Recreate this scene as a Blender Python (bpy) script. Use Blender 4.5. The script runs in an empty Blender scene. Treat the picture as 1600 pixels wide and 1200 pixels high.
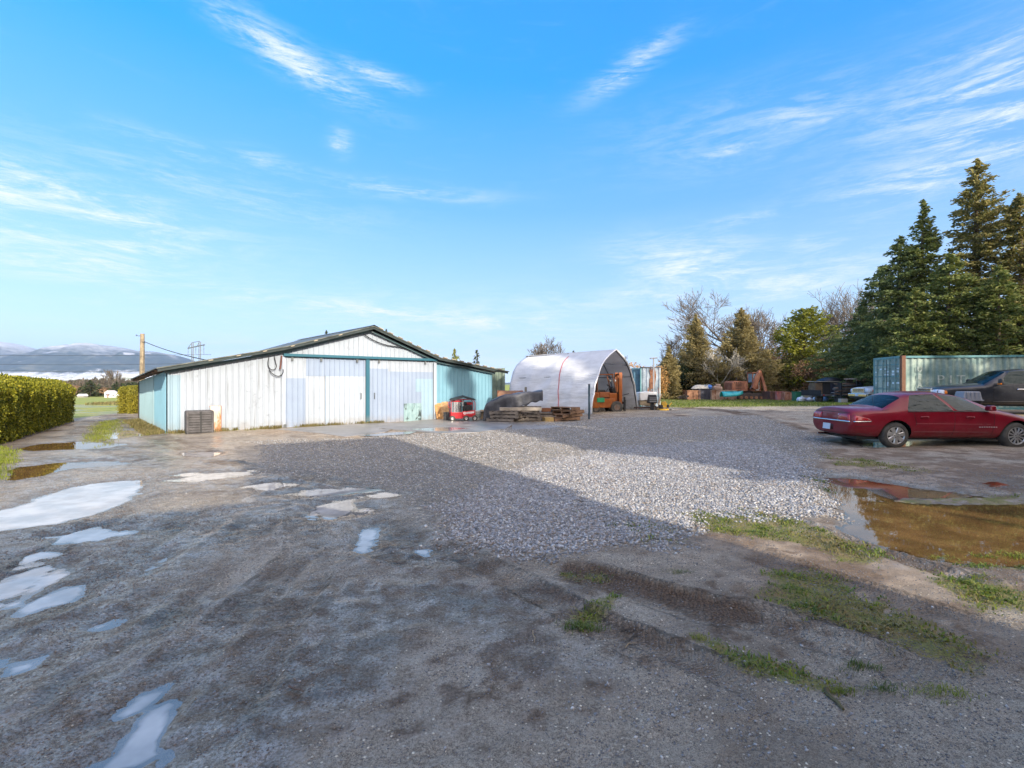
SUN_E=23.0; SUN_X,SUN_Y=.53,-.848; SUN_S=5.0; SKYK=.14; WORLD_S=1.0; EXPO=0.36
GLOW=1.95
CAST=[]
for _t,_s,_h in [(9.9,14.5,14.6),(12.6,16,15.6),(15.2,14.5,17.0),(17.9,16,17.4),(20.6,14.5,16.0),(23.3,16,13.2),(25.6,14.5,10.4),(29.6,15.5,11.4),(32.4,14.5,13.0),(35.5,16,14.5),(39,15,14)]:
    CAST.append((.53*_s+.848*_t,-.848*_s+.53*_t,_h*1.2,2.6))
HAZE=.00011
import bpy, bmesh, math, random
import numpy as np
from mathutils import Vector, Matrix
random.seed(7); rng = np.random.default_rng(7)
SC = bpy.context.scene; COL = SC.collection
F, CH, HOR = 770.0, 1.58, 600.0
PI = math.pi
def G(px, py, z=0.0):
    "ground point seen at a photograph pixel (used once to survey the site)"
    d = F*(CH-z)/(py-HOR); return ((px-800)/F*d, d)
def XD(px, d): return (px-800)/F*d
def ZD(py, d): return CH+(HOR-py)/F*d
def gauss(x, y, cx, cy, s): return math.exp(-((x-cx)**2+(y-cy)**2)/(2*s*s))
def base_z(x, y):
    "large relief of the site; works on floats and arrays"
    z = 0.40*np.exp(-((x-22)**2/(2*9.0**2)+(y-25)**2/(2*8.0**2)))
    t = np.clip((y-38)/80, 0, 1); s = t*t*(3-2*t)
    w = np.clip((-5-x)/15, 0, 1)
    return z-1.9*s*w
def gz(x, y): return float(base_z(np.float64(x), np.float64(y)))

# ---------------------------------------------------------------- mesh builder
class MB:
    def __init__(s): s.v=[]; s.f=[]; s.m=[]
    def add(s, vs, fs, mi=0):
        b=len(s.v); s.v+= [tuple(p) for p in vs]
        for f in fs: s.f.append(tuple(b+i for i in f)); s.m.append(mi)
        return s
    def box(s, c, d, rz=0, rx=0, ry=0, mi=0, top=(1,1)):
        M=Matrix.Translation(c)@Matrix.Rotation(rz,4,'Z')@Matrix.Rotation(ry,4,'Y')@Matrix.Rotation(rx,4,'X')
        vs=[]
        for z in (-.5,.5):
            k=(1,1) if z<0 else top
            for x,y in ((-.5,-.5),(.5,-.5),(.5,.5),(-.5,.5)):
                vs.append(M@Vector((x*d[0]*k[0],y*d[1]*k[1],z*d[2])))
        return s.add(vs,[(0,3,2,1),(4,5,6,7),(0,1,5,4),(1,2,6,5),(2,3,7,6),(3,0,4,7)],mi)
    def tube(s, pts, r, n=8, cap=True, mi=0):
        pts=[Vector(p) for p in pts]; k=len(pts)
        rs=r if isinstance(r,(list,tuple)) else [r]*k
        prev=None; rings=[]
        for i,p in enumerate(pts):
            t=(pts[min(i+1,k-1)]-pts[max(i-1,0)])
            if t.length<1e-9: t=Vector((0,0,1))
            t.normalize()
            if prev is None:
                a=Vector((0,0,1)) if abs(t.z)<.9 else Vector((1,0,0))
                nrm=t.cross(a).normalized()
            else:
                nrm=(prev-t*prev.dot(t)).normalized()
            prev=nrm; b=t.cross(nrm)
            rings.append([p+(nrm*math.cos(2*PI*j/n)+b*math.sin(2*PI*j/n))*rs[i] for j in range(n)])
        vs=[q for rg in rings for q in rg]; fs=[]
        for i in range(k-1):
            for j in range(n):
                fs.append((i*n+j,i*n+(j+1)%n,(i+1)*n+(j+1)%n,(i+1)*n+j))
        if cap: fs+= [tuple(range(n))[::-1], tuple((k-1)*n+j for j in range(n))]
        return s.add(vs,fs,mi)
    def cyl(s, a, b, r, r2=None, n=16, mi=0): return s.tube([a,b],[r,r if r2 is None else r2],n,True,mi)
    def lathe(s, prof, c=(0,0,0), n=24, M=None, mi=0):
        vs=[];fs=[];k=len(prof)
        for j in range(n):
            a=2*PI*j/n
            for r,z in prof:
                p=Vector((r*math.cos(a),r*math.sin(a),z))
                if M is not None: p=M@p
                vs.append(p+Vector(c))
        for j in range(n):
            for i in range(k-1):
                j2=(j+1)%n; fs.append((j*k+i,j2*k+i,j2*k+i+1,j*k+i+1))
        return s.add(vs,fs,mi)
    def prism(s, poly, h, M=None, mi=0):
        "poly in local XY extruded 0..h along Z, then placed by M"
        n=len(poly); vs=[Vector((x,y,0)) for x,y in poly]+[Vector((x,y,h)) for x,y in poly]
        if M is not None: vs=[M@p for p in vs]
        fs=[tuple(range(n))[::-1],tuple(range(n,2*n))]+[(i,(i+1)%n,n+(i+1)%n,n+i) for i in range(n)]
        return s.add(vs,fs,mi)
    def grid(s, P, mi=0, flip=False):
        "P[i][j] points"
        a=len(P); b=len(P[0]); vs=[p for r in P for p in r]
        fs=[(i*b+j,(i+1)*b+j,(i+1)*b+j+1,i*b+j+1) for i in range(a-1) for j in range(b-1)]
        if flip: fs=[f[::-1] for f in fs]
        return s.add(vs,fs,mi)
    def build(s, name, mat, parent=None, smooth=False, bevel=0, org=None, solid=0, subsurf=0):
        me=bpy.data.meshes.new(name)
        off=Vector((0,0,0)) if org is None else Vector(org)
        me.from_pydata([tuple(Vector(p)-off) for p in s.v],[],s.f); me.update()
        mats=mat if isinstance(mat,(list,tuple)) else [mat]
        for m in mats: me.materials.append(m)
        if len(mats)>1: me.polygons.foreach_set('material_index',s.m)
        bm=bmesh.new(); bm.from_mesh(me); bmesh.ops.recalc_face_normals(bm,faces=bm.faces); bm.to_mesh(me); bm.free()
        o=bpy.data.objects.new(name,me); COL.objects.link(o)
        if parent is not None: o.parent=parent
        if smooth: me.polygons.foreach_set('use_smooth',[True]*len(me.polygons)); 
        if smooth and smooth!='all':
            me.set_sharp_from_angle(angle=math.radians(40))
        if solid:
            md=o.modifiers.new('s','SOLIDIFY'); md.thickness=solid; md.offset=0
        if subsurf:
            md=o.modifiers.new('ss','SUBSURF'); md.levels=md.render_levels=subsurf
        if bevel:
            md=o.modifiers.new('b','BEVEL'); md.width=bevel; md.segments=2; md.limit_method='ANGLE'; md.angle_limit=math.radians(40)
        return o
def np_mesh(name, V, Fc, mat, parent=None, smooth=False, tri=True):
    k=Fc.shape[1]; me=bpy.data.meshes.new(name)
    me.vertices.add(len(V)); me.vertices.foreach_set('co',np.ascontiguousarray(V,dtype=np.float32).ravel())
    me.loops.add(Fc.size); me.loops.foreach_set('vertex_index',np.ascontiguousarray(Fc,dtype=np.int32).ravel())
    me.polygons.add(len(Fc)); me.polygons.foreach_set('loop_start',np.arange(0,Fc.size,k,dtype=np.int32))
    me.polygons.foreach_set('loop_total',np.full(len(Fc),k,dtype=np.int32))
    if smooth: me.polygons.foreach_set('use_smooth',np.ones(len(Fc),dtype=bool))
    me.update(calc_edges=True); me.materials.append(mat)
    o=bpy.data.objects.new(name,me); COL.objects.link(o)
    if parent is not None: o.parent=parent
    return o
def tag(o, label=None, cat=None, group=None, kind=None):
    if label: o['label']=label
    if cat: o['category']=cat
    if group: o['group']=group
    if kind: o['kind']=kind
    return o
def thing(name, label, cat, loc=(0,0,0), rz=0, group=None):
    o=bpy.data.objects.new(name,None); COL.objects.link(o); o.location=loc; o.rotation_euler=(0,0,rz)
    o.empty_display_size=.2
    return tag(o,label,cat,group)
def copy_tree(o, parent=None):
    c=o.copy(); COL.objects.link(c); c.parent=parent
    for ch in list(o.children): copy_tree(ch,c)
    return c
# ---------------------------------------------------------------- numpy noise
def _hash(ix,iy,seed):
    h=(ix.astype(np.int64)*374761393+iy.astype(np.int64)*668265263+seed*1442695041)&0x7fffffff
    h=(h^(h>>13))*1274126177&0x7fffffff; h=h^(h>>16)
    return (h&0xffff)/65535.0
def vnoise(x,y,seed=0):
    x=np.asarray(x,dtype=float); y=np.asarray(y,dtype=float)
    ix=np.floor(x); iy=np.floor(y); fx=x-ix; fy=y-iy
    fx=fx*fx*(3-2*fx); fy=fy*fy*(3-2*fy)
    a=_hash(ix,iy,seed); b=_hash(ix+1,iy,seed); c=_hash(ix,iy+1,seed); d=_hash(ix+1,iy+1,seed)
    return (a*(1-fx)+b*fx)*(1-fy)+(c*(1-fx)+d*fx)*fy
def fbm(x,y,seed=0,o=4):
    r=0; a=.5; t=0
    for i in range(o):
        r=r+a*vnoise(x,y,seed+i*17); t+=a; a*=.5; x=x*2.03+1.7; y=y*2.03+9.1
    return r/t
def sdist(X,Y,poly):
    "signed distance, negative inside"
    d=np.full(X.shape,1e9); ins=np.zeros(X.shape,bool); n=len(poly)
    for i in range(n):
        x0,y0=poly[i]; x1,y1=poly[(i+1)%n]; ex,ey=x1-x0,y1-y0
        t=np.clip(((X-x0)*ex+(Y-y0)*ey)/(ex*ex+ey*ey+1e-12),0,1)
        d=np.minimum(d,np.hypot(X-x0-t*ex,Y-y0-t*ey))
        if y1!=y0:
            c=((y0>Y)!=(y1>Y))&(X<ex*(Y-y0)/(y1-y0)+x0); ins^=c
    return np.where(ins,-d,d)
def sst(a,b,x):
    t=np.clip((x-a)/(b-a),0,1); return t*t*(3-2*t)
# ---------------------------------------------------------------- materials
class NT:
    def __init__(s,nt): s.t=nt; s.n=nt.nodes; s.l=nt.links
    def new(s,ty,**kw):
        n=s.n.new(ty)
        for k,v in kw.items():
            if k.startswith('i_'):
                n.inputs[k[2:].replace('_',' ')].default_value=v
            else: setattr(n,k,v)
        return n
    def link(s,a,b): s.l.new(a,b)
    def setin(s,n,i,v):
        if v is None: return
        if hasattr(v,'is_output') or isinstance(v,bpy.types.NodeSocket): s.l.new(v,n.inputs[i])
        else: n.inputs[i].default_value=v
    def math(s,op,a,b=None,c=None,clamp=False):
        n=s.n.new('ShaderNodeMath'); n.operation=op; n.use_clamp=clamp
        s.setin(n,0,a); s.setin(n,1,b); s.setin(n,2,c); return n.outputs[0]
    def mix(s,f,a,b,mode='MIX'):
        n=s.n.new('ShaderNodeMix'); n.data_type='RGBA'; n.blend_type=mode; n.clamp_factor=True
        s.setin(n,0,f)
        for i,v in ((6,a),(7,b)):
            if isinstance(v,(tuple,list)): v=(v[0],v[1],v[2],1)
            s.setin(n,i,v)
        return n.outputs[2]
    def noise(s,vec,scale,detail=4,rough=.55,dist=0):
        n=s.n.new('ShaderNodeTexNoise'); n.inputs['Scale'].default_value=scale; n.inputs['Detail'].default_value=detail
        n.inputs['Roughness'].default_value=rough; n.inputs['Distortion'].default_value=dist
        if vec is not None: s.link(vec,n.inputs['Vector'])
        return n.outputs['Fac']
    def mapr(s,v,a,b,c=0,d=1,smooth=True):
        n=s.n.new('ShaderNodeMapRange'); n.clamp=True
        if smooth: n.interpolation_type='SMOOTHSTEP'
        s.setin(n,0,v); n.inputs[1].default_value=a; n.inputs[2].default_value=b; n.inputs[3].default_value=c; n.inputs[4].default_value=d
        return n.outputs[0]
    def mapping(s,vec,sc=(1,1,1),rot=(0,0,0),loc=(0,0,0)):
        n=s.n.new('ShaderNodeMapping'); s.link(vec,n.inputs['Vector']); n.inputs['Scale'].default_value=sc
        n.inputs['Rotation'].default_value=rot; n.inputs['Location'].default_value=loc
        return n.outputs[0]
    def bump(s,h,strength=.5,dist=.02,normal=None):
        n=s.n.new('ShaderNodeBump'); n.inputs['Strength'].default_value=strength; n.inputs['Distance'].default_value=dist
        s.link(h,n.inputs['Height'])
        if normal is not None: s.link(normal,n.inputs['Normal'])
        return n.outputs[0]
def newmat(name):
    m=bpy.data.materials.new(name); m.use_nodes=True; nt=m.node_tree
    p=nt.nodes['Principled BSDF']; return m,NT(nt),p
def mul(c,k): return tuple(min(1,x*k) for x in c)
_MC={}
def M(name,col,rough=.6,metal=0,var=.2,col2=None,scale=2.5,bump=0,bscale=30,rust=0,rustcol=(.16,.06,.025),rsc=2.0,stretch=(1,1,1),dirt=0,dirtcol=(.12,.10,.08),coat=0,spec=.5,grime=0,ripple=0):
    if name in _MC: return _MC[name]
    m,t,p=newmat(name); tc=t.new('ShaderNodeTexCoord').outputs['Object']
    v=t.mapping(tc,sc=stretch)
    n1=t.noise(v,scale,6,.6); n2=t.noise(tc,scale*9,4,.6)
    c=t.mix(t.mapr(n1,.3,.7),mul(col,1-var),col2 or mul(col,1+var))
    c=t.mix(t.math('MULTIPLY',t.mapr(n2,.35,.75),.35),c,mul(col,1-var*1.4))
    rr=t.mapr(n1,.3,.7,rough*.85,min(1,rough*1.15))
    if dirt:
        nd=t.noise(tc,1.3,7,.65); k=t.mapr(nd,.62-dirt*.3,.8,0,.85); c=t.mix(k,c,dirtcol); 
    if rust:
        vr=t.mapping(tc,sc=(1,1,.35),loc=(3,1,7)); nr=t.noise(vr,rsc,8,.68); k=t.mapr(nr,.70-rust*.35,.76-rust*.3)
        c=t.mix(k,c,t.mix(n2,mul(rustcol,.55),mul(rustcol,1.6)))
        rr=t.math('MAXIMUM',rr,t.math('MULTIPLY',k,.8)); metal_s=None
    t.link(c,p.inputs['Base Color']); t.link(rr,p.inputs['Roughness']); p.inputs['Metallic'].default_value=metal
    p.inputs['Specular IOR Level'].default_value=spec
    if coat: p.inputs['Coat Weight'].default_value=coat; p.inputs['Coat Roughness'].default_value=.04
    if bump:
        nb=t.noise(tc,bscale,5,.6); t.link(t.bump(nb,bump,.02),p.inputs['Normal'])
    _MC[name]=m; return m
def leafmat(name,c1,c2,c3=None,sc=.5,trans=.35,rough=.55):
    if name in _MC: return _MC[name]
    m,t,p=newmat(name); tc=t.new('ShaderNodeTexCoord').outputs['Object']
    n1=t.noise(tc,sc,4,.6); n2=t.noise(tc,sc*14,2,.6)
    c=t.mix(t.mapr(n1,.35,.65),c1,c2); c=t.mix(t.mapr(n2,.4,.75),c,c3 or mul(c2,1.5))
    t.link(c,p.inputs['Base Color']); p.inputs['Roughness'].default_value=rough; p.inputs['Specular IOR Level'].default_value=.25
    tr=t.new('ShaderNodeBsdfTranslucent'); t.link(c,tr.inputs['Color'])
    ms=t.new('ShaderNodeMixShader'); ms.inputs[0].default_value=trans
    t.link(p.outputs[0],ms.inputs[1]); t.link(tr.outputs[0],ms.inputs[2]); out=[n for n in t.n if n.type=='OUTPUT_MATERIAL'][0]
    t.link(ms.outputs[0],out.inputs['Surface']); _MC[name]=m; return m
def glassmat(name,tint=(.02,.03,.03),rough=.03,a=.35):
    "dark car glass: partly see-through, strongly reflecting"
    if name in _MC: return _MC[name]
    m,t,p=newmat(name); p.inputs['Base Color'].default_value=(*tint,1); p.inputs['Roughness'].default_value=rough
    p.inputs['IOR'].default_value=1.1
    tb=t.new('ShaderNodeBsdfTransparent'); tb.inputs['Color'].default_value=(.16,.22,.21,1)
    gl=t.new('ShaderNodeBsdfGlossy'); gl.inputs['Roughness'].default_value=.02; gl.inputs['Color'].default_value=(.75,.82,.82,1)
    m1=t.new('ShaderNodeMixShader'); m1.inputs[0].default_value=a
    t.link(p.outputs[0],m1.inputs[1]); t.link(tb.outputs[0],m1.inputs[2])
    nb=t.noise(t.mapping(t.new('ShaderNodeTexCoord').outputs['Object'],sc=(2.2,2.2,9)),1,3,.5,.8); bn=t.bump(nb,.6,.05); t.link(bn,gl.inputs['Normal'])
    fr=t.new('ShaderNodeFresnel'); t.link(bn,fr.inputs['Normal']); fr.inputs['IOR'].default_value=1.5
    m2=t.new('ShaderNodeMixShader'); t.link(fr.outputs[0],m2.inputs[0]); t.link(m1.outputs[0],m2.inputs[1]); t.link(gl.outputs[0],m2.inputs[2])
    out=[n for n in t.n if n.type=='OUTPUT_MATERIAL'][0]; t.link(m2.outputs[0],out.inputs['Surface'])
    _MC[name]=m; return m
# ================================================================ WORLD, SUN, CAMERA
SUN_EL=math.radians(SUN_E); SUNV=Vector((SUN_X,SUN_Y,0)).normalized()
sun_az=math.atan2(SUNV.x,SUNV.y)      # clockwise from +Y
W=bpy.data.worlds.new("World"); SC.world=W; W.use_nodes=True; wt=NT(W.node_tree)
bg=wt.n['Background']; sky=wt.new('ShaderNodeTexSky'); sky.sky_type='NISHITA'; sky.sun_disc=False
sky.sun_elevation=SUN_EL; sky.sun_rotation=sun_az; sky.altitude=50; sky.air_density=1.0; sky.dust_density=.6; sky.ozone_density=1.6
tc=wt.new('ShaderNodeTexCoord').outputs['Generated']
sx=wt.new('ShaderNodeSeparateXYZ'); wt.link(tc,sx.inputs[0]); dx,dy,dz=sx.outputs
az=wt.math('ARCTAN2',dx,dy); el=wt.math('ARCSINE',dz)
# clear winter air: paler towards the horizon, deeper blue overhead
grad=wt.new('ShaderNodeValToRGB'); cr=grad.color_ramp; wt.link(wt.math('MULTIPLY',el,1/1.2,clamp=True),grad.inputs[0])
stops=[(0,(.84,1.06,1.30)),(.05,(.62,.88,1.20)),(.14,(.40,.70,1.08)),(.28,(.150,.48,1.0)),(.46,(.012,.355,.95)),(.7,(.01,.28,.88)),(1,(.03,.22,.75))]
cr.elements[0].position=stops[0][0]; cr.elements[0].color=(*stops[0][1],1); cr.elements[1].position=1; cr.elements[1].color=(*stops[-1][1],1)
for p_,c_ in stops[1:-1]:
    e=cr.elements.new(p_); e.color=(*c_,1)
skyk=wt.mix(1,sky.outputs[0],(SKYK,SKYK,SKYK),'MULTIPLY')
side=wt.mapr(az,-.8,.8,1.12,.84,False)
g2=wt.new('ShaderNodeVectorMath'); g2.operation='SCALE'; wt.link(grad.outputs[0],g2.inputs[0]); wt.link(side,g2.inputs['Scale'])
base=wt.mix(.90,skyk,g2.outputs[0])
# cirrus: streaks of cloud at measured bearings and heights
def pxdir(x,y):
    X,Y,Z=(x-800)/F,1.0,(HOR-y)/F; return math.atan2(X,Y),math.atan2(Z,math.hypot(X,Y))
cv=wt.new('ShaderNodeCombineXYZ'); wt.link(az,cv.inputs[0]); wt.link(el,cv.inputs[1])
CL=[(120, 318, 175, 22, 12, 0.98), (0, 300, 90, 22, 6, 0.98), (60, 372, 90, 14, 6, 0.83), (200, 388, 80, 12, -4, 0.98), (110, 412, 150, 18, 3, 0.83), (455, 90, 95, 17, 17, 0.98), (585, 116, 45, 9, 10, 0.705), (285, 235, 80, 10, 6, 0.5175), (425, 255, 50, 9, 8, 0.455), (532, 223, 13, 11, 0, 0.83), (620, 296, 120, 8, 2, 0.455), (620, 490, 260, 9, 4, 0.98), (500, 478, 60, 9, 3, 0.58), (740, 500, 120, 10, 6, 0.705), (985, 106, 60, 12, -22, 0.705), (1090, 418, 105, 26, 8, 0.98), (1250, 440, 130, 20, -4, 0.7675), (1540, 135, 120, 20, -8, 0.98), (1570, 180, 140, 16, -8, 0.98), (1550, 205, 110, 9, -6, 0.83), (1500, 258, 200, 13, -7, 0.98), (1440, 285, 90, 12, -4, 0.83), (1260, 180, 110, 16, 4, 0.455), (1140, 235, 50, 6, -6, 0.5175), (1150, 345, 60, 5, -4, 0.455), (1020, 462, 70, 10, 2, 0.705), (830, 498, 120, 14, 4, 0.5175), (1270, 380, 40, 7, 0, 0.58), (1040, 508, 80, 10, 4, 0.5175), (60, 462, 80, 6, 2, 0.5175), (1560, 70, 70, 10, -14, 0.58), (1290, 400, 50, 8, 8, 0.455), (700, 560, 400, 16, 2, 0.3925), (200, 330, 200, 30, 10, 0.35), (120, 400, 200, 30, 4, 0.35), (1480, 160, 170, 50, -8, 0.4), (1450, 265, 220, 35, -7, 0.35), (1150, 430, 200, 35, 2, 0.3), (650, 500, 350, 26, 4, 0.35), (900, 480, 200, 20, 0, 0.3), (350, 300, 200, 20, 4, 0.25), (1200, 200, 220, 40, 0, 0.22), (60, 300, 160, 30, 8, 0.35)]
nz=wt.noise(wt.mapping(cv.outputs[0],sc=(4.5,26,1),rot=(0,0,.12)),1,10,.70,1.3)
nz2=wt.noise(wt.mapping(cv.outputs[0],sc=(13,85,1),rot=(0,0,-.1)),1,7,.75,1.0)
total=None
for (x,y,w,h,rot,am) in CL:
    a0,e0=pxdir(x,y); a1,_=pxdir(x+w,y); _,e1=pxdir(x,y-h); aw=abs(a1-a0); eh=abs(e1-e0)*1.5; aw*=1.12; r=math.radians(-rot)
    da=wt.math('SUBTRACT',az,a0); de=wt.math('SUBTRACT',el,e0)
    ca,sa_=math.cos(r),math.sin(r)
    xx=wt.math('ADD',wt.math('MULTIPLY',da,ca/aw),wt.math('MULTIPLY',de,sa_/aw)); yy=wt.math('ADD',wt.math('MULTIPLY',da,-sa_/eh),wt.math('MULTIPLY',de,ca/eh))
    q=wt.math('ADD',wt.math('MULTIPLY',xx,xx),wt.math('MULTIPLY',yy,yy))
    gsn=wt.math('MULTIPLY',wt.math('EXPONENT',wt.math('MULTIPLY',q,-1.0)),am)
    total=gsn if total is None else wt.math('MAXIMUM',total,gsn)
# broad thin cirrus everywhere else (seen only in reflections and from other views)
wide=wt.math('MULTIPLY',wt.mapr(nz,.52,.75),.22)
nn=wt.math('ADD',wt.math('MULTIPLY',nz,.72),wt.math('MULTIPLY',nz2,.36))
nf3=wt.noise(wt.mapping(cv.outputs[0],sc=(30,190,1),rot=(0,0,-.05)),1,5,.75,.6)
tex=wt.mapr(wt.math('ADD',nn,wt.math('MULTIPLY',wt.math('SUBTRACT',nf3,.5),.22)),.44,.70)
dens=wt.math('MULTIPLY',wt.math('POWER',total,.8),wt.math('ADD',wt.math('MULTIPLY',tex,.95),.04))
dens=wt.math('MAXIMUM',dens,wt.math('MULTIPLY',wide,.22))
colr=wt.mix(wt.math('MULTIPLY',dens,.88),base,(.93,.94,1.0))
# unseen warm glow added round the sun's side of the sky, filling the shade
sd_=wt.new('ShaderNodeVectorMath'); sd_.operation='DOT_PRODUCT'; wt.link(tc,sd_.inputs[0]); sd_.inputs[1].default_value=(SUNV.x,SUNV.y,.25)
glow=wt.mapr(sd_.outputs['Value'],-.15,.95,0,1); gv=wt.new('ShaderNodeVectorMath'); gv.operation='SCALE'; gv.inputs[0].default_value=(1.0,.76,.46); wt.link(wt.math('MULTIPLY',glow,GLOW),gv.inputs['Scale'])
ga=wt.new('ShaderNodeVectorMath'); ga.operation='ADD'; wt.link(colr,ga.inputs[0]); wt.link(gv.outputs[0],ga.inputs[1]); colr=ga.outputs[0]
# world output: sky, cirrus and the added fill glow together
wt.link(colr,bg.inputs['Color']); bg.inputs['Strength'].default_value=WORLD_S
W.cycles.sampling_method='AUTOMATIC'
sl=bpy.data.lights.new('sun','SUN'); sl.energy=SUN_S; sl.angle=math.radians(.55); sl.color=(1,.915,.79)
so=bpy.data.objects.new('sun',sl); COL.objects.link(so)
dirv=Vector((SUNV.x*math.cos(SUN_EL),SUNV.y*math.cos(SUN_EL),math.sin(SUN_EL)))
so.rotation_euler=dirv.to_track_quat('Z','Y').to_euler(); so.location=(5,-10,20)
cam=bpy.data.cameras.new('camera'); co=bpy.data.objects.new('camera',cam); COL.objects.link(co); SC.camera=co
co.location=(0,0,CH); co.rotation_euler=(PI/2,0,0); cam.sensor_width=36; cam.lens=F/1600*36; cam.clip_end=30000; cam.clip_start=.05
vs=SC.view_settings; vs.view_transform='Standard'; vs.look='None'; vs.gamma=1; vs.use_curve_mapping=False; vs.exposure=EXPO
SC.cycles.max_bounces=8; SC.cycles.transparent_max_bounces=24; SC.cycles.use_denoising=True; SC.cycles.volume_bounces=0
SC.cycles.caustics_reflective=False; SC.cycles.caustics_refractive=False; SC.cycles.sample_clamp_indirect=6
# ================================================================ GROUND
def PX(l): return [G(a,b) for a,b in l]
PUD = dict(
 a=PX([(-60,805),(0,797),(35,790),(60,776),(105,760),(150,753),(220,749),(224,763),(200,784),(150,802),(90,817),(0,829),(-60,838)]),
 b=PX([(-80,905),(0,908),(28,898),(45,884),(90,879),(117,892),(114,918),(92,939),(40,956),(-80,972)]),
 c=PX([(5,749),(28,729),(90,721),(195,718),(218,724),(120,731),(60,744),(20,751)]),
 d=PX([(25,701),(60,693),(100,690),(150,689),(205,694),(150,701),(50,704)]),
 e=PX([(474,806),(488,791),(515,782),(552,779),(562,789),(590,789),(584,798),(548,807),(505,812)]),
 f=PX([(548,862),(560,834),(575,819),(594,826),(586,852),(572,860)]),
 g=PX([(650,855),(665,847),(679,862),(660,870)]),
 h=PX([(165,1195),(203,1115),(235,1088),(270,1080),(263,1100),(250,1195)]),
 i=PX([(-80,1008),(0,1020),(60,1014),(78,1024),(52,1040),(0,1058),(-80,1070)]),
 j=PX([(1283,745),(1330,747),(1400,756),(1500,770),(1620,783),(1800,800),(1800,868),(1600,884),(1520,881),(1440,869),(1365,847),(1312,824),(1326,802),(1290,766)]),
 k=PX([(1528,753),(1558,751),(1586,758),(1550,763)]),
 l=PX([(268,712),(290,706),(355,705),(330,714)]),
 m=PX([(250,751),(330,738),(402,732),(400,740),(300,753)]),
 n=PX([(1340,701),(1375,692),(1445,689),(1400,701)]),
 o=PX([(150,679),(190,671),(240,673),(225,680),(180,686)]),
 p=PX([(560,775),(600,768),(632,769),(610,776),(575,779)]),
 r=PX([(70,838),(150,824),(240,826),(165,842),(90,846)]),
 s=PX([(255,742),(300,737),(330,739),(290,745)]), t=PX([(380,760),(430,752),(470,755),(420,765)]), u=PX([(20,868),(60,860),(85,866),(40,876)]),
 v=PX([(430,772),(480,764),(540,762),(600,764),(560,770),(490,775)]), w=PX([(110,985),(150,968),(180,972),(150,990)]),
 q=PX([(185,905),(215,885),(262,862),(268,868),(230,895)]),
)
WL=-0.016
# tyre tracks: centre lines, half width
def lerp_path(pts,n=60):
    pts=[np.array(p) for p in pts]; seg=[np.linalg.norm(pts[i+1]-pts[i]) for i in range(len(pts)-1)]
    L=np.concatenate([[0],np.cumsum(seg)]); s=np.linspace(0,L[-1],n)
    # smooth resample
    x=np.interp(s,L,[p[0] for p in pts]); y=np.interp(s,L,[p[1] for p in pts])
    for _ in range(6):
        x[1:-1]=(x[:-2]+2*x[1:-1]+x[2:])/4; y[1:-1]=(y[:-2]+2*y[1:-1]+y[2:])/4
    return x,y,s
TRK=[([(600,800),(612,850),(640,890)],.34,.10),([(600,870),(700,860),(745,905)],.16,.05),
 ([(690,850),(790,905),(900,965),(1010,1020),(1120,1085)],.15,.05),([(800,880),(930,905),(1090,955),(1260,985),(1420,1040),(1600,1080)],.22,.055),
 ([(860,870),(1000,925),(1180,975),(1360,1030),(1560,1120)],.17,.05),([(1120,850),(1280,905),(1450,960),(1640,1020)],.2,.05),
 ([(-40,1130),(90,1040),(230,965),(330,880),(430,800)],.26,.085),([(-60,1010),(60,960),(170,890),(300,800),(420,760)],.2,.07),
 ([(-60,1175),(60,1120),(210,1010),(330,930)],.15,.06),([(-60,960),(20,905),(80,860),(160,820)],.15,.07),([(560,860),(640,880),(720,885),(800,915)],.14,.05),([(780,915),(960,985),(1120,1050),(1250,1110)],.13,.045),([(1180,930),(1330,975),(1500,1040),(1640,1090)],.14,.05),([(0,1200),(130,1120),(260,1050),(380,960),(480,860),(470,800)],.17,.06),([(20,880),(60,870),(110,850),(190,800),(300,760)],.22,.08),
 ([(-40,890),(15,885),(40,900)],.4,.09),([(330,720),(420,735),(560,760),(700,800)],.2,.07),([(300,1200),(380,1080),(450,960),(500,880)],.16,.06),
 ([(250,720),(150,700),(128,680),(150,655)],.35,.1),([(330,712),(262,690),(205,668),(170,648)],.35,.1),
 ([(1200,800),(1330,850),(1500,905),(1640,940)],.15,.05),([(1060,640),(1150,650),(1260,680),(1300,700)],.5,.12)]
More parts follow.
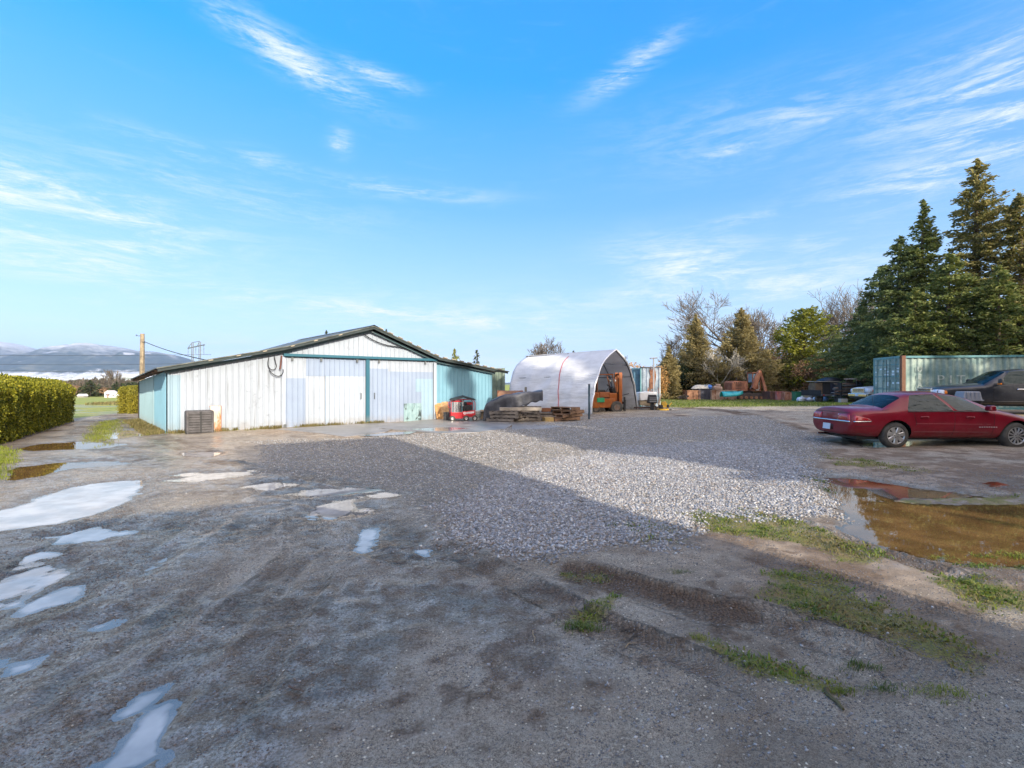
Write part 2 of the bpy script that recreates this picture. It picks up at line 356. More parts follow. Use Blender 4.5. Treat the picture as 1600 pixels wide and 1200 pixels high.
def ground_fields(X,Y):
    wx=X+.35*(fbm(X*1.3,Y*1.3,3)-.5)+.10*(fbm(X*6,Y*6,5)-.5); wy=Y+.35*(fbm(X*1.3,Y*1.3,11)-.5)+.10*(fbm(X*6,Y*6,13)-.5)
    H=.030*(fbm(X*.5,Y*.5,21)-.5)+.022*(fbm(X*2.2,Y*2.2,31)-.5)+.020*(fbm(X*8,Y*8,41,3)-.5)+.009*(vnoise(X*27,Y*27,47)-.5)
    H=H+.018
    H=H*np.clip((60-Y)/20,.2,1)
    dP=np.full(X.shape,1e9)
    for k,pl in PUD.items():
        pa=np.array(pl); 
        near=(X>pa[:,0].min()-2)&(X<pa[:,0].max()+2)&(Y>pa[:,1].min()-2)&(Y<pa[:,1].max()+2)
        if not near.any(): continue
        s=max(.5,min(1.,np.ptp(pa[:,1])/1.2))
        a=.55*s
        d=sdist(X[near]+a*(wx[near]-X[near]),Y[near]+a*(wy[near]-Y[near]),pl)
        dP[near]=np.minimum(dP[near],d)
    dip=sst(.30,-.22,dP)
    H=H-.050*dip
    # grassy hummock inside the big right puddle
    gx,gy=G(1525,782); isl=np.exp(-(((X-gx)/1.0)**2+((Y-gy)/.16)**2))
    H=H+.05*isl
    U=np.zeros(X.shape); Vv=np.zeros(X.shape); TM=np.zeros(X.shape)
    for pts,hw,sp in TRK:
        x,y,s=lerp_path(PX(pts))
        near=(X>x.min()-1)&(X<x.max()+1)&(Y>y.min()-1)&(Y<y.max()+1)
        if not near.any(): continue
        xs,ys=X[near],Y[near]; best=np.full(xs.shape,1e9); bu=np.zeros(xs.shape); bv=np.zeros(xs.shape)
        for i in range(len(x)-1):
            ex,ey=x[i+1]-x[i],y[i+1]-y[i]; l=math.hypot(ex,ey)+1e-9
            t=np.clip(((xs-x[i])*ex+(ys-y[i])*ey)/l/l,0,1); d=np.hypot(xs-x[i]-t*ex,ys-y[i]-t*ey)
            sg=np.sign((xs-x[i])*ey-(ys-y[i])*ex); m=d<best
            best=np.where(m,d,best); bu=np.where(m,s[i]+t*l,bu); bv=np.where(m,sg*d/hw,bv)
        w=sst(1.15,.75,np.abs(bv))*sst(.1,.5,bu)*sst(.1,.6,s[-1]-bu)*np.clip(-.15+2.0*fbm(xs*1.1,ys*1.1,77),0,1)*(.75 if x.mean()<-1.2 else 1)
        tmn=TM[near]; un=U[near]; vn=Vv[near]; k=w>tmn
        U[near]=np.where(k,bu/sp,un); Vv[near]=np.where(k,bv,vn); TM[near]=np.maximum(tmn,w)
        H[near]+= -.014*w+.012*np.exp(-((np.abs(bv)-1.2)/.25)**2)
    H=H+base_z(X,Y)
    # ---- cover masks
    n1=fbm(X*.9,Y*.9,101); n2=fbm(X*3.5,Y*3.5,111); n3=fbm(X*.35,Y*.35,121); n4=fbm(X*9,Y*9,131,3)
    gp=PX([(395,690),(560,686),(800,668),(980,655),(1180,655),(1290,690),(1275,735),(1300,790),(1330,812),(1180,815),(1080,815),(1060,850),(900,868),(760,868),(690,840),(640,770),(560,752),(420,738)])
    gr=sst(.35,-.25,sdist(wx,wy,gp)+.5*(n2-.5))
    # coarse clean crushed rock (sub-area)
    cp=PX([(800,735),(960,700),(1180,690),(1262,725),(1290,790),(1310,808),(1180,812),(1085,812),(1040,855),(880,868),(760,866),(700,842),(700,790)])
    cr=sst(.4,-.3,sdist(wx,wy,cp)+.6*(n2-.5))
    grass=np.zeros(X.shape)
    def patch(pl,amt,soft=.3,thr=.5):
        nonlocal grass
        m=sst(soft,-soft,sdist(wx,wy,PX(pl)))*amt
        grass=np.maximum(grass,m*sst(thr-.02,thr+.14,.40*n2+.25*n1+.35*n4+.22*(m-.3)))
    patch([(125,692),(150,660),(176,656),(178,668),(160,690)],1.2,.5,.30)
    patch([(-60,700),(0,698),(22,712),(20,735),(0,748),(-60,760)],1.2,.3,.28)
    patch([(130,700),(170,684),(182,690),(150,702)],.8,.4,.45)
    patch([(1060,805),(1180,800),(1300,830),(1400,870),(1380,885),(1240,850),(1100,830)],1.1,.25,.42)
    patch([(880,800),(980,805),(1060,830),(1080,850),(1000,850),(900,815)],.8,.25,.50)
    patch([(1180,900),(1280,895),(1420,960),(1560,1030),(1500,1060),(1340,1000),(1210,960)],.9,.3,.47)
    patch([(1440,900),(1520,905),(1620,940),(1640,965),(1540,955),(1460,925)],1.1,.25,.36)
    patch([(1100,1000),(1180,1020),(1300,1060),(1300,1090),(1180,1065),(1100,1025)],1.,.14,.42)
    patch([(895,975),(960,940),(968,960),(920,998)],1.1,.1,.36)
    patch([(800,880),(930,895),(960,920),(850,915)],.8,.2,.50)
    patch([(1260,985),(1440,1005),(1560,1060),(1440,1050)],.7,.2,.52)
    patch([(1240,745),(1300,752),(1330,790),(1420,775),(1600,778),(1600,792),(1420,786),(1300,770)],.9,.25,.46)
    patch([(1300,870),(1420,880),(1400,895),(1310,885)],.9,.2,.47)
    patch([(1260,700),(1300,715),(1480,735),(1460,745),(1300,730)],.7,.35,.50)
    patch([(1500,870),(1620,885),(1620,893),(1500,886)],1.,.2,.38)
    # back lawn
    lawn=sst(1.2,-1.2,sdist(wx+1.5*(n3-.5),wy+3*(n3-.5),[(8,31),(13,28.5),(18,27),(24,24),(31,22),(45,22),(60,62),(3,66),(7,40)]))
    lawn=lawn*sst(.18,.42,n1*.5+n3*.5+.15)
    grass=np.maximum(grass,lawn)
    # side verge by the hedge and barn base
    vb=[(-10.6,15.0),(-4,20.2),(-4.4,20.8),(-11.0,15.9),(-16.6,22.2),(-17.3,21.8),(-13,15.3)]
    verge=sst(.45,-.3,sdist(wx,wy,vb)); grass=np.maximum(grass,verge*.62*sst(.4,.6,n2))
    vh=[(-12.8,10.8),(-12.2,12.0),(-18.3,21.3),(-20,21),(-14,10.5)]
    hb=sst(.3,-.5,sdist(wx,wy,vh))
    field=((X<-5)&(Y>37)).astype(float)*sst(36.5,38.5,Y+1.5*(n3-.5))
    field=np.maximum(field,((X<-12)&(X>-40)&(Y<37)&(sdist(X,Y,[(-19,20),(-26,40),(-60,40),(-60,10),(-13,8)])<0)).astype(float)*.9)
    far=sst(62,75,Y)*(X>-5); field=np.maximum(field,far)
    grass=np.maximum(grass,field)
    road=sst(1.2,-1.2,sdist(X,Y,[(-70,26.3),(-14,25.0),(-8,27),(-8,36.3),(-70,37.0)]))*(X<-8)
    grass=grass*(1-road)
    # dirt: brown mud, pinkish sandy soil, wetness
    right=sst(-.3,1.6,X-(5.6-Y)*.85+.8*(n1-.5))*sst(26,18,Y)
    mud=np.clip(sst(.56,.72,.6*n1+.4*n2)*.7+TM*sst(.25,.5,n2)+hb*.9,0,1)*(1-gr*.8)
    mud=np.maximum(mud,right*sst(.42,.62,n1*.5+n2*.5)*.75)
    sand=right*(1-gr)*sst(.35,.6,n3*.5+n1*.5)
    px_,py_=G(1500,895); sand=np.maximum(sand,np.exp(-(((X-px_)/1.6)**2+((Y-py_)/.35)**2)))
    wet=np.clip(sst(1.0,.05,dP)*.85+sst(.46,.64,n1*.6+n3*.4)*sst(1.5,-1.5,X+ .25*(Y-6))*.95,0,1)*(1-gr*.7)
    wl=sst(1,-3,X)*sst(26,14,Y); wet=np.clip(np.maximum(wet,wl*(.30+.7*sst(.40,.56,n1*.6+n4*.4))*(1-gr*.6)),0,1)
    rim=sst(.034,.004,H-base_z(X,Y)-WL)*sst(1.1,.15,dP); wet=np.maximum(wet,rim*(1-gr*.4)); mud=np.maximum(mud,rim*.55*(1-gr))
    mud=np.maximum(mud,sst(.60,.68,.5*n1+.5*n4)*(1-gr)*.8)
    for (a_,b_,rx_,ry_,am_) in [(612,850,.55,.75,1.0),(655,868,.5,.45,.9),(520,800,.9,.5,.6),(25,890,.7,.55,.9),(190,955,.7,.3,.8),(90,1105,.5,.3,.8),(210,1035,.45,.2,.7),(330,770,1.2,.5,.5),(730,905,.6,.35,.7),(280,1080,.25,.18,.8)]:
        gx_,gy_=G(a_,b_); mud=np.maximum(mud,am_*sst(.36,.58,n2*.4+n4*.6)*np.exp(-(((wx-gx_)/rx_)**2+((wy-gy_)/ry_)**2)*.8)*(1-gr))
    return H,dict(gr=gr,cr=cr,grass=np.clip(grass,0,1),mud=mud,sand=np.clip(sand,0,1),wet=wet,u=U,v=Vv,tm=TM,road=road,dP=dP,field=field,lawn=lawn)
def spacing(dense,lo,hi,g0,gr,end):
    a=list(np.arange(lo,hi,dense)); x=a[-1]; g=dense
    while x<end: g*=gr; x+=g; a.append(x)
    return a
xs_r=spacing(.036,0,9,.036,1.035,5400); xs=np.array(sorted([-q for q in xs_r[1:]]+xs_r))
ys_f=spacing(.030,1.6,9,.03,1.018,5400); yb=[1.2,.5,-.5,-2,-5,-10,-20,-40,-80,-150]
ys=np.array(sorted(yb+ys_f))
GX,GY=np.meshgrid(xs,ys)
GH,GF=ground_fields(GX,GY)
def ground_height(x,y):
    "height of the built ground sheet (bilinear)"
    x=np.atleast_1d(np.asarray(x,float)); y=np.atleast_1d(np.asarray(y,float))
    i=np.clip(np.searchsorted(ys,y)-1,0,len(ys)-2); j=np.clip(np.searchsorted(xs,x)-1,0,len(xs)-2)
    ty=(y-ys[i])/(ys[i+1]-ys[i]); tx=(x-xs[j])/(xs[j+1]-xs[j])
    return (GH[i,j]*(1-tx)+GH[i,j+1]*tx)*(1-ty)+(GH[i+1,j]*(1-tx)+GH[i+1,j+1]*tx)*ty
def field_at(k,x,y):
    i=np.clip(np.searchsorted(ys,y)-1,0,len(ys)-2); j=np.clip(np.searchsorted(xs,x)-1,0,len(xs)-2)
    return GF[k][i,j]
def gh(x,y): return float(ground_height(x,y)[0])

def ground_material():
    m,t,p=newmat('yard_ground'); tc=t.new('ShaderNodeTexCoord').outputs['Object']
    def attr(n):
        a=t.new('ShaderNodeAttribute'); a.attribute_name=n; return a
    A=attr('cover_a'); B=attr('cover_b'); C=attr('tread')
    sa=t.new('ShaderNodeSeparateColor'); t.link(A.outputs['Color'],sa.inputs[0])
    sb=t.new('ShaderNodeSeparateColor'); t.link(B.outputs['Color'],sb.inputs[0])
    scn=t.new('ShaderNodeSeparateXYZ'); t.link(C.outputs['Vector'],scn.inputs[0])
    gr,grass,mud=sa.outputs[0],sa.outputs[1],sa.outputs[2]; wet=A.outputs['Alpha']
    sand,road,crs=sb.outputs[0],sb.outputs[1],sb.outputs[2]; fld=B.outputs['Alpha']
    nf=t.noise(tc,55,5,.7); nm=t.noise(tc,7,6,.65); nl=t.noise(tc,1.1,5,.6); nvf=t.noise(tc,170,3,.7)
    # dirt with fine grit
    dirt=t.mix(t.mapr(nm,.35,.68),(.115,.106,.099),(.225,.213,.203))
    dirt=t.mix(t.mapr(nf,.42,.60,0,.8),dirt,(.30,.29,.28)); dirt=t.mix(t.mapr(nvf,.50,.60,0,.85),dirt,(.045,.042,.04)); ng=t.noise(tc,330,2,.6); dirt=t.mix(t.mapr(ng,.54,.62,0,.8),dirt,(.38,.37,.355))
    dirt=t.mix(t.mapr(nl,.45,.62,0,.55),dirt,(.10,.088,.078))
    vp=t.new('ShaderNodeTexVoronoi',feature='F1'); vp.inputs['Scale'].default_value=60; vp.inputs['Randomness'].default_value=1; t.link(tc,vp.inputs['Vector'])
    vsep=t.new('ShaderNodeSeparateColor'); t.link(vp.outputs['Color'],vsep.inputs[0])
    peb=t.math('MULTIPLY',t.mapr(vp.outputs['Distance'],.42,.30),t.mapr(vsep.outputs[0],.90,.93))
    dirt=t.mix(peb,dirt,t.mix(vsep.outputs[1],(.22,.22,.22),(.62,.61,.59)))
    sandc=t.mix(t.mapr(nm,.3,.7),(.185,.152,.128),(.31,.262,.23)); sandc=t.mix(t.mapr(nvf,.5,.7,0,.6),sandc,(.10,.08,.065))
    c=t.mix(t.math('MULTIPLY',sand,.85),dirt,sandc)
    mudc=t.mix(t.mapr(nf,.35,.7),(.036,.023,.015),(.12,.080,.055)); c=t.mix(t.math('MULTIPLY',mud,.92,clamp=True),c,mudc)
    # gravel: two scales of crushed rock
    def rocks(scale):
        v=t.new('ShaderNodeTexVoronoi',feature='F1'); v.inputs['Scale'].default_value=scale; t.link(tc,v.inputs['Vector'])
        e=t.new('ShaderNodeTexVoronoi',feature='DISTANCE_TO_EDGE'); e.inputs['Scale'].default_value=scale; t.link(tc,e.inputs['Vector'])
        sp=t.new('ShaderNodeSeparateColor'); t.link(v.outputs['Color'],sp.inputs[0]); return sp,e.outputs['Distance'],v.outputs['Distance']
    s1,e1,d1=rocks(34); s2,e2,d2=rocks(15)
    def rcol(sp,e):
        c0=t.mix(sp.outputs[0],(.10,.108,.125),(.30,.30,.305)); c0=t.mix(t.mapr(sp.outputs[1],.90,.94),c0,(.56,.55,.53)); c0=t.mix(t.mapr(sp.outputs[2],.8,.86,0,.6),c0,(.30,.23,.17))
        return t.mix(t.mapr(e,.07,.01),c0,(.045,.043,.042))
    rc=t.mix(crs,rcol(s1,e1),rcol(s2,e2))
    patch=t.mapr(t.math('ADD',t.math('MULTIPLY',nm,.5),t.math('MULTIPLY',nf,.5)),.40,.50)
    gm=t.math('MULTIPLY',gr,t.math('MAXIMUM',patch,crs)); c=t.mix(gm,c,rc)
    # road asphalt
    asp=t.mix(nvf,(.10,.10,.105),(.22,.22,.225)); c=t.mix(road,c,asp)
    # grass/moss tint beneath the blades
    gc=t.mix(t.mapr(nf,.35,.65),(.055,.075,.018),(.15,.17,.035)); gc=t.mix(t.mapr(nm,.4,.7),gc,(.17,.135,.05))
    gk=t.math('MULTIPLY',t.mapr(t.math('ADD',grass,t.math('MULTIPLY',t.math('SUBTRACT',nf,.5),1.9)),.42,.80),.75); c=t.mix(gk,c,gc)
    fc=t.mix(t.mapr(nl,.35,.65),(.11,.17,.03),(.21,.22,.06)); c=t.mix(fld,c,fc)
    # wet darkening of the soil itself
    wn=t.math('MULTIPLY',wet,t.mapr(t.math('ADD',t.math('MULTIPLY',nm,.45),t.math('MULTIPLY',nf,.55)),.36,.58))
    wn=t.math('MULTIPLY',wn,t.math('SUBTRACT',1,t.math('MULTIPLY',grass,.8)))
    c=t.mix(1,c,(.95,.85,.665),'MULTIPLY'); bc=t.new('ShaderNodeVectorMath'); bc.operation='SCALE'; t.link(c,bc.inputs[0]); bc.inputs['Scale'].default_value=1.82; c=bc.outputs[0]
    c=t.mix(t.math('MULTIPLY',wn,.55),c,t.mix(1,c,(.55,.50,.47),'MULTIPLY'))
    sheen_tint=t.math('MULTIPLY',wn,t.math('MULTIPLY',t.mapr(t.math('ADD',t.math('MULTIPLY',nf,.6),t.math('MULTIPLY',nvf,.4)),.44,.56),t.mapr(nm,.40,.55))); sheen_tint=t.math('MULTIPLY',sheen_tint,t.math('SUBTRACT',1,mud,clamp=True)); c=t.mix(t.math('MULTIPLY',sheen_tint,.9),c,(.50,.465,.425))  # pale silt tone painted in for the whitish sheen of wet ground
    t.link(c,p.inputs['Base Color'])
    ro=t.mapr(wn,.15,.85,.85,.6); t.link(ro,p.inputs['Roughness'])
    p.inputs['Specular IOR Level'].default_value=.3
    # bumps
    u,v,tm=scn.outputs[0],scn.outputs[1],scn.outputs[2]
    ph=t.math('ADD',u,t.math('MULTIPLY',t.math('ABSOLUTE',v),1.3)); ph=t.math('ADD',ph,t.math('MULTIPLY',nm,2.4))
    lug=t.mapr(t.math('SINE',t.math('MULTIPLY',ph,2*PI)),-.35,.35)
    gv=t.mapr(t.math('ABSOLUTE',t.math('SINE',t.math('MULTIPLY',v,5.2))),.1,.35)
    tread=t.math('MULTIPLY',t.math('MULTIPLY',lug,gv),tm)
    tread=t.math('MULTIPLY',tread,t.mapr(t.math('ADD',t.math('MULTIPLY',nl,.5),t.math('MULTIPLY',nm,.5)),.36,.50)); h=t.math('MULTIPLY',tread,2.0)
    h=t.math('ADD',h,t.math('MULTIPLY',nf,.9)); h=t.math('ADD',h,t.math('MULTIPLY',nvf,.35)); h=t.math('ADD',h,t.math('MULTIPLY',nm,1.1))
    h=t.math('ADD',h,t.math('MULTIPLY',peb,.35))
    rh=t.math('ADD',t.math('MULTIPLY',t.mapr(t.math('MINIMUM',e1,.25),0,.2),t.math('MULTIPLY',gm,.6)),t.math('MULTIPLY',t.math('MULTIPLY',t.mapr(e2,0,.25),crs),1.4))
    h=t.math('ADD',h,rh)
    h=t.math('ADD',h,t.math('MULTIPLY',ng,.25)); bn=t.bump(h,1.0,.018); t.link(bn,p.inputs['Normal'])
    hw=t.math('ADD',t.math('MULTIPLY',nf,.30),t.math('ADD',t.math('MULTIPLY',tread,.8),t.math('MULTIPLY',nm,.5))); nw=t.bump(hw,.45,.010)
    gl=t.new('ShaderNodeBsdfGlossy'); gl.inputs['Roughness'].default_value=.20; gl.inputs['Color'].default_value=(1,.80,.59,1); t.link(nw,gl.inputs['Normal'])
    fr=t.new('ShaderNodeFresnel'); fr.inputs['IOR'].default_value=1.65; t.link(nw,fr.inputs['Normal'])
    ms=t.new('ShaderNodeMixShader'); t.link(t.math('MULTIPLY',fr.outputs[0],wn),ms.inputs[0]); t.link(p.outputs[0],ms.inputs[1]); t.link(gl.outputs[0],ms.inputs[2])
    out=[n for n in t.n if n.type=='OUTPUT_MATERIAL'][0]; t.link(ms.outputs[0],out.inputs['Surface'])
    return m
ny,nx=GX.shape; idx=np.arange(ny*nx).reshape(ny,nx)
quads=np.stack([idx[:-1,:-1],idx[:-1,1:],idx[1:,1:],idx[1:,:-1]],-1).reshape(-1,4)
gmat=ground_material()
ground=np_mesh('ground',np.stack([GX,GY,GH],-1).reshape(-1,3),quads,gmat,smooth=True)
tag(ground,kind='structure')
def set_attr(me,name,arrs,ty='FLOAT_COLOR'):
    a=me.attributes.new(name,ty,'POINT')
    if ty=='FLOAT_COLOR': a.data.foreach_set('color',np.stack([q.ravel() for q in arrs],-1).astype(np.float32).ravel())
    else: a.data.foreach_set('vector',np.stack([q.ravel() for q in arrs],-1).astype(np.float32).ravel())
set_attr(ground.data,'cover_a',[GF['gr'],GF['grass'],GF['mud'],GF['wet']])
set_attr(ground.data,'cover_b',[GF['sand'],GF['road'],GF['cr'],GF['field']])
set_attr(ground.data,'tread',[GF['u'],GF['v'],GF['tm']],'FLOAT_VECTOR')

# puddle water
def water(name,deep,k=.5,ior=1.45,emin=.1):
    m,t,p=newmat(name); tc=t.new('ShaderNodeTexCoord').outputs['Object']
    n=t.noise(tc,2.2,4,.6); c=t.mix(t.mapr(n,.35,.7),deep,mul(deep,1.7)); t.link(c,p.inputs['Base Color'])
    p.inputs['Roughness'].default_value=.012; p.inputs['IOR'].default_value=ior
    tb=t.new('ShaderNodeBsdfTransparent'); tb.inputs['Color'].default_value=(.8,.62,.42,1)
    gl=t.new('ShaderNodeBsdfGlossy'); gl.inputs['Roughness'].default_value=.012; gl.inputs['Color'].default_value=(1,.92,.82,1)
    rip=t.noise(tc,9,2,.5); bmp=t.bump(rip,.05,.004); t.link(bmp,gl.inputs['Normal'])
    m1=t.new('ShaderNodeMixShader'); m1.inputs[0].default_value=k
    df=t.new('ShaderNodeBsdfDiffuse'); t.link(c,df.inputs['Color'])
    t.link(df.outputs[0],m1.inputs[1]); t.link(tb.outputs[0],m1.inputs[2])
    fr=t.new('ShaderNodeFresnel'); fr.inputs['IOR'].default_value=ior; t.link(bmp,fr.inputs['Normal'])
    m2=t.new('ShaderNodeMixShader'); t.link(fr.outputs[0],m2.inputs[0]); t.link(m1.outputs[0],m2.inputs[1]); t.link(gl.outputs[0],m2.inputs[2])
    at=t.new('ShaderNodeAttribute'); at.attribute_name='depth'; edge=t.mapr(at.outputs['Fac'],.0,.009,0,1); t2=t.new('ShaderNodeBsdfTransparent'); t2.inputs['Color'].default_value=(.80,.74,.66,1)
    m0=t.new('ShaderNodeMixShader'); t.link(t.math('MAXIMUM',edge,emin),m0.inputs[0]); t.link(t2.outputs[0],m0.inputs[1]); t.link(m1.outputs[0],m0.inputs[2]); t.link(m0.outputs[0],m2.inputs[1])
    out=[n for n in t.n if n.type=='OUTPUT_MATERIAL'][0]; t.link(m2.outputs[0],out.inputs['Surface'])
    return m
w_brown=water('muddy_water',(.165,.090,.032),.25,1.62); w_grey=water('sky_pale_puddle_water',(.40,.37,.33),.10,2.1,.45)  # pale diffuse colour of the grey puddles stands in for bright sky reflection
w_red=water('reddish_puddle_water',(.20,.07,.03),.3,1.36)
for k,pl in PUD.items():
    pa=np.array(pl); c=pa.mean(0); z=WL+gz(*c)
    x0,x1=pa[:,0].min()-.45,pa[:,0].max()+.45; y0,y1=pa[:,1].min()-.45,pa[:,1].max()+.45
    g=.045; nx_=max(3,int((x1-x0)/g)); ny_=max(3,int((y1-y0)/g)); PXx,PYy=np.meshgrid(np.linspace(x0,x1,nx_),np.linspace(y0,y1,ny_))
    dep=(z-ground_height(PXx.ravel(),PYy.ravel())).reshape(PXx.shape); ix=np.arange(nx_*ny_).reshape(ny_,nx_)
    q4=np.stack([ix[:-1,:-1],ix[:-1,1:],ix[1:,1:],ix[1:,:-1]],-1).reshape(-1,4); keep=dep.ravel()[q4].max(1)>-.004; q4=q4[keep]
    if not len(q4): continue
    used=np.unique(q4); mp=np.full(nx_*ny_,-1); mp[used]=np.arange(len(used))
    o=np_mesh('puddle_water',np.stack([PXx.ravel()[used],PYy.ravel()[used],np.full(len(used),z)],-1),mp[q4],w_brown if k in 'jcd' else w_red if k in 'k' else w_grey)
    a_=o.data.attributes.new('depth','FLOAT','POINT'); a_.data.foreach_set('value',dep.ravel()[used].astype(np.float32)); tag(o,kind='structure')

# ---------------------------------------------------------------- crushed rock, pebbles (nobody could count them)
def stones(name,pts,size,mat,flat=.65,sink=.3):
    n=len(pts)
    base=np.array([[1,0,0],[0,1,0],[-1,0,0],[0,-1,0],[0,0,1],[0,0,-1],[.6,.6,.45],[-.6,-.6,.45]],float)[:6]
    fc=np.array([[0,1,4],[1,2,4],[2,3,4],[3,0,4],[1,0,5],[2,1,5],[3,2,5],[0,3,5]])
    V=base[None]*(1+.45*(rng.random((n,6,1))-.5))+.35*(rng.random((n,6,3))-.5)
    V*=np.array([1,1,flat])
    ax=rng.normal(size=(n,3)); ax/=np.linalg.norm(ax,axis=1)[:,None]; an=rng.random(n)*1.1
    K=np.zeros((n,3,3)); K[:,0,1]=-ax[:,2];K[:,0,2]=ax[:,1];K[:,1,0]=ax[:,2];K[:,1,2]=-ax[:,0];K[:,2,0]=-ax[:,1];K[:,2,1]=ax[:,0]
    R=np.eye(3)+np.sin(an)[:,None,None]*K+(1-np.cos(an))[:,None,None]*(K@K)
    a2=rng.random(n)*2*PI; Z=np.zeros((n,3,3)); Z[:,0,0]=np.cos(a2);Z[:,0,1]=-np.sin(a2);Z[:,1,0]=np.sin(a2);Z[:,1,1]=np.cos(a2);Z[:,2,2]=1
    V=np.einsum('nij,nkj->nki',Z@R,V)*size[:,None,None]
    z=ground_height(pts[:,0],pts[:,1])+size*(.5-sink)*flat
    V+=np.stack([pts[:,0],pts[:,1],z],-1)[:,None]
    Fc=(fc[None]+6*np.arange(n)[:,None,None]).reshape(-1,3)
    o=np_mesh(name,V.reshape(-1,3),Fc,mat); 
    a=o.data.attributes.new('tone','FLOAT','POINT'); a.data.foreach_set('value',np.repeat(rng.random(n),6).astype(np.float32))
    tag(o,kind='stuff'); return o
def stone_mat(dark=False):
    m,t,p=newmat('grit' if dark else 'crushed_rock'); a=t.new('ShaderNodeAttribute'); a.attribute_name='tone'; f=a.outputs['Fac']
    tc=t.new('ShaderNodeTexCoord').outputs['Object']; n=t.noise(tc,60,3,.6)
    c=t.mix(f,(.16,.16,.165),(.50,.48,.45)); c=t.mix(t.mapr(f,.93,.95),c,(.50,.47,.43) if dark else (.66,.64,.60))
    c=t.mix(.62 if dark else 0.0,c,(.09,.082,.075)); w=t.math('FRACT',t.math('MULTIPLY',f,7.3))
    c=t.mix(t.mapr(w,.82,.86,0,.7),c,(.27,.20,.14)); c=t.mix(t.mapr(n,.4,.7,0,.4),c,(.12,.115,.11))
    t.link(c,p.inputs['Base Color']); p.inputs['Roughness'].default_value=.5; return m
SM=stone_mat()
def sample(n,x0,x1,y0,y1,key,thr_lo=.2):
    P=np.stack([rng.uniform(x0,x1,n),y0*(y1/y0)**rng.random(n)],-1)
    k=field_at(key,P[:,0],P[:,1]) if isinstance(key,str) else key(P)
    return P[rng.random(n)<np.clip((k-thr_lo)/(1-thr_lo),0,1)]
P=sample(190000,-3,9,4.0,14,'cr'); stones('crushed_rock_gravel',P,(.010+.016*rng.random(len(P))**2)*(.85+.03*P[:,1]),SM)
P=sample(90000,-8,12,6,22,'gr',.25); stones('fine_gravel',P,.006+.009*rng.random(len(P))**2+.0006*P[:,1],SM)
def peb(P):
    x,y=P[:,0],P[:,1]; cx,cy=G(980,1080); c2=G(1150,1130); c3=G(1250,1090)
    cl=np.exp(-(((x-cx)/.45)**2+((y-cy)/.25)**2))+.7*np.exp(-(((x-c2[0])/.5)**2+((y-c2[1])/.2)**2))+.4*np.exp(-(((x-c3[0])/.6)**2+((y-c3[1])/.2)**2))
    return (.012+.9*cl+.10*sst(.55,.75,fbm(x*1.5,y*1.5,9)))*(field_at('dP',x,y)>.02)
GRT=stone_mat(True); P=sample(230000,-9,12,1.8,9,lambda P:(field_at('dP',P[:,0],P[:,1])>.0)*(.25+.75*sst(.35,.6,fbm(P[:,0]*2.5,P[:,1]*2.5,91)))*(1-.9*field_at('cr',P[:,0],P[:,1])),0); stones('coarse_grit',P,(.0022+.0045*rng.random(len(P))**2)*(.8+.12*P[:,1]),GRT)
P=sample(60000,-5,7,1.9,9,peb,0); stones('scattered_pebbles',P,.003+.010*rng.random(len(P))**4,SM)
# ---------------------------------------------------------------- grass blades
def blades(name,pts,h,mat,lean=.5,w=.12):
    n=len(pts); a=rng.random(n)*2*PI; d=np.stack([np.cos(a),np.sin(a)],-1); l=rng.random(n)*lean*h
    z=ground_height(pts[:,0],pts[:,1])-.004; s=np.stack([-d[:,1],d[:,0]],-1)*(h*w)[:,None]*.5
    b0=np.concatenate([pts+s,z[:,None]],1); b1=np.concatenate([pts-s,z[:,None]],1)
    mid=pts+d*(l*.35)[:,None]; m0=np.concatenate([mid+s*.7,(z+h*.6)[:,None]],1); m1=np.concatenate([mid-s*.7,(z+h*.6)[:,None]],1)
    tp=np.concatenate([pts+d*l[:,None],(z+h*(1-.25*lean))[:,None]],1)
    V=np.stack([b0,b1,m1,m0,tp],1).reshape(-1,3); k=5*np.arange(n)[:,None]
    Fc=np.concatenate([k+np.array([[0,1,2]]),k+np.array([[0,2,3]]),k+np.array([[3,2,4]])],0)
    return tag(np_mesh(name,V,Fc,mat),kind='stuff')
gm1=leafmat('grass_green',(.07,.12,.02),(.16,.22,.035),(.24,.25,.07),1.2); gm2=leafmat('grass_yellow_green',(.14,.18,.02),(.26,.30,.03),(.34,.34,.08),.8)
gm3=leafmat('grass_dry',(.22,.17,.07),(.32,.26,.11),(.14,.15,.04),1.5)
P=sample(400000,-2,13,2.0,13,'grass',.22); P=P[P[:,0]>P[:,1]*-.1]
P=P[field_at('dP',P[:,0],P[:,1])>-.22]
P=P[:130000]; pick=vnoise(P[:,0]*3,P[:,1]*3,8)*.7+.3*rng.random(len(P)); hh_=(.009+.026*rng.random(len(P))**2+.001*P[:,1])*(.4+1.3*vnoise(P[:,0]*7,P[:,1]*7,3))
for nm_,lo,hi,mt_ in (('grass_tufts_on_dirt',-1,.52,gm1),('yellowish_grass_on_dirt',.52,.66,gm2),('dry_grass_on_dirt',.66,9,gm3)):
    k=(pick>lo)&(pick<=hi); blades(nm_,P[k],hh_[k],mt_,1.7,.32)
P=sample(160000,-18,-7,7,24,'grass',.3); P=P[:60000]; blades('driveway_grass',P,.03+.05*rng.random(len(P)),gm2,.7,.16)
P=sample(160000,5,45,22,62,'lawn',.3); P=P[:60000]; blades('back_lawn_grass',P,.05+.08*rng.random(len(P)),gm1,.7,.35)
P=np.stack([rng.uniform(-32,-14,40000),rng.uniform(36.8,60,40000)],-1); blades('field_edge_grass',P,.08+.22*rng.random(len(P)),gm3,.6,.3)
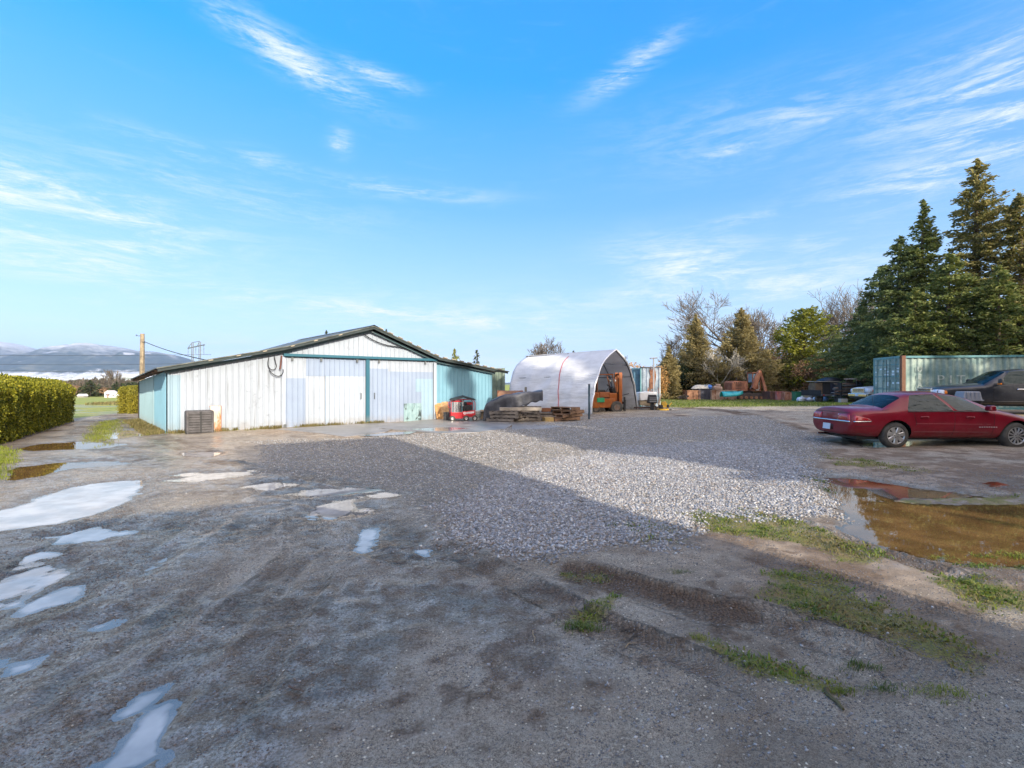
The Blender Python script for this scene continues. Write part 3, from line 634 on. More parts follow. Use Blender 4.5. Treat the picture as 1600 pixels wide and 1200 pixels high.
# weeds at the foot of the barn, tall tufts in the right puddle
bl=np.array([-10.9,15.6]); eu_=np.array([.786,.618]); ev_=np.array([-.67,.742])
q=rng.random(9000)**1.0; P=bl+eu_*(q*7.5)[:,None]+np.array([.618,-.786])*(.02+.35*rng.random(9000)**2)[:,None]
P=P[fbm(P[:,0]*2,P[:,1]*2,5)>.45]; blades('weeds_along_barn_front',P,.04+.14*rng.random(len(P))**2,gm3,.8,.1)
q=rng.random(7000); P=bl+ev_*(q*7.7)[:,None]+np.array([-.742,-.67])*(.02+.6*rng.random(7000)**1.5)[:,None]
blades('weeds_along_barn_side',P,.04+.12*rng.random(len(P))**2,gm3,.8,.12)
for i,(a,b,r,hh,n) in enumerate([(1473,870,.06,.11,160),(1538,868,.06,.12,160),(1592,868,.12,.13,300),(1525,781,.75,.05,900),(1400,852,.12,.03,200),(1528,905,.05,.10,60),(907,985,.07,.10,320),(1092,1002,.03,.06,140),(1380,1082,.05,.07,160),(1310,1085,.05,.07,200),(1345,1052,.05,.08,160),(1475,1090,.08,.07,260),(1060,898,.06,.05,200)]):
    x,y=G(a,b); pp=np.stack([x+rng.normal(scale=r,size=n),y+rng.normal(scale=r*.45,size=n)],-1)
    o=blades('grass_clump',pp,hh*.62*(.25+.75*rng.random(n)),gm2 if i%2 or i<5 else gm1,1.6,.10)
# ================================================================ BARN
BL=Vector((-10.9,15.6,0)); EU=Vector((.786,.618,0)); EV=Vector((-.67,.742,0)); NF=Vector((.618,-.786,0)); NS=Vector((-.742,-.67,0))
def BP(u,v,z,o=0,os=0): return BL+EU*u+EV*v+NF*o+NS*os+Vector((0,0,z))
def UX(x): k=(x-800)/F; return (15.6*k+10.9)/(.786-.618*k)
def ZU(u,y): return ZD(y,15.6+.618*u)
TOPS=[(-.34,1.93),(0,2.0),(3.355,2.76),(6.61,3.72),(9.6,2.58),(12.63,2.13),(13.3,2.04)]
def top(u,v=0):
    z=float(np.interp(u,[a for a,b in TOPS],[b for a,b in TOPS])); return z-.035*v*float(np.interp(u,[0,6.6],[1,0]))
barn=thing('barn','long low gabled metal barn with white and pale blue panels and teal trim','barn',BL)
def paint(name,col,dirtc=(.30,.27,.24),dirt=.35,streak=.5,rust=0):
    "old painted sheet metal with rain streaks and grime"
    if name in _MC: return _MC[name]
    m,t,p=newmat(name); tc=t.new('ShaderNodeTexCoord').outputs['Object']
    n1=t.noise(tc,.8,6,.65); n2=t.noise(t.mapping(tc,sc=(7,7,.45)),1,6,.65); n3=t.noise(tc,3.5,8,.7); n4=t.noise(t.mapping(tc,sc=(22,22,.8)),1,3,.6)
    c=t.mix(t.mapr(n1,.3,.7),mul(col,.93),mul(col,1.05)); c=t.mix(t.math('MULTIPLY',t.mapr(n2,.52,.75),streak),c,dirtc)
    c=t.mix(t.math('MULTIPLY',t.mapr(n3,.58,.78),dirt),c,mul(dirtc,.75)); c=t.mix(t.math('MULTIPLY',t.mapr(n4,.6,.8),.10),c,mul(dirtc,.6))
    if rust:
        nr=t.noise(t.mapping(tc,sc=(3,3,.8)),1.3,9,.7); c=t.mix(t.mapr(nr,.66-rust*.2,.72-rust*.2),c,t.mix(n3,(.12,.045,.02),(.34,.15,.06)))
    sp=t.new('ShaderNodeSeparateXYZ'); t.link(tc,sp.inputs[0])
    sk=t.math('MULTIPLY',t.mapr(sp.outputs[2],.42,.02),t.mapr(n3,.35,.6)); c=t.mix(t.math('MULTIPLY',sk,.5),c,(.26,.21,.16))
    t.link(c,p.inputs['Base Color']); p.inputs['Roughness'].default_value=.55; p.inputs['Specular IOR Level'].default_value=.35
    t.link(t.bump(n1,.15,.05),p.inputs['Normal']); _MC[name]=m; return m
WHT=paint('white_siding',(.385,.43,.485),dirtc=(.25,.26,.28),dirt=.45,streak=.45); WHT2=paint('white_siding_grimy',(.37,.41,.46),dirtc=(.20,.21,.22),dirt=.85,streak=.75)
PBL=paint('pale_blue_siding',(.27,.33,.43),dirtc=(.42,.45,.5),dirt=.2,streak=.25); PBL2=paint('washed_blue_siding',(.28,.39,.46),dirtc=(.4,.45,.46),dirt=.2,streak=.25)
TEA=paint('blue_siding',(.18,.35,.43),dirtc=(.16,.30,.36),dirt=.25,streak=.4); TEA2=paint('pale_teal_siding',(.27,.40,.43),dirtc=(.3,.4,.4),dirt=.3,streak=.35)
TRM=paint('teal_trim',(.025,.115,.16),dirtc=(.05,.09,.1),dirt=.4,streak=.2)
def siding(name,org,ax,nrm,a0,a1,zb,zt,mat,pitch=.19,dep=.026,off=0.0,parent=barn,seam=0):
    "ribbed sheet between a0..a1 along axis ax; zb, zt functions of a"
    mb=MB(); prof=[(0,0),(.36,0),(.43,1),(.57,1),(.64,0)]; pts=[]
    k0=int(math.floor(a0/pitch))
    for k in range(k0,int(a1/pitch)+2):
        for f,h in prof: 
            a=(k+f)*pitch
            if a0<a<a1: pts.append((a,h*dep))
    pts=[(a0,0)]+pts+[(a1,0)]
    nz=4; P=[]
    for a,h in pts:
        z0=zb(a) if callable(zb) else zb; z1=zt(a) if callable(zt) else zt
        w=.006*math.sin(a*1.7+off*9)
        P.append([org+ax*a+nrm*(h+off+w)+Vector((0,0,z0+(z1-z0)*j/nz)) for j in range(nz+1)])
    mb.grid(P)
    # edge return so that the sheet has thickness
    return mb.build(name,mat,parent,org=BL)
Z0=-.03
# structural wall behind the sheets: a closed body
body=MB()
us=[0,3.355,6.61,9.6,12.63]; D=7.7
poly=[(0,Z0)]+[(u,top(u)) for u in us]+[(12.63,Z0)]
vs=[BP(u,.03,z) for u,z in poly]+[BP(u,D,z if z<0 else top(u,D)) for u,z in poly]; n=len(poly)
body.add(vs,[tuple(range(n))[::-1],tuple(range(n,2*n))]+[(i,(i+1)%n,n+(i+1)%n,n+i) for i in range(n)])
body.build('wall',M('barn_timber',(.16,.13,.10),.9),barn,org=BL)
o0=.035
def FP(name,x0,x1,y0,y1,mat,off=o0,pitch=.19):
    "front panel measured on the survey photo: x range, top y and bottom y at its middle (None = roof or ground)"
    u0,u1=UX(x0),UX(x1); um=(u0+u1)/2
    zt=(lambda u: top(u)-.01) if y0 is None else ZU(um,y0); zb=Z0 if y1 is None else ZU(um,y1)
    return siding(name,BL,EU,NF,u0,u1,zb,zt,mat,pitch,off=off)
FP('siding_panel',262.5,282,586,None,PBL2); FP('siding_panel',262.5,282,None,586,WHT2)
FP('siding_panel',282,443,None,None,WHT2)
FP('siding_panel',680,768,None,None,TEA)
zh=2.58
siding('gable_siding',BL,EU,NF,UX(443),UX(680),zh+.09,lambda u: top(u)-.01,WHT,.19,off=o0)
# sliding door, left and right leaf
dl=MB(); u0,u1=UX(445),UX(570); dl.box(BP((u0+u1)/2,0,zh/2,.055),(u1-u0,.04,zh-.06),rz=math.atan2(EU.y,EU.x)); doorL=dl.build('sliding_door',M('door_core',(.4,.4,.4)),barn,org=BL)
dr=MB(); u0,u1=UX(575),UX(675); dr.box(BP((u0+u1)/2,0,zh/2,.055),(u1-u0,.04,zh-.06),rz=math.atan2(EU.y,EU.x)); doorR=dr.build('sliding_door',M('door_core',(.4,.4,.4)),barn,org=BL)
tag(doorL,'left door leaf patched with white and pale blue sheets'); tag(doorR,'right door leaf in pale blue with a scraped corner')
def DP(par,x0,x1,y0,y1,mat,off=.085,pitch=.19,zb=None):
    u0,u1=UX(x0),UX(x1); um=(u0+u1)/2
    return siding('door_sheet',BL,EU,NF,u0,u1,.02 if y1 is None else ZU(um,y1),zh-.03 if y0 is None else ZU(um,y0),mat,pitch,off=off,parent=par)
DP(doorL,445,476.5,None,591,WHT2); DP(doorL,445,476.5,591,None,PBL)
DP(doorL,477,570,None,588,PBL); DP(doorL,477,506,588,None,WHT); DP(doorL,512,570,588,None,WHT); 
DP(doorR,575,605,None,576,WHT); DP(doorR,605,675,None,581,WHT2); DP(doorR,575,605,576,None,PBL); DP(doorR,605,675,581,None,PBL)
# scraped, stained patch of the door bottom right
def stainmat():
    m,t,p=newmat('scraped_sheet'); tc=t.new('ShaderNodeTexCoord').outputs['Object']
    n=t.noise(t.mapping(tc,sc=(3,3,1.6)),1.5,8,.7,.6); n2=t.noise(tc,6,5,.6)
    c=t.mix(t.mapr(n2,.3,.7),(.22,.33,.34),(.30,.42,.43)); c=t.mix(t.mapr(n,.53,.60),c,(.05,.07,.07)); c=t.mix(t.mapr(n2,.62,.72,0,.5),c,(.12,.18,.10))
    t.link(c,p.inputs['Base Color']); p.inputs['Roughness'].default_value=.5; return m
DP(doorR,629,657,630,660,stainmat(),off=.092)
DP(doorR,657,675,612,None,PBL2,off=.089); DP(doorR,648,675,592,612,PBL2,off=.0875)
def vtrim(name,x0,x1,z0,z1,mat,off,par=barn,d=.05):
    u0,u1=UX(x0),UX(x1); m=MB(); m.box(BP((u0+u1)/2,0,(z0+z1)/2,off),(u1-u0,d,z1-z0),rz=math.atan2(EU.y,EU.x)); return m.build(name,mat,par,org=BL,bevel=.005)
vtrim('door_post',440,444.5,Z0,zh+.02,paint('grey_trim',(.50,.56,.66)),.10)
vtrim('door_post',569.6,575.2,0,zh,TRM,.15)
vtrim('door_post',675.6,680.2,Z0,zh+.02,WHT,.10)
vtrim('door_batten',507,511.5,.02,ZU(UX(509),588),paint('blue_batten',(.36,.47,.60)),.118,doorL,.03)
vtrim('corner_trim',261.5,264,Z0,top(0)-.02,PBL2,.05)
for x_,d_ in ((455,doorL),(500,doorL),(556,doorL),(590,doorR),(662,doorR)):
    m=MB(); c_=BP(UX(x_),0,zh-.05,.16); m.box(c_,(.07,.03,.22),rz=math.atan2(EU.y,EU.x)); m.build('door_hanger',M('grey_iron',(.12,.13,.13),.7),d_,org=BL,bevel=.006)
for x_,d_ in ((562,doorL),(583,doorR)):
    m=MB(); a_=UX(x_); m.tube([BP(a_,0,1.0,.115),BP(a_,0,1.0,.17),BP(a_,0,1.22,.17),BP(a_,0,1.22,.115)],.014,6); m.build('door_handle',M('grey_iron',(.12,.13,.13),.7),d_,org=BL)
# header track
m=MB(); u0,u1=UX(441),UX(681); m.box(BP((u0+u1)/2,0,zh+.04,.15),(u1-u0,.16,.10),rz=math.atan2(EU.y,EU.x)); m.build('door_track',TRM,barn,org=BL,bevel=.01)
# side wall on the left
vx=lambda x:( (x-800)/F )
def VX(x): k=(x-800)/F; return (15.6*k+10.9)/(-.67-.742*k)
v1=VX(243)
siding('side_siding',BL,EV,NS,.02,v1,Z0,lambda v: top(0,v)-.02,TEA,.19,off=.03)
siding('side_siding',BL,EV,NS,v1,D,Z0,lambda v: top(0,v)-.02,TEA2,.19,off=.03)
m=MB(); m.box(BP(0,v1,.95,0,.055),(.05,.05,1.9),rz=math.atan2(EV.y,EV.x)); m.build('corner_trim',TEA2,barn,org=BL)
m=MB(); m.box(BP(0,D-.03,.82,0,.05),(.07,.08,1.66),rz=math.atan2(EV.y,EV.x)); m.build('corner_trim',M('dark_timber',(.06,.05,.045),.9),barn,org=BL)
# roof: one folded sheet per slope
RF=M('roof_sheet',(.085,.095,.085),.55,.2,.3,(.20,.21,.18),2,bump=.2,rust=.25)
UND=M('soffit_wood',(.22,.14,.09),.9,0,.4,scale=4)
FAS=M('fascia_board',(.018,.030,.030),.7,0,.35,(.05,.07,.07),3)
roof=None
def slope(us,name):
    mb=MB(); P=[];Q=[]
    for u in us:
        P.append([BP(u,v,top(u,max(v,0))+.15) for v in (-.42,0,D/2,D+.3)]); Q.append([BP(u,v,top(u,max(v,0))+.115) for v in (-.42,0,D/2,D+.3)])
    mb.grid(P); mb.grid(Q,flip=True); a=len(us)
    for i in range(a-1):
        for e in (0,3):
            mb.add([P[i][e],P[i+1][e],Q[i+1][e],Q[i][e]],[(0,1,2,3)])
    for e in (0,a-1):
        for j in range(3): mb.add([P[e][j],P[e][j+1],Q[e][j+1],Q[e][j]],[(0,1,2,3)])
    return mb.build(name,RF,barn,org=BL)
def dense(u0,u1,n): return [u0+(u1-u0)*i/n for i in range(n+1)]
slope(dense(-.33,3.355,6)+dense(3.355,6.61,5)[1:],'roof'); slope(dense(6.612,9.6,5)+dense(9.6,13.35,6)[1:],'roof')
# ridge cap
m=MB(); m.add([BP(6.61+du,v,z) for v in (-.46,D+.3) for du,z in ((-.2,top(6.41)+.165),(0,top(6.61)+.185),(.2,top(6.81)+.165))],[(0,1,4,3),(1,2,5,4)]); m.build('ridge_cap',RF,barn,org=BL)
# fascia under the roof edge at the front, both slopes, and purlin ends on the right
def fascia(us,d0,d1,v,mat,name,th=.03):
    mb=MB()
    for i in range(len(us)-1):
        a,b=us[i],us[i+1]
        c=[BP(a,v,top(a)+d1),BP(b,v,top(b)+d1),BP(b,v,top(b)+d0),BP(a,v,top(a)+d0)]; e=[p+NF*th for p in c]
        mb.add(c+e,[(0,1,2,3),(7,6,5,4),(0,4,5,1),(1,5,6,2),(2,6,7,3),(3,7,4,0)])
    return mb.build(name,mat,barn,org=BL)
fascia(dense(-.3,3.355,4)+dense(3.355,6.61,4)[1:],.113,.02,-.36,FAS,'fascia_board')
fascia(dense(6.61,9.6,4)+dense(9.6,13.3,4)[1:],.113,.03,-.36,FAS,'fascia_board')
fascia(dense(-.1,3.355,4)+dense(3.355,6.61,4)[1:],.01,-.07,-.16,paint('weathered_teal_board',(.07,.12,.13)),'barge_board')
fascia(dense(6.61,9.6,4)+dense(9.6,12.7,4)[1:],-.0,-.08,-.16,paint('weathered_teal_board',(.07,.12,.13)),'barge_board')
for u in [6.9+.42*i for i in range(15)]:
    m=MB(); s=math.atan2(top(u+.1)-top(u-.1),.2); c=BP(u,-.41,top(u)+.175)
    m.box(c,(.20,.10,.035),rz=math.atan2(EU.y,EU.x),ry=-s); m.build('purlin_end',M('bare_pine',(.40,.34,.25),.8),barn,org=BL)
for u in (1.1,1.9,2.7,3.6,4.4,5.3): 
    m=MB(); s=math.atan2(top(u+.1)-top(u-.1),.2); m.box(BP(u,-.405,top(u)+.10),(.13,.04,.03),rz=math.atan2(EU.y,EU.x),ry=-s); m.build('purlin_end',M('bare_pine',(.40,.34,.25),.8),barn,org=BL)
# soffit boards and rafters beneath the left eave
for v in [.2+i*.9 for i in range(9)]:
    m=MB(); a=BP(-.30,v,top(-.30,v)+.06); b=BP(.0,v,top(0,v)+.06); m.tube([a,b],.045,4); m.build('rafter_tail',UND,barn,org=BL)
m=MB(); m.grid([[BP(u,v,top(u,max(v,0))+.108) for v in (-.40,D/2,D+.28)] for u in (-.32,-.17,-.02)]); m.build('soffit',UND,barn,org=BL)
m=MB(); m.grid([[BP(u,v,top(u)+.108) for v in (-.40,-.05)] for u in dense(12.66,13.32,3)]); m.build('soffit',UND,barn,org=BL)
# cable loops and conduit by the door
BLK=M('black_rubber',(.018,.018,.018),.55); CUP=M('rusty_pipe',(.13,.05,.04),.7)
def fpt(x,y,o): u=UX(x); return BP(u,0,ZU(u,y),o)
def cable(pts,r,name,par,mat=BLK,org=BL):
    P=[Vector(p) for p in pts]; out=[]
    for i in range(len(P)-1):
        p0=P[max(i-1,0)];p1=P[i];p2=P[i+1];p3=P[min(i+2,len(P)-1)]
        for k in range(6):
            t=k/6; out.append(.5*((2*p1)+(p2-p0)*t+(2*p0-5*p1+4*p2-p3)*t*t+(3*p1-p0-3*p2+p3)*t**3))
    out.append(P[-1]); m=MB(); m.tube(out,r,6); return m.build(name,mat,par,smooth=True,org=org)
cable([fpt(x,y,.13) for x,y in ((427,557),(429,566),(430.5,572),(428,577),(422,577.5),(418,572),(417.5,565),(419,558))],.014,'hanging_cable',barn)
cable([fpt(x,y,.15) for x,y in ((441,577),(440,584),(433,588),(424,584),(419,578))],.016,'hanging_cable',barn)
m=MB(); m.tube([fpt(438.5,556,.16),fpt(436,577,.16)],.03,8); m.build('conduit',CUP,barn,org=BL)
cable([fpt(x,y,.12) for x,y in ((565,521),(578,530),(600,539),(628,544),(655,553))],.02,'hanging_cable',barn)
# spotlight-like fitting and small junction box near the left door post
m=MB(); m.box(fpt(443.5,666,.14),(.09,.08,.16),rz=math.atan2(EU.y,EU.x)); m.build('door_stop',M('grey_iron',(.12,.13,.13),.7),barn,org=BL,bevel=.01)

# ---- things leaning against the barn
def bl_rz(): return math.atan2(EU.y,EU.x)
# dark corrugated crate panel
u0,u1=UX(287),UX(330); c=BP((u0+u1)/2,0,0,.42)
t_=thing('crate','black weathered crate of ribbed plastic at the foot of the white barn wall','crate',(c.x,c.y,0),bl_rz())
w=u1-u0; h=ZU((u0+u1)/2,646)+.12
DK=M('weathered_black_plastic',(.075,.07,.07),.7,0,.35,(.13,.12,.12),4,bump=.3)
m=MB(); m.box((0,0,h/2),(w,.52,h)); m.build('body',DK,t_,bevel=.05)
for i in range(8):
    m=MB(); m.box((0,-.27,.08+i*(h-.1)/8),(w*.93,.03,.045)); m.build('rib',DK,t_,bevel=.01)
m=MB(); m.box((.02,-.285,h/2),(.04,.04,h*.93)); m.build('centre_rail',M('dark_strip',(.03,.03,.03),.6),t_,bevel=.008)
for s in (-1,1):
    m=MB(); m.box((s*(w/2-.05),-.28,h/2),(.05,.04,h*.95)); m.build('corner_post',DK,t_,bevel=.01)
# rust-stained white sheet beside it
u0,u1=UX(327),UX(343); c=BP((u0+u1)/2,0,0,.22)
t_=thing('metal_sheet','rust-stained pale metal sheet standing right of the black crate','metal sheet',(c.x,c.y,0),bl_rz())
RS=M('rusty_white_sheet',(.62,.55,.46),.7,0,.2,rust=.62,rustcol=(.38,.17,.06),rsc=1.5)
w=(u1-u0); h=.86; m=MB(); m.prism([(-w/2,0),(w/2,0),(w/2,h),(-w/2,h)],.03,Matrix.Rotation(PI/2,4,'X')); m.build('sheet',RS,t_)
RU=M('rust_edge',(.32,.12,.04),.85,0,.4)
for p_,d_ in (((0,0,h-.02),(w+.03,.05,.05)),((w/2,0,h/2),(.05,.05,h)),((0,0,.05),(w,.05,.10))):
    m=MB(); m.box(p_,d_); m.build('rusty_rim',RU,t_)
# OSB offcut
u0,u1=UX(676.5),UX(700); c=BP((u0+u1)/2,0,0,.24)
t_=thing('plywood_board','orange chipboard offcut with a notched top leaning on the blue wall','board',(c.x,c.y,0),bl_rz())
OSB=M('chipboard',(.52,.30,.13),.85,0,.35,(.70,.44,.22),9); w=u1-u0; h=.82
m=MB(); Mx=Matrix.Rotation(PI/2-.20,4,'X'); m.prism([(-w*.42,0),(w*.5,0.02),(w*.42,h),(w*.02,h*.98),(-w*.04,h*.90),(-w*.12,h*.93),(-w*.5,h*.90)],.02,Mx); m.build('sheet',OSB,t_)
m=MB(); m.prism([(-w*.42,.01),(-w*.06,.02),(-w*.12,h*.9),(-w*.49,h*.88)],.004,Mx@Matrix.Translation((0,0,.021))); m.build('split_layer',M('chipboard_dark',(.45,.24,.09),.85,0,.3,scale=9),t_)
# ================================================================ CONCRETE SLABS
CON=M('wet_concrete',(.26,.235,.20),.45,0,.3,(.33,.31,.28),1.6,bump=.2,dirt=.4,dirtcol=(.10,.09,.08))
CONW=M('puddled_concrete',(.20,.21,.21),.14,0,.35,(.28,.28,.27),1.2)
def slab(pts,mat,z0,z1):
    P=PX(pts); m=MB(); m.prism(P,z1-z0,Matrix.Translation((0,0,z0))); o=m.build('concrete_slab',mat,bevel=.01); return tag(o,kind='structure')
slab([(430,672),(575,662),(640,661),(600,677),(540,684),(500,678)],CON,-.1,.035)
slab([(592,671.2),(645,659.5),(676,656.5),(770,650),(806,662),(790,672),(745,678),(690,679.5)],CON,-.1,.055)
slab([(560,682.5),(600,678.5),(655,675),(640,680),(590,683.2)],CONW,.030,.041)
slab([(640,673),(700,670),(735,672),(700,677),(665,676)],CONW,.05,.0605)
slab([(800,660),(880,655),(900,664),(850,672),(800,673)],CON,-.1,.04)
# ================================================================ FABRIC SHELTER
TO=Vector((3.88,24.3,0)); TW=Vector((.617,.787,0)); TLn=Vector((-.787,.617,0)); TWID=5.6
prof=[(0,0),(.13,.55),(.27,1.0),(.46,1.5),(.82,2.13),(1.10,2.48),(1.48,2.82),(2.0,3.10),(2.45,3.29),(2.8,3.44)]
prof=prof+[(TWID-a,b) for a,b in prof[-2::-1]]
def fineprof(n):
    L=[0]; 
    for i in range(len(prof)-1): L.append(L[-1]+math.hypot(prof[i+1][0]-prof[i][0],prof[i+1][1]-prof[i][1]))
    s=np.linspace(0,L[-1],n); return list(zip(np.interp(s,L,[p[0] for p in prof]),np.interp(s,L,[p[1] for p in prof])))
shelter=thing('fabric_shelter','white fabric arch shelter with open front housing the orange forklift','shelter',TO)
def fabric():
    m,t,p=newmat('shelter_fabric'); tc=t.new('ShaderNodeTexCoord').outputs['Object']
    n=t.noise(tc,1.5,6,.6); c=t.mix(t.mapr(n,.3,.7),(.68,.68,.68),(.79,.79,.79)); n2=t.noise(tc,5,6,.7)
    sp=t.new('ShaderNodeSeparateXYZ'); t.link(tc,sp.inputs[0]); lo=t.math('MULTIPLY',t.mapr(sp.outputs[2],.55,0),t.mapr(n2,.42,.55)); c=t.mix(t.math('MULTIPLY',lo,.7),c,(.25,.23,.2))
    t.link(c,p.inputs['Base Color']); p.inputs['Roughness'].default_value=.92; p.inputs['Specular IOR Level'].default_value=.12
    w=t.new('ShaderNodeTexNoise'); w.inputs['Scale'].default_value=1.0; w.inputs['Detail'].default_value=5; t.link(t.mapping(tc,sc=(.9,.9,5.0),rot=(.25,.15,0)),w.inputs['Vector'])
    w2=t.noise(t.mapping(tc,sc=(2.5,2.5,18),rot=(-.25,.1,0)),1,3,.5)
    t.link(t.bump(t.math('ADD',w.outputs['Fac'],t.math('MULTIPLY',w2,.16)),.8,.12),p.inputs['Normal'])
    tr=t.new('ShaderNodeBsdfTranslucent'); t.link(c,tr.inputs['Color']); ms=t.new('ShaderNodeMixShader'); ms.inputs[0].default_value=.32
    t.link(p.outputs[0],ms.inputs[1]); t.link(tr.outputs[0],ms.inputs[2]); out=[n for n in t.n if n.type=='OUTPUT_MATERIAL'][0]; t.link(ms.outputs[0],out.inputs['Surface']); return m
FABR=fabric(); fp=fineprof(61); LEN=6.0; NL=48
def tpt(i,l,o=0):
    s,z=fp[i]; h=z/3.44
    # rear end draws in at the foot; cloth sags between arches
    k=l/LEN; ll=k*(5.2+.75*h)
    sag=.06*math.sin(PI*((l%1.5)/1.5))*math.sin(PI*min(1,max(0,h)))
    wr=(.045*math.sin(z*7+l*1.9+1.8*math.sin(l*2.1))+.02*math.sin(z*19-l*3.1+2*math.sin(l*1.3)))*math.sin(PI*min(1,h*1.02+.05))*(.35+.65*math.sin(l*1.7+z)**2)
    drop=.14*k*h
    c=2.8-s; sgn=1 if c>0 else -1; shr=(abs(c)/2.8)
    s2=s+sgn*(sag*shr)+sgn*wr*shr+sgn*.10*k
    return TO+TW*s2+TLn*ll+Vector((0,0,max(.0,z-drop-sag*.5*(1-shr)+o+ (.03*math.sin(l*5+s) if z<.05 else 0))))
m=MB(); m.grid([[tpt(i,LEN*j/NL) for i in range(61)] for j in range(NL+1)]); m.build('cover',FABR,shelter,smooth='all',org=TO,solid=.012)
# rear closing panel
m=MB(); P=[tpt(i,LEN-.02) for i in range(61)]; Q=[Vector((p.x,p.y,0)) for p in P]
m.grid([[Q[i].lerp(P[i],j/6)+TLn*(.10*math.sin(i*.9+j)*.5) for j in range(7)] for i in range(61)]); m.build('rear_panel',FABR,shelter,smooth='all',org=TO)
STL=M('dark_steel_tube',(.09,.09,.10),.45,.6)
for l in (.06,1.5,3.0,4.5,5.9):
    m=MB(); m.tube([tpt(i,l)-Vector((0,0,.035))+TW*(.035 if fp[i][0]<2.8 else -.035) for i in range(0,61,2)],.025,6); m.build('arch_tube',STL,shelter,smooth=True,org=TO)
# pale hem rolled round the front arch, purlin tubes, cross bar
m=MB(); m.tube([tpt(i,.0) for i in range(0,61)],.035,6); m.build('hem',M('fabric_hem',(.8,.8,.8),.6),shelter,smooth=True,org=TO)
def onprof(z,right=False):
    for i in range(30):
        if fp[i][1]>=z: return (60-i) if right else i
i0,i1=onprof(2.62),onprof(2.62,True)
m=MB(); m.tube([tpt(i0,.1),tpt(i1,.1)],.022,6); m.build('cross_bar',STL,shelter,org=TO)
for ii in (14,30,46):
    m=MB(); m.tube([tpt(ii,.1)-Vector((0,0,.05)),tpt(ii,5.8)-Vector((0,0,.05))],.02,6); m.build('purlin_tube',STL,shelter,org=TO)
m=MB(); a=TO+TW*5.3+TLn*.3+Vector((0,0,1.05)); b=TO+TW*4.9+TLn*2.4+Vector((0,0,.5)); m.tube([a,b],.022,6); m.build('brace',STL,shelter,org=TO)
# red ratchet strap across the cover and its faint twin stripe
sl=2.15
RED=M('red_strap',(.55,.05,.06),.6,0,.15)
m=MB(); W_=.035
pts=[tpt(i,sl+.55*(fp[i][1]/3.44)) + (Vector((-.6,-.4,.25)).normalized()*.035) for i in range(2,27)]
for i in range(len(pts)-1):
    m.add([pts[i]-TLn*W_*.5,pts[i]+TLn*W_*.5,pts[i+1]+TLn*W_*.5,pts[i+1]-TLn*W_*.5],[(0,1,2,3)])
m.build('strap',RED,shelter,org=TO,solid=.006)
# loose skirt at the feet
for (s,l) in ((0,-.02),(TWID,-.02)):
    m=MB(); c=TO+TW*s+TLn*l; P=[]
    for i in range(9):
        a=-PI/2+PI*i/8; P.append([c+Vector((.05*math.cos(i*2.1),.05*math.sin(i*1.7),.5))+TW*(.0),c+TW*(.12*math.sin(a))+TLn*(-.10*math.cos(a)-.04*math.sin(i*3))+Vector((0,0,.0))])
    m.grid(P); m.build('skirt',FABR,shelter,smooth=True,org=TO,solid=.01)
# blue grey post standing in front of the shelter
x,y=G(920.5,657)
t_=thing('post','thin blue-grey steel post standing in front of the shelter\'s near corner','post',(x,y,0))
m=MB(); m.tube([(0,0,-.2),(.0,0,1.55)],.045,8); m.build('tube',M('blue_grey_paint',(.05,.085,.11),.5,.2),t_,smooth=True)
m=MB(); m.tube([(0,0,1.55),(0,0,1.58)],.05,8); m.build('cap',STL,t_,smooth=True)
# ================================================================ FORKLIFT
ORG=M('forklift_orange',(.36,.085,.010),.45,0,.3,(.46,.14,.02),2,rust=.35,dirt=.35,dirtcol=(.10,.06,.04)); BKM=M('black_metal',(.03,.03,.032),.5,.3,.3,dirt=.3)
GRN=M('green_panel',(.03,.33,.14),.5,0,.2); TYR=M('tyre_rubber',(.045,.043,.04),.8,0,.3,(.10,.09,.075),6,bump=.3); RIMG=M('dirty_rim',(.16,.13,.11),.7,.2,.3,rust=.4)
fx,fy=XD(949,27.0),27.0
fk=thing('forklift','orange forklift with mast and overhead guard parked inside the white shelter','forklift',(fx,fy,0),math.radians(8))
def part(name,mat,fn,par,bevel=0,smooth=False,**kw):
    m=MB(); fn(m); return m.build(name,mat,par,bevel=bevel,smooth=smooth,**kw)
SX=.95
part('counterweight',ORG,lambda m:(m.prism([(-1.10,.28),(-.62,.28),(-.62,1.12),(-.95,1.15),(-1.08,1.05),(-1.16,.7),(-1.16,.42)],1.05,Matrix.Translation((0,.52,0))@Matrix.Rotation(PI/2,4,'X'))),fk,bevel=.05)
part('chassis',ORG,lambda m:(m.box((-.2,0,.55),(.95,1.0,.5)),m.box((.18,0,.88),(.42,.9,.42))),fk,bevel=.03)
part('engine_hood',M('hood_dark_orange',(.32,.10,.03),.6,0,.3),lambda m:m.box((-.28,0,1.0),(.62,.8,.3)),fk,bevel=.04)
part('side_panel',GRN,lambda m:m.box((-.55,-.535,.72),(.42,.03,.24)),fk,bevel=.01)
part('seat',BKM,lambda m:(m.box((-.42,0,1.2),(.5,.5,.12)),m.box((-.66,0,1.42),(.12,.48,.42),ry=-.15)),fk,bevel=.04)
part('dashboard',BKM,lambda m:m.box((.30,0,1.22),(.22,.5,.3),ry=-.3),fk,bevel=.03)
def sw(m):
    Mx=Matrix.Translation((.12,0,1.45))@Matrix.Rotation(.6,4,'Y'); P=[Mx@Vector((.17*math.cos(a),.17*math.sin(a),0)) for a in [2*PI*i/16 for i in range(17)]]; m.tube(P,.015,6); m.tube([Mx@Vector((0,0,-.4)),Mx@Vector((0,0,0))],.02,6); m.tube([P[0],P[8]],.012,5)
part('steering_wheel',BKM,sw,fk)
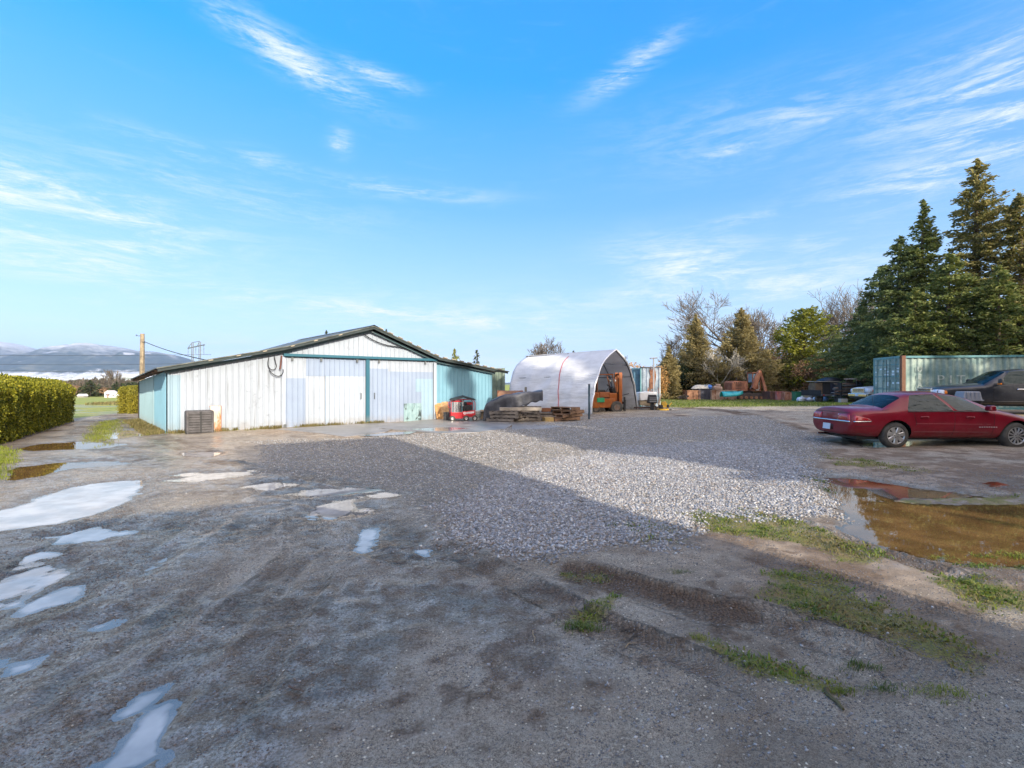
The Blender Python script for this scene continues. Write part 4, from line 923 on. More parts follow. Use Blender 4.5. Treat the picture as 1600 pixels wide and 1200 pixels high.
for s in (-1,1):
    part('guard_leg',M('guard_brown',(.22,.08,.03),.6,0,.3),lambda m:(m.tube([(-.72,s*.45,1.1),(-.72,s*.45,2.08)],.035,6)),fk)
    part('guard_leg',M('guard_brown',(.22,.08,.03),.6),lambda m:(m.tube([(.38,s*.45,1.1),(.12,s*.45,2.08)],.035,6)),fk)
part('overhead_guard',ORG,lambda m:([m.box((-.3,y_,2.10),(.95,.05,.04)) for y_ in (-.46,-.3,-.15,0,.15,.3,.46)],m.box((-.75,0,2.10),(.06,.97,.06)),m.box((.16,0,2.10),(.06,.97,.06))),fk)
for s in (-1,1):
    part('mast_rail',ORG,lambda m:(m.box((.62,s*.32,1.22),(.16,.09,1.98)),m.box((.70,s*.24,1.20),(.10,.08,1.94))),fk,bevel=.008)
part('lift_cylinder',BKM,lambda m:(m.cyl((.66,0,.3),(.66,0,1.9),.045)),fk)
for z in (.3,1.1,2.1): part('mast_crossbar',ORG if z>2 else BKM,lambda m:m.box((.62,0,z),(.08,.66,.1)),fk)
part('carriage',BKM,lambda m:(m.box((.84,0,.55),(.07,.9,.1)),m.box((.84,0,.25),(.07,.9,.1)),m.box((.84,-.36,.5),(.08,.08,.75)),m.box((.84,.36,.5),(.08,.08,.75))),fk)
for s in (-1,1): part('fork',BKM,lambda m:(m.box((.90,s*.28,.4),(.05,.12,.65)),m.box((1.42,s*.28,.07),(1.05,.12,.04),ry=.01)),fk)
def wheel(par,loc,r,w,tm=TYR,rm=RIMG,hubr=.5,rz=0):
    Mx=Matrix.Translation(loc)@Matrix.Rotation(rz,4,'Z')@Matrix.Rotation(PI/2,4,'X')
    w_=MB(); w_.lathe([(r*hubr,-w/2),(r*.9,-w/2),(r,-w*.36),(r,w*.36),(r*.9,w/2),(r*hubr,w/2)],n=28,M=Mx); a=w_.build('wheel',tm,par,smooth=True)
    h=MB(); h.lathe([(0,-w*.28),(r*hubr*.3,-w*.34),(r*hubr*.32,-w*.25),(r*hubr*.95,-w*.35),(r*hubr*1.01,-w*.5),(r*hubr*1.01,w*.5),(0,w*.4)],n=24,M=Mx); h.build('rim',rm,a,smooth=True)
    for k in range(5):
        b=MB(); an=2*PI*k/5; b.cyl(Mx@Vector((r*hubr*.5*math.cos(an),r*hubr*.5*math.sin(an),w*.40)),Mx@Vector((r*hubr*.5*math.cos(an),r*hubr*.5*math.sin(an),w*.2)),r*.04,n=6); 
    return a
for s in (-1,1): wheel(fk,(.34,s*.48,.33),.33,.24); wheel(fk,(-.80,s*.42,.24),.24,.18)
for s in (-1,1):
    part('headlight',M('lamp_glass',(.6,.6,.55),.2),lambda m:m.cyl((.26,s*.4,1.75),(.33,s*.4,1.75),.07),fk)
part('gas_bottle',M('dull_grey',(.2,.2,.2),.5,.4),lambda m:m.cyl((-.98,-.3,1.28),(-.98,.3,1.28),.15),fk,smooth=True)
# ================================================================ CONTAINERS
def container(name,label,loc,rz,L_,matn,H_=2.6,Wd=2.44,doors=True,rust=.3,group=None,frame=None):
    "origin at near corner on the ground; long side along +X, short side along +Y"
    t=thing(name,label,'shipping container',loc,rz,group); fr=frame or matn
    pit=.278; dp=.045
    def corr(p0,ax,nrm,ln,z0,z1):
        m=MB(); P=[]; k=0; x=0.1; prof=[(0,0),(.07,0),(.14,1),(.21,1)]
        pts=[(0.0,0)]
        while x<ln-.12:
            for f,h in ((0,0),(.07,0),(.139,1),(.209,1)): 
                if x+f<ln-.05: pts.append((x+f,h))
            x+=pit
        pts.append((ln,0))
        m.grid([[p0+ax*a-nrm*(h*dp)+Vector((0,0,z)) for z in np.linspace(z0,z1,4)] for a,h in pts]); return m
    X,Y=Vector((1,0,0)),Vector((0,1,0))
    corr(Vector((.06,.05,0)),X,-Y,L_-.12,.16,H_-.1).build('side_panel',matn,t)
    corr(Vector((.06,Wd-.05,0)),X,Y,L_-.12,.16,H_-.1).build('side_panel',matn,t)
    corr(Vector((L_-.05,.06,0)),Y,X,Wd-.12,.16,H_-.1).build('end_panel',matn,t)
    part('roof',matn,lambda m:m.box((L_/2,Wd/2,H_-.06),(L_-.1,Wd-.08,.05)),t); part('floor_frame',fr,lambda m:(m.box((L_/2,.04,.08),(L_,.09,.16)),m.box((L_/2,Wd-.04,.08),(L_,.09,.16)),m.box((L_/2,Wd/2,.10),(L_-.2,Wd-.2,.08))),t)
    for y_ in (.035,Wd-.035): part('top_rail',fr,lambda m:m.box((L_/2,y_,H_-.06),(L_-.3,.075,.10)),t)
    for x_ in (.07,L_-.07):
        for y_ in (.07,Wd-.07): part('corner_post',fr if rust<.5 or (x_>1 or y_>1) else M('rusty_post',(.28,.10,.05),.8,0,.4,(.20,.12,.07)),lambda m:m.box((x_,y_,H_/2),(.17,.17,H_+.01)),t,bevel=.01)
    if doors:
        for s in (0,1):
            y0=.16+s*(Wd-.32)/2; wd=(Wd-.32)/2
            d=part('door',matn,lambda m:m.box((-.0,y0+wd/2,H_/2),(.05,wd-.02,H_-.24)),t,bevel=.01)
            for zz in (.40,1.0,1.62,2.2): part('rib',fr,lambda m:m.box((-.03,y0+wd/2,zz),(.03,wd-.06,.05)),d)
            for k in (.25,.72):
                yy=y0+wd*k; part('lock_rod',M('galvanised_rod',(.16,.26,.27),.5,.3),lambda m:m.tube([(-.07,yy,.12),(-.07,yy,H_-.10)],.019,6),d)
                part('rod_handle',M('galvanised_rod',(.16,.26,.27),.5,.3),lambda m:m.box((-.09,yy+.12,1.05+.06*k),(.02,.3,.035)),d)
                for zz in (.2,.8,1.4,2.0,2.4): part('rod_bracket',fr,lambda m:m.box((-.055,yy,zz),(.04,.10,.05)),d)
            rr=random.Random(s+3)
            for zz in (2.0,1.86,1.72,1.3,1.2,.7,.6):
                for k in (.12,.48,.86):
                    if rr.random()<.55: part('marking',M('faded_white_mark',(.55,.66,.70),.6,0,.25),lambda m:m.box((-.028,y0+wd*k,zz),(.004,.16+.1*rr.random(),.05+.05*rr.random())),d)
        part('door_header',fr,lambda m:m.box((.0,Wd/2,H_-.06),(.10,Wd-.3,.12)),t); part('door_gasket',M('gasket',(.02,.03,.03),.8),lambda m:m.box((-.03,Wd/2,H_/2),(.012,.03,H_-.3)),t)
    return t
def letters(par,txt,loc,rot,size,mat,name='lettering',extr=.002,sx=1):
    c=bpy.data.curves.new(name,'FONT'); c.body=txt; c.size=size; c.extrude=extr; c.align_x='CENTER'; c.align_y='CENTER'; c.space_line=.8
    tmp=bpy.data.objects.new('tmp',c); COL.objects.link(tmp); dg=bpy.context.evaluated_depsgraph_get(); me=bpy.data.meshes.new_from_object(tmp.evaluated_get(dg)); bpy.data.objects.remove(tmp)
    o=bpy.data.objects.new(name,me); me.materials.clear(); me.materials.append(mat); COL.objects.link(o); o.parent=par; o.location=loc; o.rotation_euler=rot; o.scale=(sx,1,1); return o
CTEAL=M('container_teal',(.15,.27,.26),.5,0,.3,(.46,.54,.44),.9,bump=.1,rust=.12); CTR=M('container_teal_trim',(.09,.24,.25),.5,0,.3,rust=.2)
cx,cy=18.6,23.5; rzC=math.atan2(-.17,.985)
c1=container('shipping_container','long faded teal shipping container with rusty corner post behind the dark pickup',(cx,cy,.33),rzC,12.0,CTEAL,rust=.9,frame=CTR)
FW=M('faded_white_lettering',(.38,.46,.42),.6,0,.4,(.52,.58,.52),6)
for i,ch in enumerate('UEAR'): letters(c1,ch,(.75,-.005,1.95-.38*i),(PI/2,0,0),.34,FW)
for i,ch in enumerate('PIT'): letters(c1,ch,(1.62+.42*i,-.006,1.45),(PI/2,0,0),.55,FW,sx=1.2)
for k in range(3): part('block',M('timber_block',(.2,.16,.12),.9),lambda m:m.box((.3+k*5.6,.4,-.08),(.4,.5,.2)),c1)
CGRN=M('container_green',(.12,.17,.13),.6,0,.3,(.20,.25,.19),1.2,rust=.25)
d=31.5; xg=XD(772,d)
c2=container('shipping_container','dark green shipping container squeezed between the barn and the white shelter',(xg-5.2,d-1.4,0),math.radians(14),6.06,CGRN,2.6,doors=False)
CBLU=M('container_blue_grey',(.16,.24,.30),.5,0,.35,(.42,.47,.52),1.3,rust=.28,rustcol=(.40,.13,.05),rsc=1.1)
d=30.3; p0=(XD(1001,d),d)
t_=thing('storage_container','short blue-grey metal container with a big rust patch right of the shelter','container',(p0[0],p0[1],0),math.radians(-6))
WL3=1.15
m=MB(); P=[]; prof3=[(0,0),(.08,0),(.12,1),(.20,1)]; x=0; pts=[(0,0)]
while x<WL3-.1:
    for f,h in ((.02,0),(.09,0),(.13,1),(.21,1)):
        if x+f<WL3: pts.append((x+f,h))
    x+=.24
pts.append((WL3,0)); m.grid([[Vector((a,-h*.04,z)) for z in (0.05,.9,1.8,2.58)] for a,h in pts]); m.build('front_panel',CBLU,t_)
part('wall',M('container_blue',(.05,.15,.22),.55,0,.3,(.08,.20,.28)),lambda m:m.box((WL3/2,2.6,1.29),(WL3-.02,5.1,2.56)),t_)
part('wall',M('container_blue',(.05,.15,.22),.55),lambda m:m.box((-.25,.3,1.29),(.5,.06,2.58)),t_); 
part('top_rail',STL,lambda m:(m.box((WL3/2,-.02,2.6),(WL3+.06,.1,.06))),t_)
part('corner_post',CTR,lambda m:(m.box((0,-.02,1.3),(.07,.08,2.6))),t_); part('corner_post',M('pale_post',(.45,.5,.5),.6),lambda m:(m.box((WL3,-.02,1.3),(.06,.08,2.6))),t_)
RUSTP=M('rust_flake',(.20,.07,.03),.85,0,.5,(.34,.16,.08),3)
m=MB(); rr=random.Random(5)
for k in range(40):
    zc=.95+1.55*rr.random(); xc=.50+.34*rr.random()+.08*math.sin(zc*4); ww=.02+.06*rr.random(); hh=.08+.3*rr.random()
    poly_=[(xc+ww*math.cos(a)*(.6+.6*rr.random()),zc+hh*math.sin(a)*(.6+.6*rr.random())) for a in [2*PI*i/9 for i in range(9)]]
    m.add([(a,-.047-.0007*k,b) for a,b in poly_],[tuple(range(9))])
m.build('rust_patch',RUSTP,t_,solid=.002)
# T shaped lamp post in front of it
d=29.2; t_=thing('lamp_post','thin grey post with a flat T-shaped head in front of the rusty container','lamp post',(XD(1021.3,d),d,0))
part('post',M('galvanised',(.38,.38,.38),.5,.4),lambda m:m.tube([(0,0,-.1),(0,0,ZD(560,d))],.045,8),t_,smooth=True)
part('lamp_head',M('lamp_grey',(.22,.22,.24),.5),lambda m:m.box((0,0,ZD(559.5,d)),(.42,.2,.07),ry=-.06),t_,bevel=.015)
# white boat-like hull panel on a trailer frame, black outboard, yellow machine
d=28.2; X0=XD(1000.5,d); X1=XD(1026,d)
t_=thing('boat','small white boat hull with a tan lower side on a low trailer beside the shelter','boat',(X0,d,0))
wl=X1-X0
part('hull',M('white_gelcoat',(.80,.80,.78),.3,0,.08),lambda m:m.prism([(0,.62),(wl,.72),(wl+.02,1.12),(wl*.5,1.14),(-.02,1.10)],.9,Matrix.Translation((0,.9,0))@Matrix.Rotation(PI/2,4,'X')),t_,bevel=.04)
part('keel',M('tan_hull',(.36,.28,.18),.6,0,.25),lambda m:m.prism([(0,.36),(wl*.5,.30),(wl,.40),(wl,.70),(0,.61)],.8,Matrix.Translation((0,.86,0))@Matrix.Rotation(PI/2,4,'X')),t_,bevel=.05)
part('trailer_frame',M('rusty_frame',(.10,.06,.05),.8,0,.4),lambda m:(m.box((.5,.1,.22),(1.7,.06,.08)),m.box((.5,.8,.22),(1.7,.06,.08)),m.box((.1,.45,.20),(.06,.8,.06)),m.box((1.1,.45,.2),(.06,.8,.06))),t_)
wheel(t_,(.75,-.05,.19),.19,.12)
d=27.6; t_=thing('outboard_motor','black and grey outboard motor cowl standing against the white boat','outboard motor',(XD(1019,d),d,0))
part('cowl',BKM,lambda m:(m.box((0,0,.72),(.52,.4,.42),top=(.8,.8)),m.box((0,0,.95),(.40,.34,.06))),t_,bevel=.06)
for z in (.60,.70,.80): part('louvre',M('grey_plastic',(.28,.28,.29),.5),lambda m:m.box((0,-.205,z),(.40,.02,.035)),t_)
part('leg',BKM,lambda m:(m.box((0,0,.32),(.16,.2,.5)),m.box((0,0,.07),(.34,.12,.05))),t_,bevel=.02)
d=28.0; t_=thing('wooden_stake','pale split wooden stake leaning beside the yellow machine','stake',(XD(1030,d),d,0))
part('stake',M('pale_wood',(.50,.38,.26),.8,0,.3),lambda m:(m.box((.04,0,.72),(.10,.05,.62),ry=.25,top=(.6,.6)),m.box((.0,.05,.35),(.08,.05,.6))),t_)
YEL=M('machine_yellow',(.62,.36,.02),.5,0,.3,rust=.25); d=27.2
t_=thing('garden_machine','small battered yellow engine and mower deck on the ground right of the boat','machine',(XD(1036,d),d,0))
part('deck',YEL,lambda m:m.lathe([(0,.22),(.28,.22),(.36,.14),(.38,.04),(.34,.04)],n=16),t_,smooth=True)
part('engine',YEL,lambda m:(m.box((.05,0,.42),(.36,.32,.28),top=(.8,.8)),m.cyl((.05,0,.5),(.05,0,.62),.12)),t_,bevel=.03)
part('engine_block',BKM,lambda m:(m.box((-.16,-.1,.33),(.2,.2,.2)),m.box((.22,-.16,.36),(.12,.1,.16))),t_,bevel=.02)
part('handle',YEL,lambda m:m.tube([(.2,0,.2),(.45,.05,.5),(.5,.05,.55)],.03,6),t_)
for s in (-1,1): wheel(t_,(-.32,s*.22,.10),.10,.06); wheel(t_,(.34,s*.22,.10),.10,.06)
# ================================================================ PALLETS, TARP, WASHER
PW=[M('pallet_grey_wood',(.15,.12,.095),.85,0,.35,(.24,.20,.165),5,bump=.2),M('pallet_brown_wood',(.20,.11,.06),.85,0,.35,(.32,.19,.11),5,bump=.2),M('pallet_pale_wood',(.30,.25,.19),.8,0,.25,(.40,.34,.27),5)]
def make_pallet(label,loc,rz,wood,group='wooden pallets stacked by the shelter',tilt=0,L_=1.2,Wd=1.0):
    t=thing('pallet',label,'pallet',loc,rz,group); t.rotation_euler=(tilt*.5,tilt,rz)
    for i in range(6):
        part('deck_board',wood,lambda m:m.box((-L_/2+.07+i*(L_-.14)/5,random.uniform(-.01,.01),.125),(.12,Wd,.022)),t)
    for i in range(3):
        part('stringer',wood,lambda m:m.box((0,-Wd/2+.03+i*(Wd-.06)/2,.07),(L_,.045,.088)),t)
    for i in range(3): part('bottom_board',wood,lambda m:m.box((-L_/2+.07+i*(L_-.14)/2,0,.013),(.12,Wd,.022)),t)
    return t
d0=1.58*F
def at(x,d): return (XD(x,d),d)
px_,py_=at(798,19.9)
lab=['bottom pallet of the grey stack under the tarpaulin','second pallet from the ground under the tarpaulin','third pallet up under the tarpaulin, shifted sideways']
for i in range(3): make_pallet(lab[i],(px_-.25+.03*i+.10*(i%2),py_+.35,.06+.145*i),math.radians(-24+6*i),PW[0])
qx,qy=at(823,20.4)
lab=['lowest grey pallet of the pile right of the tarpaulin','second grey pallet of the pile right of the tarpaulin','third grey pallet of the pile right of the tarpaulin','topmost grey pallet of the pile right of the tarpaulin']
for i in range(4): make_pallet(lab[i],(qx+.03*(i%2),qy+.3,.05+.15*i),math.radians(10-9*i),PW[0],L_=1.0)
rx,ry=at(882,20.6)
lab=['bottom brown pallet of the leaning pile near the post','second brown pallet of the leaning pile near the post','third brown pallet of the leaning pile near the post','small top brown pallet of the leaning pile near the post']
for i in range(4): make_pallet(lab[i],(rx+.12*i-.25*(i==3)-.05,ry+.2,.06+.14*i),math.radians(18+13*i),PW[1],tilt=-.05*(i<3)+.02,L_=1.15-.12*i)
for i,(px1,w_,lb) in enumerate([(800,1.0,'pale weathered beam lying across the stack under the tarpaulin'),(828,.95,'pale beam end sticking out of the grey pallet stack')]):
    x,y=at(px1,19.7); t_=thing('timber_beam',lb,'beam',(x,y+.05,.52+.0*i),math.radians(6-14*i)); part('beam',PW[2],lambda m:m.box((0,0,.06),(w_,.16,.13)),t_,bevel=.01)
x,y=at(858,20.3); t_=thing('timber_beam','yellow sawn beam on the ground between the pallet piles','beam',(x-.05,y,.04),math.radians(12))
part('beam',M('yellow_timber',(.38,.26,.10),.75,0,.25),lambda m:m.box((0,0,.09),(.36,.5,.17)),t_,bevel=.01)
x,y=at(850,20.7); t_=thing('timber_beam','grey plank bundle behind the yellow beam','beam',(x,y+.1,.03),math.radians(5)); part('beam',PW[0],lambda m:(m.box((0,0,.19),(.7,.5,.12)),m.box((.02,.1,.31),(.6,.4,.08))),t_,bevel=.01)
x,y=at(853,21.4); t_=thing('clay_block','orange brick-like block on the plank bundle','block',(x,y,.38),.1); part('block',M('orange_clay',(.28,.12,.06),.85,0,.3),lambda m:m.box((0,0,.08),(.38,.25,.16)),t_,bevel=.01)
x,y=at(858,22.3); t_=thing('scrap_heap','low heap of dark scrap boards behind the pallet piles','scrap heap',(x,y,0))
rr=random.Random(9)
for k in range(16): part('board',M('dark_scrap',(.07,.06,.05),.9,0,.5,(.14,.11,.09)),lambda m:m.box((rr.uniform(-1.0,.9),rr.uniform(-.3,.3),.12+.5*rr.random()),(rr.uniform(.3,.9),.12,.05),rz=rr.uniform(-.6,.6),ry=rr.uniform(-.25,.25)),t_)
# tarpaulin: stiff grey-black sheet draped over the pallets, ends hanging
TARP=M('tarpaulin',(.035,.038,.050),.45,0,.35,(.09,.093,.11),3,bump=.4,bscale=14)
tx,ty=at(757,20.5); t_=thing('tarpaulin','stiff grey-black tarpaulin draped over the pallet stack like a bent slab','tarpaulin',(tx,ty,0))
def tarp(u,v):
    # u along (0..1) left->right in view, v across front->back
    X=(XD(847,20.9)-tx)*u; 
    zt=float(np.interp(u,[0,.03,.12,.35,.6,.85,1],[.50,.74,.90,1.12,1.20,1.26,1.30]))
    zb=float(np.interp(u,[0,.1,.3,.45,.7,1],[.0,.02,.15,.50,.72,.90]))
    k=np.clip(v/.32,0,1); z=zb+(zt-zb)*k
    y=-.35+.9*u*.3+(v-.32)*1.5*(v>.32)+.04*math.sin(u*23)*(1-k)+.03*math.sin(u*9+v*7)
    z+=.02*math.sin(u*17+v*5)+.03*math.sin(u*41)*(1-k)
    if v>.8: z-=(v-.8)*1.6
    return Vector((X,y,z))
m=MB(); m.grid([[tarp(i/48,j/20) for j in range(21)] for i in range(49)]); m.build('sheet',TARP,t_,smooth='all',solid=.03)
m=MB(); m.grid([[Vector((tarp(0,j/20).x-.05*(1-k/4),tarp(0,j/20).y,tarp(0,j/20).z*k/4+.01)) for k in range(5)] for j in range(21)]); m.build('end_flap',TARP,t_,smooth='all',solid=.02)
# rusty log/roll behind the tarp
x,y=at(797,22.6); t_=thing('rusty_drum','rust-brown drum lying behind the grey tarpaulin','drum',(x,y,0),.1)
m=MB(); m.lathe([(0,-.6),(.27,-.6),(.29,-.57),(.28,-.2),(.295,-.18),(.28,-.16),(.28,.2),(.295,.22),(.28,.24),(.29,.57),(.27,.6),(0,.6)],n=24,M=Matrix.Translation((0,0,1.0))@Matrix.Rotation(PI/2,4,'Y')); m.build('barrel',M('rusty_drum_paint',(.22,.12,.07),.8,0,.4,rust=.6),t_,smooth=True)
part('stand',PW[0],lambda m:(m.box((-.35,0,.36),(.1,.5,.72)),m.box((.35,0,.36),(.1,.5,.72))),t_)
x,y=at(821.5,23.2); t_=thing('fence_post','short dark wooden post poking up behind the tarpaulin','post',(x,y,0)); part('post',M('old_post',(.16,.15,.13),.9),lambda m:m.box((0,0,.72),(.13,.13,1.44),top=(.8,.8)),t_)
# pressure washer trolley
x,y=at(722,20.6); ws=thing('pressure_washer','red pressure washer trolley with silver boiler and black canopy by the blue wall','pressure washer',(x,y,.04),math.radians(16))
RDP=M('washer_red',(.50,.015,.025),.35,0,.2,dirt=.15); SIL=M('brushed_steel',(.62,.60,.58),.25,.85,.15)
part('base',RDP,lambda m:(m.box((-.25,0,.24),(.5,.5,.26)),m.box((.25,-.02,.22),(.5,.48,.10))),ws,bevel=.02)
part('sign_panel',RDP,lambda m:m.box((.24,-.27,.33),(.54,.03,.20),ry=-.08),ws,bevel=.01)
WHP=M('white_print',(.80,.78,.76),.5); 
m=MB(); m.lathe([(.028,-.003),(.055,-.003),(.055,.003),(.028,.003),(.028,-.003)],c=(.06,-.29,.34),n=14,M=Matrix.Rotation(PI/2,4,'X')); m.build('emblem',WHP,ws)
part('lettering',WHP,lambda m:[m.box((.15+.048*i,-.289,.345+.004*i),(.034,.006,.085),ry=.2) for i in range(7)],ws)
for xx,yy in ((-.5,-.24),(-.5,.24),(.5,-.24),(.5,.24)): part('frame_post',RDP if xx<0 else RDP,lambda m:m.tube([(xx,yy,.12),(xx,yy,.78),(xx*.8,yy,.90)],.016,6),ws,smooth=True)
part('frame_hoop',RDP,lambda m:(m.tube([(-.5,-.24,.78),(-.62,-.24,.80),(-.62,-.24,.58),(-.5,-.24,.58)],.013,6),m.tube([(-.4,-.24,.9),(.4,-.24,.9),(.5,-.24,.78)],.016,6),m.tube([(-.4,.24,.9),(.4,.24,.9)],.016,6)),ws)
part('boiler',SIL,lambda m:m.lathe([(0,.36),(.22,.36),(.22,.82),(.18,.86),(0,.86)],c=(-.24,0,0),n=24),ws,smooth=True)
part('boiler_band',RDP,lambda m:m.lathe([(.225,.80),(.235,.80),(.235,.86),(.225,.86)],c=(-.24,0,0),n=24),ws,smooth=True)
part('engine',BKM,lambda m:(m.box((.22,0,.52),(.36,.34,.26)),m.cyl((.2,-.2,.55),(.2,-.12,.55),.12),m.box((.1,-.05,.72),(.16,.2,.12))),ws,bevel=.03)
part('fuel_tank',RDP,lambda m:m.box((.28,.05,.72),(.3,.26,.12)),ws,bevel=.04)
part('muffler',SIL,lambda m:m.cyl((.02,-.12,.62),(.02,-.12,.9),.04),ws,smooth=True)
m=MB(); m.grid([[Vector((-.48+.98*i/8,-.36+.72*j/4,1.05-.13*abs(i-4)/4-.02*abs(j-2))) for j in range(5)] for i in range(9)]); m.build('canopy',M('canopy_black',(.025,.03,.03),.6),ws,solid=.045)
for xx in (-.45,.05): wheel(ws,(xx if xx<0 else .12,-.27,.12),.12,.07,rm=SIL); wheel(ws,(.48 if xx>0 else -.45,.27 if xx<0 else -.27,.12),.12,.07,rm=SIL)
x,y=at(706,20.9); t_=thing('crate','low black plastic crate between the chipboard and the red washer','crate',(x-.1,y-.1,.04),.1)
part('body',M('crate_black',(.03,.03,.033),.5),lambda m:(m.box((0,0,.02),(.46,.34,.03)),m.box((0,-.16,.18),(.46,.02,.34)),m.box((0,.16,.18),(.46,.02,.34)),m.box((-.22,0,.18),(.02,.30,.34)),m.box((.22,0,.18),(.02,.30,.34))),t_,bevel=.01)
part('rim',M('crate_black',(.03,.03,.033),.5),lambda m:(m.box((0,-.175,.33),(.50,.03,.04)),m.box((0,-.175,.12),(.48,.03,.03))),t_)
x,y=at(745.5,20.9); t_=thing('bucket','grimy white plastic bucket with lid right of the red washer','bucket',(x,y,.04))
m=MB(); m.lathe([(0,0),(.14,0),(.165,.36),(.18,.36),(.18,.41),(0,.42)],n=20); m.build('pail',M('white_plastic',(.60,.60,.57),.5,0,.15,dirt=.3),t_,smooth=True)
part('handle',STL,lambda m:m.tube([(-.17,0,.34),(-.19,-.1,.2),(0,-.2,.12),(.19,-.1,.2),(.17,0,.34)],.006,5),t_)
part('label_band',M('greenish_band',(.35,.42,.38),.5),lambda m:m.lathe([(.152,.12),(.163,.28)],n=20),t_)
x,y=at(752,21.6); t_=thing('cardboard_box','sagging cardboard box beside the tarpaulin\'s left end','box',(x,y,.02),.3); part('box',M('wet_cardboard',(.36,.26,.16),.85,0,.3),lambda m:(m.box((0,0,.2),(.4,.3,.4)),m.box((.05,-.2,.40),(.3,.16,.02),rx=.4)),t_)
# sticks and branches lying on the yard
def stick(name,label,a,b,r,z=.01,mat=None):
    p=Vector((*G(*a),0)); q=Vector((*G(*b),0)); m=MB(); L_=(q-p).length; n=7; rr=random.Random(int(a[0]))
    P=[Vector(((p.lerp(q,i/n)).x-p.x+rr.uniform(-.006,.006),(p.lerp(q,i/n)).y-p.y,gh(*(p.lerp(q,i/n)).xy)+z+rr.uniform(0,.012))) for i in range(n+1)]
    m.tube(P,[r*(1-.5*i/n) for i in range(n+1)],5); o=m.build(name,mat or M('twig_bark',(.13,.085,.06),.8,0,.3),None,smooth=True); o.location=(p.x,p.y,0); tag(o,label,'stick')
stick('stick','small brown twig lying on the dark gravel at the bottom of the yard',(452,1083),(474,1093),.006)
stick('stick','straw-coloured stem on the mud left of the middle grass clumps',(832,995),(836,1012),.003,mat=M('straw',(.42,.3,.16),.8))
stick('stick','forked straw stem lying on grey grit near the centre',(977,1020),(991,1010),.003,mat=M('straw',(.42,.3,.16),.8))
stick('broken_branch','pale broken branch end at the foot of the long hedge',(-2,690),(11,682),.05,.10,M('pale_branch',(.55,.42,.28),.8))
stick('broken_branch','brown mossy branch lump lying by the bottom grass clumps',(1290,1085),(1318,1118),.013,.004,M('mossy_bark',(.10,.07,.04),.95,0,.5,(.16,.13,.05)))
